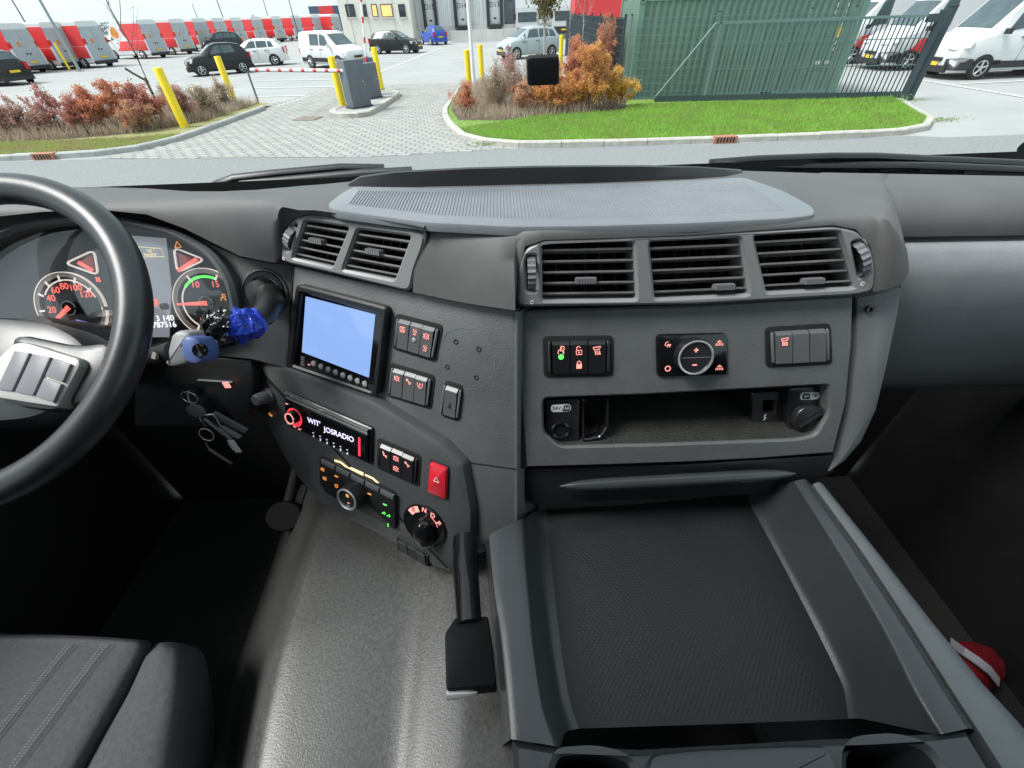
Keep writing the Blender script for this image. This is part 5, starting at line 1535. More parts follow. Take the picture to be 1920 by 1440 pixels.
# ================================================================ VEHICLES
def lerp_st(st, x):
    for a, b in zip(st[:-1], st[1:]):
        if a[0] >= x >= b[0]:
            w = (a[0] - x) / (a[0] - b[0] + 1e-9)
            return [p * (1 - w) + q * w for p, q in zip(a, b)]
    return list(st[-1] if x < st[-1][0] else st[0])
class Car:
    """car built in its own frame: +x forward, +y left, z up, origin on the ground in the middle"""
    def __init__(s, name, label, cat, st, paint, axles, wr, glass, group=None, plate_front=True, lamps=None, cladding=None, mirrors=True, dark_bumper=False):
        # st rows: x, z_bottom, z_belt, z_top, half width, half width of roof
        s.t = t = thing(name, label, cat, (0, 0, 0), group)
        s.st = st
        rows = []
        for x, zb, zl, zt, w, wr_ in st:
            r = [(w * .90, zb), (w * .985, zb + .10), (w, zb + (zl - zb) * .5), (w * .985, zl - .06), (w * .955, zl), (wr_, zt - .07), (wr_ * .92, zt - .018), (wr_ * .5, zt)]
            rows.append([(x, -y, z) for y, z in r] + [(x, y, z) for y, z in r[::-1]])
        rows2 = []
        for a, b in zip(rows[:-1], rows[1:]):
            A, B = np.array(a), np.array(b)
            for k in range(3): rows2.append((A + (B - A) * k / 3).tolist())
        rows2.append(rows[-1])
        v, f = grid(rows2, True)
        n = len(rows2[0])
        f.append(list(range(n))[::-1]); f.append([(len(rows2) - 1) * n + k for k in range(n)])
        s.body = fixn(mk('body', v, f, paint, t, smooth=38))
        for x0, x1, fs, bs in glass['side']:
            for sd_ in (-1, 1):
                o = s.side_glass(x0, x1, fs, bs, sd_)
        s.top_glass(*glass['front'], 'windscreen')
        if 'rear' in glass: s.top_glass(*glass['rear'], 'rear_window')
        W2 = max(r[4] for r in st)
        s.W2 = W2
        for ax in axles:
            for sd_ in (-1, 1): s.wheel(ax, sd_ * W2, wr, sd_)
        F_, R_ = st[0], st[-1]
        xf, xr = F_[0], R_[0]
        lz = lamps or (.68, .85)
        for sd_ in (-1, 1):
            s.patch('headlight', [(xf + .03, sd_ * F_[4] * .93, lz[0] - .09), (xf + .03, sd_ * F_[4] * .52, lz[0] - .07), (xf - .06, sd_ * F_[4] * .56, lz[0] + .10), (xf - .32, sd_ * W2 * .99, lz[0] + .13), (xf - .22, sd_ * W2 * 1.01, lz[0] - .03)], 'lamp_clear', (.02, 0, 0))
            mb = MB(); mb.box((xr + .01, sd_ * R_[4] * .9, lz[1]), (.05, .09, .16)); mb.build('taillight', 'lamp_red', t)
            if mirrors:
                q = lerp_st(st, glass['front'][1] + .35)
                mb = MB(); mb.box((glass['front'][0] - .42, sd_ * (W2 + .09), q[2] + .08), (.06, .10, .075)); mb.build('mirror', paint if not dark_bumper else 'trim_black', t)
            for x0, x1, fs, bs in glass['side'][:2]:
                mb = MB(); mb.box((x1 + .14, sd_ * (W2 + .004), lerp_st(st, x1)[2] - .13), (.09, .012, .014)); mb.build('door_handle', 'trim_black', t)
                zl = lerp_st(st, x1)[2]
                mb = MB(); mb.box((x1 - .02, sd_ * (W2 * .995 + .002), (zl + .32) / 2), (.006, .004, (zl - .42) / 2)); mb.build('door_seam', 'trim_black', t)
        for x, zz, nm, sg in ((xf, .42, 'front_bumper', 1), (xr, .42, 'rear_bumper', -1)):
            mb = MB(); q = F_ if sg > 0 else R_
            mb.box((x + sg * .02, 0, zz - .10), (.05, q[4] * .96, .10)); mb.build(nm, 'trim_black' if (dark_bumper or sg > 0) else paint, t)
            mb = MB(); mb.box((x + sg * .075, 0, zz + (.05 if sg > 0 else .22)), (.006, .26, .055)); mb.build('licence_plate', 'plate_yellow', t)
        mb = MB(); mb.box((xf + .02, 0, .60), (.03, F_[4] * .48, .05)); mb.build('grille', 'trim_black', t)
        if cladding:
            for sd_ in (-1, 1):
                mb = MB(); mb.box(((xf + xr) / 2, sd_ * (W2 + .008), .44), ((xf - xr) / 2 - .15, .014, .10)); mb.build('side_trim', 'trim_black', t)
    def side_pt(s, x, tt, sd_, off=.008):
        x_, zb, zl, zt, w, wr_ = lerp_st(s.st, x)
        a, b = np.array([w * .955, zl]), np.array([wr_, zt - .07])
        p = a + (b - a) * tt
        return (x, sd_ * (p[0] + off), p[1])
    def side_glass(s, x0, x1, fs, bs, sd_):
        """x0 front end, x1 rear end at belt; fs / bs how far each end leans at the top"""
        rows = []
        for tt in (.10, .35, .62, .90):
            a, b = x0 - fs * tt, x1 + bs * tt
            rows.append([s.side_pt(a + (b - a) * k / 4, tt, sd_) for k in range(5)])
        v, f = grid(rows)
        return mk('side_window', v, f, 'car_glass', s.t, smooth=60)
    def top_glass(s, xa, xb, nm):
        rows = []
        for k in range(6):
            x = xa + (xb - xa) * (.08 + .86 * k / 5)
            q = lerp_st(s.st, x)
            dx = .006 if xa > xb else -.006
            rows.append([(x + (1 if nm == 'windscreen' else -1) * .012, q[5] * y, q[3] - (.018 * (abs(y) / .9) ** 2) + .010) for y in (-.86, -.5, 0, .5, .86)])
        v, f = grid(rows)
        return mk(nm, v, f, 'car_glass', s.t, smooth=60)
    def patch(s, nm, pts, mt, d):
        P = np.array(pts); c = P.mean(0); n = len(P)
        out = P + np.sign(np.array([1 if P[0][0] > 0 else -1, 0, 0])) * .012
        out[:, 1] *= 1.01
        v = np.vstack([P - [.05 * np.sign(P[0][0]), 0, 0], out])
        f = [list(range(n, 2 * n))] + [(i, (i + 1) % n, (i + 1) % n + n, i + n) for i in range(n)]
        return fixn(mk(nm, v, f, mt, s.t, smooth=0))
    def wheel(s, x, y, r, sd_):
        F2 = Frame((x, y, r), (1, 0, 0) if sd_ < 0 else (-1, 0, 0), (0, sd_, 0))
        a = slab('wheel_arch', F2, circ(0, 0, r * 1.16, 20), -.06, .004, 'arch_black', s.t, bev=.002)
        ty = lathe('tyre', F2, 0, 0, [(r * .62, -.12), (r * .95, -.12), (r, -.09), (r, .0), (r * .96, .022), (r * .68, .026), (r * .64, .012)], 'tyre', s.t, seg=22)
        rm = lathe('rim', F2, 0, 0, [(r * .66, .0), (r * .66, .018), (r * .6, .022), (r * .56, .006), (.0001, .006)], 'arch_black', ty, seg=22)
        mb = MB()
        for k in range(5):
            b = 2 * math.pi * k / 5 + .3
            mb.tube([F2.p(0, 0, .012), F2.p(.62 * r * math.cos(b), .62 * r * math.sin(b), .02)], [r * .17, r * .13], 6, flat=.5)
        mb.add(*lathe_geo(F2, 0, 0, [(r * .68, .016), (r * .68, .026), (r * .60, .026), (r * .58, .01)], 22))
        mb.add(*lathe_geo(F2, 0, 0, [(r * .2, .014), (r * .17, .03), (.0001, .03)], 12))
        mb.build('rim_spokes', 'rim_alloy', ty, smooth=40, kind=None)
    def at(s, c, heading):
        s.t.location = (c[0], c[1], 0); s.t.rotation_euler = (0, 0, heading)
        return s
def by_side(F_px, R_px, near, W2, ax):
    """centre and heading from the ground points of the two near wheels (front, rear)"""
    A, B = gnd(*F_px)[:2], gnd(*R_px)[:2]
    d = A - B; d /= np.linalg.norm(d); L_ = np.array([-d[1], d[0]])
    mid = (A + B) / 2 - d * (ax[0] + ax[1]) / 2
    return mid + (-L_ if near == 'L' else L_) * W2, math.atan2(d[1], d[0])

# station tables (x from front to rear)
HATCH = [(2.02, .28, .62, .66, .62, .55), (1.95, .24, .70, .76, .78, .66), (1.55, .20, .84, .90, .86, .72), (1.0, .20, .92, .99, .88, .74), (.25, .20, .96, 1.40, .89, .62), (-.1, .20, .97, 1.48, .89, .61), (-.9, .20, .98, 1.47, .89, .60), (-1.5, .20, 1.0, 1.40, .88, .58), (-1.85, .24, 1.0, 1.12, .85, .62), (-2.0, .30, .86, .92, .80, .66)]
HG = dict(side=[(.55, -.30, .55, .02), (-.36, -1.02, 0, .02), (-1.08, -1.45, 0, .16)], front=(1.0, .25), rear=(-1.5, -1.85))
MINI = [(x * .86, a, b, c * 1.01, d * .93, e * .93) for x, a, b, c, d, e in HATCH]
MG = dict(side=[(.48, -.26, .5, .02), (-.31, -1.0, 0, .12)], front=(.86, .215), rear=(-1.29, -1.59))
MPV = [(2.0, .30, .66, .70, .62, .56), (1.92, .25, .76, .84, .78, .66), (1.55, .21, .92, .99, .84, .72), (1.25, .21, .98, 1.08, .86, .72), (.35, .21, 1.02, 1.55, .87, .62), (-.1, .21, 1.03, 1.62, .87, .61), (-1.0, .21, 1.04, 1.60, .87, .60), (-1.6, .21, 1.04, 1.50, .86, .58), (-1.92, .25, 1.03, 1.15, .83, .62), (-2.02, .30, .90, .95, .80, .66)]
MPG = dict(side=[(.95, .62, .35, 0), (.55, -.32, .28, .02), (-.38, -1.05, 0, .02), (-1.12, -1.62, 0, .18)], front=(1.25, .35), rear=(-1.6, -1.92))
CADDY = [(2.2, .30, .68, .72, .62, .56), (2.1, .25, .78, .88, .80, .70), (1.65, .21, .96, 1.04, .87, .76), (1.25, .21, 1.02, 1.12, .89, .76), (.45, .21, 1.06, 1.70, .90, .70), (.1, .21, 1.07, 1.80, .90, .70), (-1.2, .21, 1.08, 1.83, .90, .72), (-2.05, .22, 1.08, 1.80, .89, .71), (-2.18, .26, 1.06, 1.70, .87, .70), (-2.22, .30, 1.0, 1.5, .86, .70)]
CG = dict(side=[(.80, -.12, .45, .02), (-.20, -1.05, 0, .0)], front=(1.25, .45))
VAN = [(2.75, .34, .85, .90, .72, .66), (2.65, .28, 1.0, 1.10, .90, .80), (2.25, .25, 1.20, 1.30, .97, .86), (1.95, .25, 1.28, 1.40, .98, .86), (1.15, .25, 1.32, 2.28, .99, .80), (.85, .25, 1.33, 2.62, .99, .82), (.3, .25, 1.34, 2.78, .99, .86), (-2.4, .25, 1.34, 2.78, .99, .86), (-2.70, .27, 1.34, 2.76, .985, .86), (-2.75, .32, 1.32, 2.66, .97, .85)]
VG = dict(side=[(1.48, .62, .48, .02)], front=(1.95, 1.15))

c1 = Car('parked_car', 'small black hatchback behind the left yellow bollards', 'car', MINI, 'car_black', (1.12, -1.10), .30, MG, 'cars on the car park')
c1.at(*by_side((381, 144), (462, 137), 'L', .82, (1.12, -1.10)))
c2 = Car('parked_car', 'dark estate car half hidden behind the black hatchback', 'car', MPV, 'car_dark', (1.25, -1.25), .31, MPG, 'cars on the car park')
c2.at(*by_side((398, 97), (446, 94), 'L', .87, (1.25, -1.25)))
c3 = Car('parked_car', 'white hatchback between the black hatchback and the white van', 'car', HATCH, 'car_white', (1.28, -1.26), .31, HG, 'cars on the car park')
c3.at(*by_side((455, 127), (508, 124), 'L', .89, (1.28, -1.26)))
c4 = Car('parked_van', 'white compact van with side windows behind the barrier boom', 'van', CADDY, 'van_white', (1.38, -1.30), .32, CG, cladding=True)
c4.at(*by_side((660, 131), (567, 127), 'R', .90, (1.38, -1.30)))
c5 = Car('parked_car', 'black hatchback with silver wheels right of the raised boom', 'car', HATCH, 'car_black', (1.28, -1.26), .31, HG, 'cars on the car park')
c5.at(*by_side((765, 101), (708, 102), 'R', .89, (1.28, -1.26)))
c6 = Car('parked_car', 'bright blue hatchback parked in front of the loading docks', 'car', MINI, 'car_blue', (1.12, -1.10), .30, MG, 'cars on the car park')
c6.at(*by_side((783, 83), (819, 86), 'L', .82, (1.12, -1.10)))
c7 = Car('parked_car', 'pale silver blue family car right of the white pole', 'car', MPV, 'car_silver', (1.30, -1.28), .31, MPG, 'cars on the car park')
c7.at(*by_side((957, 113), (1046, 106), 'L', .87, (1.30, -1.28)))
A, B = gnd(2, 162)[:2], gnd(54, 156)[:2]
ax = (B - A) / np.linalg.norm(B - A); hd = np.array([-ax[1], ax[0]])
c8 = Car('parked_car', 'black off-road car with yellow plate at the left edge', 'car', MPV, 'car_black', (1.25, -1.25), .34, MPG, 'cars on the car park', dark_bumper=True)
c8.at((A + B) / 2 + hd * 1.25, math.atan2(hd[1], hd[0]))
A, B = gnd(1825, 150)[:2], gnd(1755, 140)[:2]
ax = (A - B) / np.linalg.norm(A - B); hd = np.array([ax[1], -ax[0]])
def tr(label, off, lat, scale=1.):
    c = Car('parked_van', label, 'van', VAN, 'van_white', (1.75, -1.75), .35, VG, 'vans behind the gate', lamps=(.98, 1.4), dark_bumper=True, cladding=True)
    p = A - ax * .99 - hd * 1.75 + hd * off - ax * lat
    c.at(p, math.atan2(hd[1], hd[0]))
    t = c.t
    for sd_ in (-1, 1):
        c.patch('lower_cladding', [(2.78, sd_ * .55, .34), (2.70, sd_ * .92, .30), (2.2, sd_ * 1.0, .30), (2.2, sd_ * 1.0, .62), (2.70, sd_ * .95, .66), (2.80, sd_ * .55, .62)], 'trim_black', None)
        mb = MB(); mb.box((1.65, sd_ * 1.0, .5), (.001 + .5, .012, .07)); mb.build('sill_trim', 'trim_black', t)
    return c
v1 = tr('white van with grey lower cladding at the right edge beside the gate', 0, 0)
for label, off, lat in [('white van with red flank right behind the open gate', .2, 3.3), ('white van farthest left behind the gate bars', .6, 6.4)]:
    v = tr(label, off, lat)
    mb = MB(); mb.box((-1.2, 0, 2.8), (1.4, .5, .02)); mb.build('roof_stripe', 'livery_red', v.t)
    FS_ = Frame((0, .992, 0), (-1, 0, 0), (0, 1, 0))
    slab('red_livery', FS_, [(-1.9, .62), (2.3, .62), (2.3, 2.0), (.2, 1.3), (-1.6, 1.05)], 0, .006, 'livery_red', v.t, bev=.001)
    FB = Frame((2.0, 0, 1.3), (0, 1, 0), (1, 0, 0))

# ---- row of liveried delivery vans along the far fence
def delivery():
    c = Car('delivery_van', 'delivery van', 'van', VAN, 'van_white', (1.75, -1.75), .34, VG, 'delivery vans parked in a row', lamps=(.98, 1.6), dark_bumper=True)
    t = c.t
    for sd_ in (-1, 1):
        FS_ = Frame((0, sd_ * .993, 0), (1 if sd_ < 0 else -1, 0, 0), (0, sd_, 0))
        m_ = 1 if sd_ < 0 else -1            # u axis: for the right side +u is forward
        P = lambda pts: [(x * m_, z) for x, z in pts]
        r_ = slab('red_livery', FS_, P([(-2.66, .62), (1.1, .62), (.7, .85), (.35, 1.31), (-2.66, 1.31)]), 0, .005, 'livery_red', t, bev=.001)
        # upper part follows the inward leaning flank
        def up(x, z):
            w = (z - 1.34) / (2.71 - 1.34); return (x, sd_ * (.945 + (.86 - .945) * w + .012), z)
        for nm, pts, mt_, o_ in [('red_livery', [(-2.66, 1.33), (-.7, 1.33), (-.35, 1.7), (-.2, 2.1), (-.45, 2.5), (-2.78, 2.5)], 'livery_red', 0),
                                 ('emblem_ring', [(.55 + .62 * math.cos(a) * (1 - .25 * math.sin(a)), 1.93 + .56 * math.sin(a)) for a in np.linspace(0, 6.2832, 22)[:-1]], 'van_white', .004),
                                 ('emblem', [(.57 + .46 * math.cos(a) * (1 - .25 * math.sin(a)), 1.93 + .42 * math.sin(a)) for a in np.linspace(0, 6.2832, 22)[:-1]], 'livery_orange', .008)]:
            v = [up(x, z) for x, z in pts]
            v = [(a, b + sd_ * o_, c_) for a, b, c_ in v]
            n = len(v)
            v2 = [(a, b - sd_ * .01, c_) for a, b, c_ in v]
            fixn(mk(nm, v + v2, [list(range(n))] + [(i, (i + 1) % n, (i + 1) % n + n, i + n) for i in range(n)], mt_, t, smooth=0))
    for k in (-1, 1):
        mb = MB(); mb.box((-2.77, k * .44, 1.42), (.012, .41, 1.0)); d_ = mb.build('rear_door', 'van_rear', t)
        mb = MB(); mb.box((-2.786, k * .30, 1.62), (.006, .10, .13)); mb.build('door_emblem', 'livery_orange' if k > 0 else 'van_rear', d_)
        mb = MB(); mb.box((-2.79, k * .12, 1.1), (.012, .05, .05)); mb.build('door_latch', 'trim_black', d_)
    mb = MB(); mb.box((-2.80, 0, .36), (.05, .9, .08)); mb.build('step_bumper', 'trim_black', t)
    return t
dv = delivery()
# rear left corners on the ground as seen along the row
spots = [(12, 143), (101, 134), (168, 127), (226, 123), (322, 107), (371, 100), (408, 94), (440, 89), (470, 85), (505, 81), (540, 78), (575, 75), (610, 72), (645, 70)]
for i, (x, y) in enumerate(spots):
    p = gnd(x, y)
    # van points away from the camera and to the left, rear end facing the drive
    hd_ = rad(167 - i * 1.0 + 1.5 * math.sin(i * 2.7))
    fw = np.array([math.cos(hd_), math.sin(hd_)]); lf = np.array([-fw[1], fw[0]])
    c = p[:2] + fw * 2.78 + lf * .95 
    lab = ['leftmost red and white delivery van, behind the off-road car'] + ['red and white delivery van, number %s from the left in the row' % w for w in ('two', 'three', 'four', 'five', 'six', 'seven', 'eight', 'nine', 'ten', 'eleven', 'twelve', 'thirteen')] + ['last red and white delivery van of the row beside the office']
    if i == 0:
        dv.location = (c[0], c[1], 0); dv.rotation_euler = (0, 0, hd_); dv['label'] = lab[0]
    else:
        copy_tree(dv, (c[0], c[1], 0), hd_, lab[i])
# far white lorries by the docks
def lorry(label, x, y, hd_):
    t = thing('box_lorry', label, 'lorry', (0, 0, 0), 'lorries at the docks')
    mb = MB(); mb.box((2.6, 0, 1.5), (.9, 1.1, 1.0)); mb.build('cab', 'van_white', t)
    mb = MB(); mb.box((3.52, 0, 1.85), (.02, .95, .38)); mb.build('windscreen', 'car_glass', t)
    mb = MB(); mb.box((3.54, 0, .75), (.04, 1.05, .28)); mb.build('front_bumper', 'trim_black', t)
    mb = MB(); mb.box((3.6, 0, .78), (.01, .26, .06)); mb.build('licence_plate', 'plate_yellow', t)
    mb = MB(); mb.box((-1.2, 0, 2.0), (2.8, 1.2, 1.3)); mb.build('cargo_box', 'van_white', t)
    for x_ in (2.5, -2.2):
        for s_ in (-1, 1):
            F2 = Frame((x_, s_ * 1.05, .45), (1, 0, 0) if s_ < 0 else (-1, 0, 0), (0, s_, 0))
            lathe('wheel', F2, 0, 0, [(.2, -.2), (.44, -.2), (.45, -.02), (.42, .02), (.25, .02), (.0001, .0)], 'tyre', t, seg=18)
    for s_ in (-1, 1):
        mb = MB(); mb.box((3.4, s_ * 1.25, 1.9), (.06, .1, .25)); mb.build('mirror', 'trim_black', t)
    t.location = (x, y, 0); t.rotation_euler = (0, 0, hd_)
p = onY(990, 50, 58); lorry('white lorry facing the camera left of the small tree', p[0], 60.5, rad(-92))
p = onY(1052, 50, 58); lorry('white lorry facing the camera right of the small tree', p[0] + .3, 60.5, rad(-92))
# red lorry body above the grey fence
t = thing('red_trailer', 'red trailer showing above the grey fence', 'trailer', (0, 0, 0))
a, b = onY(1078, 15, 40), onY(1168, 12, 40)
mb = MB(); mb.box(((a[0] + b[0]) / 2, 41.3, 2.3), ((b[0] - a[0]) / 2, 1.3, 1.25)); mb.build('trailer_box', 'livery_red', t)
for k in range(2):
    F2 = Frame((a[0] + 1 + 2.5 * k, 39.98, .5), (1, 0, 0), (0, -1, 0)); lathe('wheel', F2, 0, 0, [(.48, -.3), (.5, 0), (.3, .02), (.0001, .0)], 'tyre', t, seg=16)
# far trailer behind the vans
t = thing('far_trailer', 'dark blue and red trailer far behind the van row', 'trailer', (0, 0, 0))
a, b = onY(577, 20, 110), onY(636, 18, 110)
mb = MB(); mb.box(((a[0] + b[0]) / 2, 112, 2.6), ((b[0] - a[0]) / 2, 1.3, 1.5)); mb.build('trailer_box', mat('trailer_blue', (.06, .09, .16), .4), t)
mb = MB(); mb.box((a[0] + (b[0] - a[0]) * .55, 110.66, 2.9), (1.4, .03, 1.2)); mb.build('red_panel', 'livery_red', t)
mb = MB(); mb.box((a[0] + (b[0] - a[0]) * .35, 110.66, 2.5), (2.2, .02, .5)); mb.build('white_panel', 'van_white', t)
mb = MB(); mb.box(((a[0] + b[0]) / 2, 112, .7), ((b[0] - a[0]) / 2 * .9, .9, .4)); mb.build('chassis', 'trim_black', t)
# ================================================================ BARRIER, BOLLARDS, POSTS
def bollard(x, y, h, r, label, lean=0):
    t = thing('bollard', label, 'bollard', (x, y, 0), 'yellow bollards')
    Fb = Frame((x, y, 0), (1, 0, 0), (0, 0, 1))
    lathe('post', Fb, 0, 0, [(r, 0), (r, h * .985), (r * .85, h), (.0001, h + .006)], 'bollard_yellow', t, seg=20)
    lathe('base_collar', Fb, 0, 0, [(r * 1.12, 0), (r * 1.12, .10), (r * 1.0, .12)], mat('collar_grime', (.45, .36, .10), .8, vary=.3, vscale=9), t, seg=20)
for px_, h, r, label in [((350, 246), 1.52, .115, 'yellow bollard on the left verge, nearest to the truck'), ((440, 192), 1.45, .115, 'yellow bollard in the dry plants by the small black hatchback'), ((645, 206), 1.47, .115, 'yellow bollard at the near end of the traffic island'),
                      ((716, 171), 1.47, .115, 'yellow bollard at the far end of the traffic island'), ((881, 170), 1.32, .115, 'yellow bollard left of the white pole'), ((904, 150), 1.30, .115, 'yellow bollard right of the white pole'), ((1051, 120), 1.30, .115, 'yellow bollard behind the orange shrubs by the silver car'), ((132, 133), 1.6, .07, 'thin yellow bollard among the delivery vans')]:
    p = gnd(*px_); bollard(p[0], p[1], h, r, label)
def pole(name, label, cat, x, y, h, r, mt, extra=None):
    t = thing(name, label, cat, (x, y, 0))
    mb = MB(); mb.tube([(x, y, 0), (x, y, h * .5), (x, y, h)], [r, r * .85, r * .6], 12); mb.build('mast', mt, t, smooth=60)
    mb = MB(); mb.box((x, y, .02), (r * 2, r * 2, .02)); mb.build('base_plate', mt, t)
    if extra:
        mb = MB(); mb.tube([(x, y, h), (x + .1, y - .5, h + .08), (x + .1, y - 1.0, h + .1)], [r * .5, r * .45, .05], 8); a = mb.build('arm', mt, t, smooth=60)
        mb = MB(); mb.box((x + .1, y - 1.3, h + .1), (.14, .35, .05)); mb.build('lamp_head', 'cabinet_grey', t)
    return t
p = gnd(890, 178); pole('white_pole', 'tall slim white pole between two yellow bollards', 'pole', p[0], p[1], 7, .075, 'white_paint')
mat('mast_grey', (.30, .34, .35), .5, metal=.3)
p = gnd(150, 134); pole('lamp_mast', 'grey lamp mast in front of the delivery vans', 'lamp post', p[0], p[1], 8, .10, 'mast_grey', 1)
for x, Y, label in [(45, 55, 'thin dark mast leftmost behind the delivery vans'), (420, 75, 'dark mast behind the dark estate car'), (552, 80, 'dark mast behind the white compact van'), (372, 85, 'thin short mast between the delivery van roofs'), (505, 95, 'thin mast far behind the white hatchback')]:
    p = onY(x, 38, Y); pole('lamp_mast', label, 'lamp post', p[0], p[1], 9 if x != 372 else 4.5, .07, 'cabinet_grey', 1 if x != 372 else None)

# barrier cabinets
def cabinet(label, quad_base, h, d, par_mt='cabinet_grey'):
    a, b = gnd(*quad_base[0], .12), gnd(*quad_base[1], .12)
    dv_ = b - a; L_ = np.linalg.norm(dv_); dv_ /= L_; n = np.array([-dv_[1], dv_[0], 0])
    t = thing('barrier_cabinet', label, 'barrier', tuple(a))
    Fc = Frame(a + n * d / 2 + dv_ * L_ / 2, dv_, (0, 0, 1))
    q = rpoly([(-L_ / 2, -d / 2), (L_ / 2, -d / 2), (L_ / 2, d / 2), (-L_ / 2, d / 2)], .03, 3)
    slab('housing', Fc, q, 0, h, par_mt, t, bev=.03)
    Fd = Frame(a + dv_ * L_ / 2, dv_, -n)
    slab('door_panel', Fd, [(-L_ * .4, .12), (L_ * .4, .12), (L_ * .4, h * .82), (-L_ * .4, h * .82)], 0, .008, par_mt, t, bev=.003)
    lathe('lock', Fd, L_ * .28, h * .55, [(.018, .006), (.018, .016), (.0001, .018)], 'steel', t, seg=12)
    slab('plinth', Fc, [(-L_ * .55, -d * .55), (L_ * .55, -d * .55), (L_ * .55, d * .55), (-L_ * .55, d * .55)], 0, .05, 'dock_dark', t, bev=.01)
    return t, a, b, n
t, a, b, n = cabinet('larger grey barrier cabinet on the traffic island', [(664, 205), (698, 199)], 1.28, .42)
# motor head and horizontal boom
hub = (a + b) / 2 + n * .22 + np.array([0, 0, 1.0])
mb = MB(); mb.tube([hub + [-.12, .0, .1], hub + [.14, .0, .1]], .17, 18); mb.build('motor_hub', 'dock_dark', t, smooth=40)
def boom(label, p0, p1, nst, r=.045):
    t = thing('barrier_boom', label, 'barrier boom', tuple(p0))
    p0, p1 = np.array(p0, float), np.array(p1, float)
    d = p1 - p0; L_ = np.linalg.norm(d); d /= L_
    mb = MB(); mb.tube([p0, p1], r, 12); mb.build('boom_tube', 'white_paint', t, smooth=50)
    for k in range(nst):
        s0 = L_ * (k + .25) / nst
        mb = MB(); mb.tube([p0 + d * s0, p0 + d * (s0 + L_ / nst * .3)], r * 1.04, 12); mb.build('red_band', 'red_paint', t, smooth=50)
    mb = MB(); mb.tube([p0 + d * .02 + [0, 0, -r * .9], p1 + [0, 0, -r * .9]], r * .3, 6); mb.build('rubber_edge', 'trim_black', t)
    return t
Lp = onY(470, 131, hub[1] + .6)
boom('lowered red and white barrier boom across the left lane', hub + [-.15, -.28, .02], Lp, 8)
t2, a2, b2, n2 = cabinet('smaller grey card reader cabinet at the far end of the island', [(693, 187), (717, 182)], 1.05, .3)
c3_ = (a2 + b2) / 2 + np.array([-.3, 1.0, 0])
t3 = thing('barrier_cabinet', 'dark barrier motor box holding the raised boom', 'barrier', tuple(c3_))
Fc = Frame(c3_, (1, 0, 0), (0, 0, 1)); slab('housing', Fc, rpoly([(-.2, -.18), (.2, -.18), (.2, .18), (-.2, .18)], .03, 3), 0, 1.15, 'cabinet_grey', t3, bev=.03)
bt = onY(672, -60, c3_[1]); b0 = np.array([c3_[0], c3_[1] - .22, 1.0])
boom('raised red and white barrier boom pointing at the sky', b0, b0 + (bt - b0) * 1.25, 6, r=.035)
# boom rest post
p = gnd(486, 196)
t = thing('boom_rest', 'thin dark boom rest post at the kerb end', 'post', tuple(p))
mb = MB(); mb.tube([p, p + [0, 0, .98]], .035, 8); mb.build('post', 'cabinet_grey', t, smooth=60)
mb = MB(); mb.tube([p + [-.02, 0, 1.1], p + [-.06, 0, 1.0], p + [.06, 0, 1.0], p + [.02, 0, 1.1]], .02, 6); mb.build('fork', 'cabinet_grey', t, smooth=60)

# ================================================================ CONTAINER
YC = 16.75
xl, xr_ = onY(1178, 185, YC)[0], onY(1562, 180, YC)[0]
HC, DC = 2.6, 2.44
t = thing('shipping_container', 'dark green corrugated shipping container behind the fence', 'container', (xl, YC, 0))
x0, x1 = xl + .12, xr_ - .12
prof = []
xx = x0
while xx < x1 - .001:
    for dx, dy in [(0, 0), (.07, 0), (.105, .036), (.175, .036), (.21, 0)]:
        prof.append((min(xx + dx, x1), dy))
    xx += .21
rows = [[(x, YC + .01 + dy, z) for x, dy in prof] for z in (.17, HC - .08)]
v, f = grid(rows); mk('corrugated_side', v, f, 'container_green', t, smooth=20)
for x in (xl + .07, xr_ - .07):
    mb = MB(); mb.box((x, YC + .05, HC / 2), (.085, .06, HC / 2)); mb.build('corner_post', 'container_post', t)
    mb = MB(); mb.box((x, YC + DC - .06, HC / 2), (.085, .06, HC / 2)); mb.build('corner_post', 'container_post', t)
    for z in (.07, HC - .06):
        mb = MB(); mb.box((x, YC + .045, z), (.095, .072, .07)); c_ = mb.build('corner_casting', 'container_post', t)
        mb = MB(); mb.box((x, YC - .028, z), (.035, .003, .028)); mb.build('casting_hole', 'cavity', c_)
for z, h in ((.10, .07), (HC - .05, .05)):
    mb = MB(); mb.box(((xl + xr_) / 2, YC + .03, z), ((xr_ - xl) / 2 - .17, .03, h)); mb.build('side_rail', 'container_post', t)
mb = MB(); mb.box(((xl + xr_) / 2, YC + DC / 2 + .05, HC - .02), ((xr_ - xl) / 2 - .05, DC / 2 - .05, .015)); mb.build('roof_panel', 'container_green', t)
for x in (xl + .03, xr_ - .03):
    mb = MB(); mb.box((x, YC + DC / 2, HC / 2), (.02, DC / 2 - .13, HC / 2 - .05)); mb.build('end_panel', 'container_green', t)
mb = MB(); mb.box(((xl + xr_) / 2, YC + DC - .02, HC / 2), ((xr_ - xl) / 2 - .17, .02, HC / 2 - .05)); mb.build('rear_panel', 'container_green', t)
for xk in (.33, .66):
    mb = MB(); mb.box((xl + (xr_ - xl) * xk, YC - .005, .10), (.18, .004, .045)); mb.build('fork_pocket', 'cavity', t)
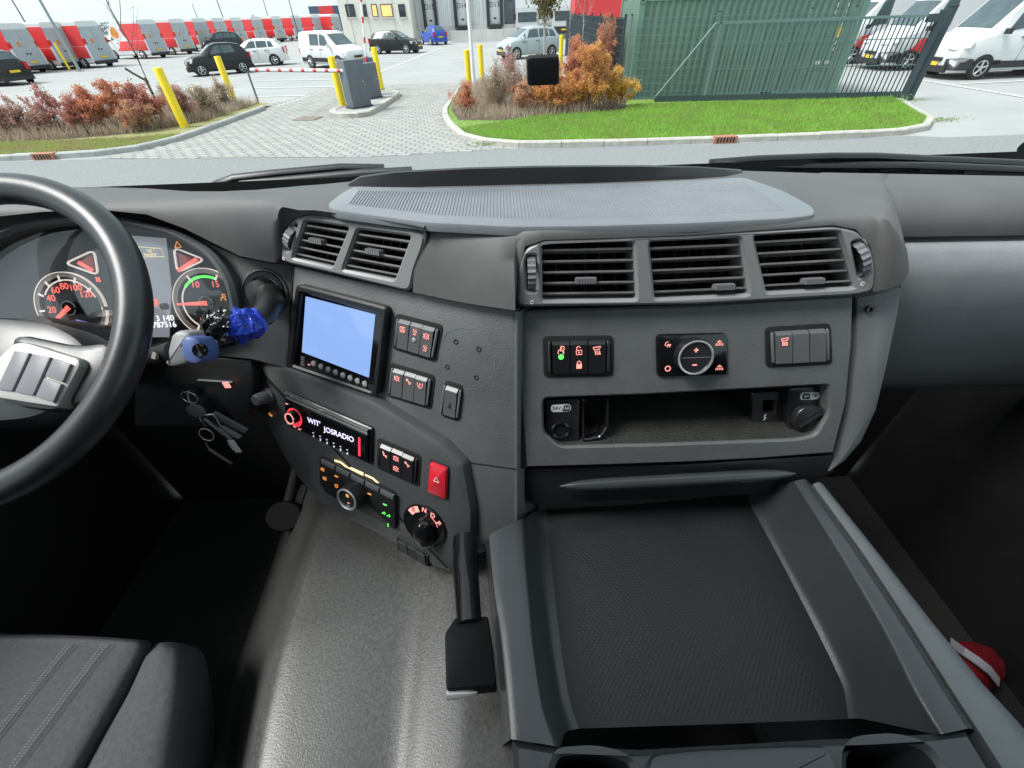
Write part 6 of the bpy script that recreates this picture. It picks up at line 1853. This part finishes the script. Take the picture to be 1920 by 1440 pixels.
# marks: faded white chalk lines, yellow tag
for (xa, ya), (xb, yb), n_ in [((1573, 5), (1532, 118), 9), ((1593, 5), (1560, 100), 8)]:
    P, Q = onY(xa, ya, YC - .01), onY(xb, yb, YC - .01)
    for k in range(n_):
        a_, b_ = P + (Q - P) * k / n_, P + (Q - P) * (k + .6) / n_
        mb = MB(); mb.tube([a_, b_], .014, 4, flat=.3); mb.build('lashing_mark', 'print_white', t, smooth=0)
p = onY(1572, 60, YC - .01); mb = MB(); mb.box(p, (.06, .006, .12)); mb.build('yellow_tag', 'plate_yellow', t)
p = onY(1533, 118, YC - .01); mb = MB(); mb.box(p, (.07, .006, .05)); mb.build('white_tag', 'print_white', t)
p = onY(1550, 117, YC - .01); mb = MB(); mb.box(p, (.06, .006, .05)); mb.build('white_tag', 'print_white', t)

# ================================================================ FENCE AND GATE
FZ = 2.15
P0 = gnd(1166, 199); P1 = gnd(1690, 190)
dF = (P1 - P0)[:2]; dF /= np.linalg.norm(dF)
def fpt(s, z, off=0): return np.array([P0[0] + dF[0] * s - dF[1] * off, P0[1] + dF[1] * s + dF[0] * off, z])
LF = np.linalg.norm(P1 - P0)
def mesh_fence(name, label, pt, L_, posts, vstep=.055, wires=None, thick=.0035, mt='fence_green'):
    t = thing(name, label, 'fence', tuple(pt(0, 0)))
    for s in posts:
        mb = MB(); mb.box(pt(s, FZ / 2 + .03), (.032, .032, FZ / 2 + .03)); po = mb.build('fence_post', mt, t)
        mb = MB(); mb.box(pt(s, FZ + .07), (.036, .036, .012)); mb.build('post_cap', 'gate_dark', po)
    ss = sorted(posts)
    for a, b in zip(ss[:-1], ss[1:]):
        for z in wires or np.arange(.12, FZ, .2):
            mb = MB()
            mb.tube([pt(a + .03, z, -.03), pt(b - .03, z, -.03)], thick * 2.2, 5)
            mb.build('horizontal_wire', mt, t, smooth=0)
        mb = MB()
        for s in np.arange(a + .05, b - .03, vstep):
            mb.add([pt(s - thick, .08, -.036), pt(s + thick, .08, -.036), pt(s + thick, FZ, -.036), pt(s - thick, FZ, -.036), pt(s, .08, -.036 + thick * 2), pt(s, FZ, -.036 + thick * 2)], [(0, 1, 2, 3), (1, 4, 5, 2), (4, 0, 3, 5)])
        mb.build('vertical_wires', mt, t, smooth=0, kind='stuff')
    return t
mesh_fence('mesh_fence', 'green mesh fence in front of the container', lambda s, z, o=0: fpt(s, z, .55 + o), 6, [0.05, 2.55, 5.1, 6.3], thick=.003)
sideL = 19.5
dS = np.array([.03, 1.]); dS /= np.linalg.norm(dS)
mesh_fence('mesh_fence', 'dark mesh fence running away left of the container', lambda s, z, o=0: np.array([P0[0] + .0 + dS[0] * s + o, P0[1] + .6 + dS[1] * s, z]), sideL, [0.3, 2.8, 5.3, 7.8, 10.3, 12.8, 15.3, 17.8, 19.5], mt='gate_dark', vstep=.05, thick=.005)
# sliding gate
t = thing('sliding_gate', 'dark sliding gate of upright bars with diagonal brace', 'gate', tuple(fpt(1.0, 0)))
def S_(x, y): # gate coordinate along the fence seen at a pixel
    d = ray(x, y); n = np.array([-dF[1], dF[0], 0]); k = ((P0 - CAMPOS) @ n) / (d @ n)
    q = CAMPOS + d * k; return (q - P0)[:2] @ dF, q[2]
sb, _ = S_(1225, 200); st_, zt_ = S_(1345, 36); se, _ = S_(1690, 188); sm, _ = S_(1565, 192)
ZG = 1.98
mb = MB(); mb.box(fpt((sb + se) / 2, .17), ((se - sb) / 2, .05, .085), (dF[0], dF[1], 0), (-dF[1], dF[0], 0)); mb.build('bottom_beam', 'gate_dark', t)
mb = MB(); mb.box(fpt((st_ + se) / 2, ZG), ((se - st_) / 2, .035, .03), (dF[0], dF[1], 0), (-dF[1], dF[0], 0)); mb.build('top_rail', 'fence_green', t)
mb = MB(); mb.tube([fpt(sb, .2), fpt(st_, ZG)], .03, 8); mb.build('diagonal_brace', 'fence_green', t, smooth=60)
mb = MB(); mb.box(fpt(st_ + .12, 1.1), (.035, .035, .9), (dF[0], dF[1], 0), (-dF[1], dF[0], 0)); mb.build('gate_stile', 'fence_green', t)
for z in (.9, 1.5):
    mb = MB(); mb.box(fpt((st_ + se) / 2, z), ((se - st_) / 2, .012, .012), (dF[0], dF[1], 0), (-dF[1], dF[0], 0)); mb.build('mid_rail', 'fence_green', t)
s = st_ + .25
while s < se - .1:
    mb = MB(); mb.box(fpt(s, 1.12), (.012, .012, .88), (dF[0], dF[1], 0), (-dF[1], dF[0], 0)); mb.build('bar', 'fence_green' if s < sm else 'gate_dark', t)
    s += .125
mb = MB(); mb.box(fpt(se, 1.05), (.07, .06, 1.05), (dF[0], dF[1], 0), (-dF[1], dF[0], 0)); mb.build('end_post', 'gate_dark', t)
mb = MB(); mb.box(fpt(se - .2, ZG - .05), (.14, .07, .09), (dF[0], dF[1], 0), (-dF[1], dF[0], 0)); mb.build('guide_bracket', 'gate_dark', t)
# gate portal post behind
p = fpt(se + .35, 0, .25)
t = thing('gate_post', 'dark square steel post at the gate end', 'post', tuple(p)); mb = MB(); mb.box(p + [0, 0, 1.08], (.075, .075, 1.08)); mb.build('post', 'gate_dark', t); mb = MB(); mb.box(p + [0, 0, 2.17], (.085, .085, .012)); mb.build('cap', 'gate_dark', t)

# ================================================================ BUILDING
YB = 66.0
t = thing('depot_building', 'pale depot with office windows and numbered loading docks', 'building', (-10, YB, 0))
xo0, xo1 = onY(640, 40, YB - 4)[0], onY(772, 40, YB - 4)[0]
HB = 9.
mb = MB(); mb.box(((xo0 + xo1) / 2, YB + 4, HB / 2), ((xo1 - xo0) / 2, 8, HB / 2)); mb.build('office_wall', 'wall_cream', t)
wx = [(646, 668), (678, 690), (695, 710), (712, 738), (746, 762)]
for i, (a_, b_) in enumerate(wx):
    A_, B_ = onY(a_, 8, YB - 4), onY(b_, 32, YB - 4)
    Fw_ = Frame(((A_[0] + B_[0]) / 2, YB - 4, (A_[2] + B_[2]) / 2), (1, 0, 0), (0, -1, 0))
    w_, h_ = (B_[0] - A_[0]) / 2, abs(A_[2] - B_[2]) / 2
    fr_ = plate('window', Fw_, [(-w_, -h_), (w_, -h_), (w_, h_), (-w_, h_)], [[(-w_ + .08, -h_ + .08), (w_ - .08, -h_ + .08), (w_ - .08, h_ - .08), (-w_ + .08, h_ - .08)]], 0, .08, 'sill_dark', t, bev=.01)
    slab('pane', Fw_, [(-w_ + .05, -h_ + .05), (w_ - .05, -h_ + .05), (w_ - .05, h_ - .05), (-w_ + .05, h_ - .05)], 0, .03, 'window_lit' if i in (2, 3) else 'window_glass_dark', fr_, bev=.005)
    slab('sill', Fw_, [(-w_ - .1, -h_ - .14), (w_ + .1, -h_ - .14), (w_ + .1, -h_), (-w_ - .1, -h_)], 0, .14, 'wall_conc', fr_, bev=.01)
for x in (660, 693, 742):
    A_ = onY(x, 50, YB - 4); mb = MB(); mb.box((A_[0], YB - 4.02, HB / 2), (.02, .02, HB / 2)); mb.build('panel_joint', 'wall_conc', t)
xd1 = onY(1180, 30, YB)[0]
mb = MB(); mb.box(((xo1 + xd1) / 2, YB + 5, HB / 2), ((xd1 - xo1) / 2, 5, HB / 2)); mb.build('dock_wall', 'wall_steel', t)
rows = []
for z in (1.2, HB):
    r = []
    x = xo1 + .05
    while x < xd1:
        r += [(x, YB - .03, z), (x + .18, YB - .03, z), (x + .22, YB - .09, z), (x + .4, YB - .09, z), (x + .44, YB - .03, z)]; x += .46
    rows.append(r)
v, f = grid(rows); mk('ribbed_cladding', v, f, 'wall_steel', t, smooth=0)
mb = MB(); mb.box(((xo1 + xd1) / 2, YB - .2, .6), ((xd1 - xo1) / 2, .25, .6)); mb.build('dock_plinth', 'wall_conc', t)
for xa, xb, s_ in [(790, 822, 'D15'), (849, 884, 'D14'), (911, 944, 'D13')]:
    A_, B_ = onY(xa, 0, YB - .2), onY(xb, 50, YB - .2)
    w_ = (B_[0] - A_[0]) / 2; cx = (A_[0] + B_[0]) / 2
    Fd_ = Frame((cx, YB - .1, 0), (1, 0, 0), (0, -1, 0))
    sh = plate('dock_shelter', Fd_, [(-w_, 1.0), (w_, 1.0), (w_, 5.2), (-w_, 5.2)], [[(-w_ * .62, 1.25), (w_ * .62, 1.25), (w_ * .62, 4.3), (-w_ * .62, 4.3)]], -.05, .55, 'dock_dark', t, bev=.03)
    dr = slab('dock_door', Fd_, [(-w_ * .62, 1.25), (w_ * .62, 1.25), (w_ * .62, 4.3), (-w_ * .62, 4.3)], 0, .12, 'dock_door', t, bev=.02)
    text('door_number', s_, Fd_, 0, 2.95, .66, .13, 'print_black', dr, ext=.01)
    for k in (-1, 1): slab('door_window', Fd_, [(k * w_ * .32 - .3, 3.75), (k * w_ * .32 + .3, 3.75), (k * w_ * .32 + .3, 4.05), (k * w_ * .32 - .3, 4.05)], .1, .14, 'print_white', dr, bev=.005)
    slab('door_grip', Fd_, [(-.15, 1.7), (.15, 1.7), (.15, 1.85), (-.15, 1.85)], .1, .17, 'print_black', dr, bev=.005)
    slab('dock_buffer', Fd_, [(-w_ * .8, .45), (w_ * .8, .45), (w_ * .8, .95), (-w_ * .8, .95)], .2, .5, 'dock_dark', t, bev=.02)
A_ = onY(957, 20, YB - .2); Fd_ = Frame((A_[0], YB - .1, 0), (1, 0, 0), (0, -1, 0))
dd = slab('staff_door', Fd_, [(-.7, 1.2), (.7, 1.2), (.7, 4.6), (-.7, 4.6)], -.02, .1, 'cabinet_grey', t, bev=.02)
slab('door_pane', Fd_, [(-.3, 3.2), (.3, 3.2), (.3, 3.9), (-.3, 3.9)], .1, .12, 'window_glass_dark', dd, bev=.005)
# concrete retaining wall in front of the docks, as separate blocks
a_, b_ = onY(846, 78, 58)[0], onY(1075, 75, 58)[0]
t = thing('block_wall', 'low concrete block wall in front of the loading docks', 'wall', (a_, 58, 0))
nb = 7
for k in range(nb):
    w_ = (b_ - a_) / nb
    mb = MB(); mb.box((a_ + w_ * (k + .5), 58, .48), (w_ / 2 - .02, .25, .48 + .01 * (k % 2))); mb.build('concrete_block', 'wall_conc', t)
# far low hedge line on the horizon
o = mk('far_trees', *(lambda mb: (mb.v, mb.f))(MB()), 'leaf_olive', None, smooth=0) if False else None

# ================================================================ PLANTS
def leaf_cloud(pts, size, flat=.6):
    """one small folded leaf face for each point"""
    n = len(pts)
    a = rng.normal(0, 1, (n, 3)); a /= np.linalg.norm(a, axis=1)[:, None]
    b = np.cross(a, rng.normal(0, 1, (n, 3))); b /= np.linalg.norm(b, axis=1)[:, None]
    s = size * rng.uniform(.6, 1.3, n)[:, None]
    V_ = np.empty((n, 4, 3))
    V_[:, 0] = pts - a * s; V_[:, 1] = pts + b * s * flat; V_[:, 2] = pts + a * s; V_[:, 3] = pts - b * s * flat
    F_ = np.arange(4 * n).reshape(n, 4)
    return V_.reshape(-1, 3), F_
def shrub(x, y, h, w, mt, label, nleaf=900, nstem=14, size=.035, z0=.1, twig='bark', mt2=None, sparse=False):
    t = thing('shrub', label, 'shrub', (x, y, z0), 'shrubs on the verges')
    mb = MB(); tips = []
    for k in range(nstem):
        a = rng.uniform(0, 6.28); r = w * abs(rng.normal(0, .5)); hh = h * rng.uniform(.65, 1.05) * (1 - .3 * min(1, r / w))
        p0 = np.array([x + rng.normal(0, w * .25), y + rng.normal(0, w * .2), z0 - .02]); p3 = np.array([x + r * math.cos(a), y + r * math.sin(a) * .7, z0 + hh])
        p1 = p0 + (p3 - p0) * .4 + rng.normal(0, .03, 3); p2 = p0 + (p3 - p0) * .75 + rng.normal(0, .04, 3)
        mb.tube([p0, p1, p2, p3], [.011, .008, .005, .002], 4, cap=False)
        tips.append((p0, p1, p2, p3))
        for q in range(4):                 # twigs
            s = rng.uniform(.35, .95); b_ = p0 + (p3 - p0) * s
            e_ = b_ + np.array([rng.normal(0, .12), rng.normal(0, .12), rng.uniform(.03, .2)]) * (h / 1.2)
            mb.tube([b_, e_], [.004, .0015], 3, cap=False); tips.append((b_, b_ + (e_ - b_) * .4, b_ + (e_ - b_) * .7, e_))
    mb.build('stems', twig, t, smooth=0)
    P = []
    for k in range(nleaf):
        q = tips[int(rng.integers(0, len(tips)))]
        s = rng.uniform(.2 if not sparse else .4, 1.0) ** .8
        i = min(2, int(s * 3)); w_ = s * 3 - i
        P.append(q[i] * (1 - w_) + q[i + 1] * w_ + rng.normal(0, .045 if not sparse else .03, 3))
    P = np.array(P); P[:, 2] = np.maximum(P[:, 2], z0 + .02)
    k = nleaf if mt2 is None else int(nleaf * .55)
    v, f = leaf_cloud(P[:k], size); mk('foliage', v, f, mt, t, smooth=0, kind='stuff')
    if mt2 is not None:
        v, f = leaf_cloud(P[k:], size); mk('foliage', v, f, mt2, t, smooth=0, kind='stuff')
    return t
def sh(px_, py_, *a, **k):
    k['nleaf'] = int(k.get('nleaf', 900) * (2.6 if k.get('sparse') else 4)); k['size'] = k.get('size', .035) * .75
    a = list(a); a[1] *= 1.25
    p = gnd(px_, py_, .1); return shrub(p[0], p[1], *a, **k)
# left verge, from the left edge to the drive
sh(-30, 262, .95, .5, 'leaf_red', 'loose reddish shrub cut by the left edge of the view', nleaf=700, sparse=True)
sh(60, 255, 1.0, .55, 'leaf_red', 'loose reddish shrub, second from the left edge', nleaf=900, sparse=True, mt2='leaf_dry')
sh(125, 250, 1.25, .6, 'leaf_red', 'tall sparse red-leaved shrub on the left verge', nleaf=900, sparse=True)
sh(195, 246, 1.15, .65, 'leaf_rust', 'dense rust-brown shrub in the middle of the left verge', nleaf=2600, mt2='leaf_orange')
sh(245, 244, 1.2, .65, 'leaf_rust', 'dense orange-brown shrub left of the thin young tree', nleaf=2800, mt2='leaf_orange')
sh(292, 240, 1.2, .6, 'leaf_rust', 'rust-brown shrub at the foot of the thin young tree', nleaf=2000, mt2='leaf_red')
sh(352, 228, 1.05, .55, 'leaf_red', 'red-leaved shrub right behind the nearest yellow bollard', nleaf=1300, mt2='leaf_dry')
for x, y, lab in [(392, 218, 'dry grassy shrub right of the nearest yellow bollard'), (425, 205, 'dry tangled shrub in front of the second yellow bollard'), (330, 215, 'dry twiggy shrub behind the red-leaved shrub')]:
    sh(x, y, .85, .6, 'leaf_dry', lab, nleaf=1200, size=.03, nstem=30)
sh(20, 258, .9, .55, 'leaf_red', 'low reddish shrub near the left edge', nleaf=800, mt2='leaf_dry')
sh(95, 253, .8, .5, 'leaf_dry', 'low dry shrub between two reddish shrubs', nleaf=900, mt2='leaf_red')
sh(160, 249, .95, .55, 'leaf_rust', 'reddish brown shrub left of the dense rust-brown shrubs', nleaf=1500, mt2='leaf_red')
sh(268, 246, .8, .5, 'leaf_orange', 'low orange shrub in front of the dense hedge', nleaf=1200, mt2='leaf_dry')
# right planting bed
sh(878, 215, .85, .28, 'leaf_orange', 'small orange shrub at the left tip of the right verge', nleaf=600, mt2='leaf_rust')
sh(930, 205, 1.25, .6, 'leaf_dry', 'dry brown twiggy shrub beside the white pole', nleaf=1300, size=.026, nstem=60, twig='leaf_dry')
sh(960, 190, 1.3, .6, 'leaf_dry', 'dry brown shrub behind the small black sensor box, left part', nleaf=1200, size=.026, nstem=60, mt2='leaf_red', twig='leaf_dry')
sh(955, 150, 1.2, .4, 'leaf_red', 'sparse dark red shrub in front of the silver car wheel', nleaf=500, sparse=True)
sh(985, 213, .75, .55, 'leaf_orange', 'low orange shrub under the black sensor box', nleaf=1800, mt2='leaf_dry')
sh(1040, 212, 1.0, .6, 'leaf_orange', 'orange shrub left of the golden shrub', nleaf=2400, mt2='leaf_gold')
sh(1108, 206, 1.6, .85, 'leaf_gold', 'dense golden yellow shrub at the fence corner', nleaf=7000, nstem=26, mt2='leaf_orange')
sh(1075, 190, 1.7, .6, 'leaf_orange', 'tall orange shrub behind the golden shrub', nleaf=2300, mt2='leaf_rust')
sh(1150, 203, 1.1, .6, 'leaf_gold', 'golden shrub right at the foot of the fence corner post', nleaf=2600, mt2='leaf_gold')
sh(1070, 210, .8, .6, 'leaf_gold', 'low gold and orange shrub in front of the tall orange one', nleaf=2200, mt2='leaf_orange')
sh(1012, 206, 1.05, .6, 'leaf_orange', 'orange shrub just below and right of the sensor box', nleaf=1800, mt2='leaf_dry')
sh(1130, 175, 2.3, .38, 'leaf_orange', 'slender tall orange shrub against the dark fence', nleaf=1600, mt2='leaf_rust', size=.03)
sh(1005, 175, 1.2, .7, 'leaf_dry', 'dry brown shrub behind the small black sensor box, right part', nleaf=1300, size=.026, nstem=60, twig='leaf_dry')

def tree(label, x, y, h, r0, lean, branches, mt, leaves=0, leaf_mt='leaf_olive', crown=None, name='tree'):
    t = thing(name, label, 'tree', (x, y, 0))
    mb = MB()
    tr_ = [np.array([x + lean * s ** 1.2 + rng.normal(0, .02), y + rng.normal(0, .02), h * s]) for s in (0, .25, .5, .75, 1)]
    mb.tube(tr_, [r0, r0 * .85, r0 * .65, r0 * .4, r0 * .15], 8)
    mb.build('trunk', mt, t, smooth=60)
    mb = MB(); P = []
    for k in range(branches):
        s = rng.uniform(.45, .95); i = min(3, int(s * 4)); w_ = s * 4 - i
        b0 = tr_[i] * (1 - w_) + tr_[i + 1] * w_
        a = rng.uniform(0, 6.28); L_ = h * rng.uniform(.18, .34)
        b1 = b0 + L_ * .5 * np.array([math.cos(a) * .5, math.sin(a) * .5, .8]); b2 = b0 + L_ * np.array([math.cos(a) * .55, math.sin(a) * .55, 1.0])
        mb.tube([b0, b1, b2], [r0 * .3, r0 * .2, r0 * .08], 5, cap=False)
        for q in range(3):
            u_ = rng.uniform(.3, 1); c_ = b0 + (b2 - b0) * u_; e_ = c_ + rng.normal(0, L_ * .22, 3) + [0, 0, L_ * .2]
            mb.tube([c_, e_], [r0 * .12, r0 * .05], 4, cap=False); P.append((c_, e_))
        P.append((b0, b2))
    mb.build('branches', mt, t, smooth=0)
    if leaves:
        pts = []
        for k in range(leaves):
            a_, b_ = P[int(rng.integers(0, len(P)))]
            pts.append(a_ + (b_ - a_) * rng.uniform(.3, 1.1) + rng.normal(0, .13, 3))
        v, f = leaf_cloud(np.array(pts), .06); mk('crown', v, f, leaf_mt, t, smooth=0, kind='stuff')
    return t
p = gnd(318, 238); tree('thin bare young tree with stake behind the left shrubs', p[0], p[1], 3.6, .035, -.05, 9, 'bark')
q = p + np.array([-.05, .02, 0])
t = thing('tree_stake', 'wooden stake with rubber tie beside the bare young tree', 'stake', tuple(q)); mb = MB(); mb.tube([q, q + [0, 0, 1.25]], .03, 8); mb.build('post', 'bark', t, smooth=60)
mb = MB(); mb.tube([q + [.05, 0, 1.15], q + [-.25, 0, 1.35], q + [-.42, 0, 1.48]], .03, 6); mb.build('tie_arm', 'trim_black', t, smooth=60)
p = gnd(1020, 145, .1); tree('small tree with olive brown leaves in front of the silver car', p[0], p[1], 3.9, .06, 0, 18, 'bark_pale', 3200)
p = gnd(1064, 140, .1); tree('slim pale birch stem right of the silver car', p[0], p[1], 4.2, .045, .05, 6, 'bark_pale')
p = gnd(1088, 130, .1); tree('slim bare birch against the dark fence', p[0], p[1], 3.6, .03, .05, 7, 'bark_pale', 0)
# far tree line on the horizon
P = []
for k in range(5000):
    x = rng.uniform(-160, -20); P.append((x, 190 + rng.uniform(-5, 5), rng.uniform(.2, 2.2 + .8 * math.sin(x * .13) + .5 * math.sin(x * .37))))
v, f = leaf_cloud(np.array(P), .5)
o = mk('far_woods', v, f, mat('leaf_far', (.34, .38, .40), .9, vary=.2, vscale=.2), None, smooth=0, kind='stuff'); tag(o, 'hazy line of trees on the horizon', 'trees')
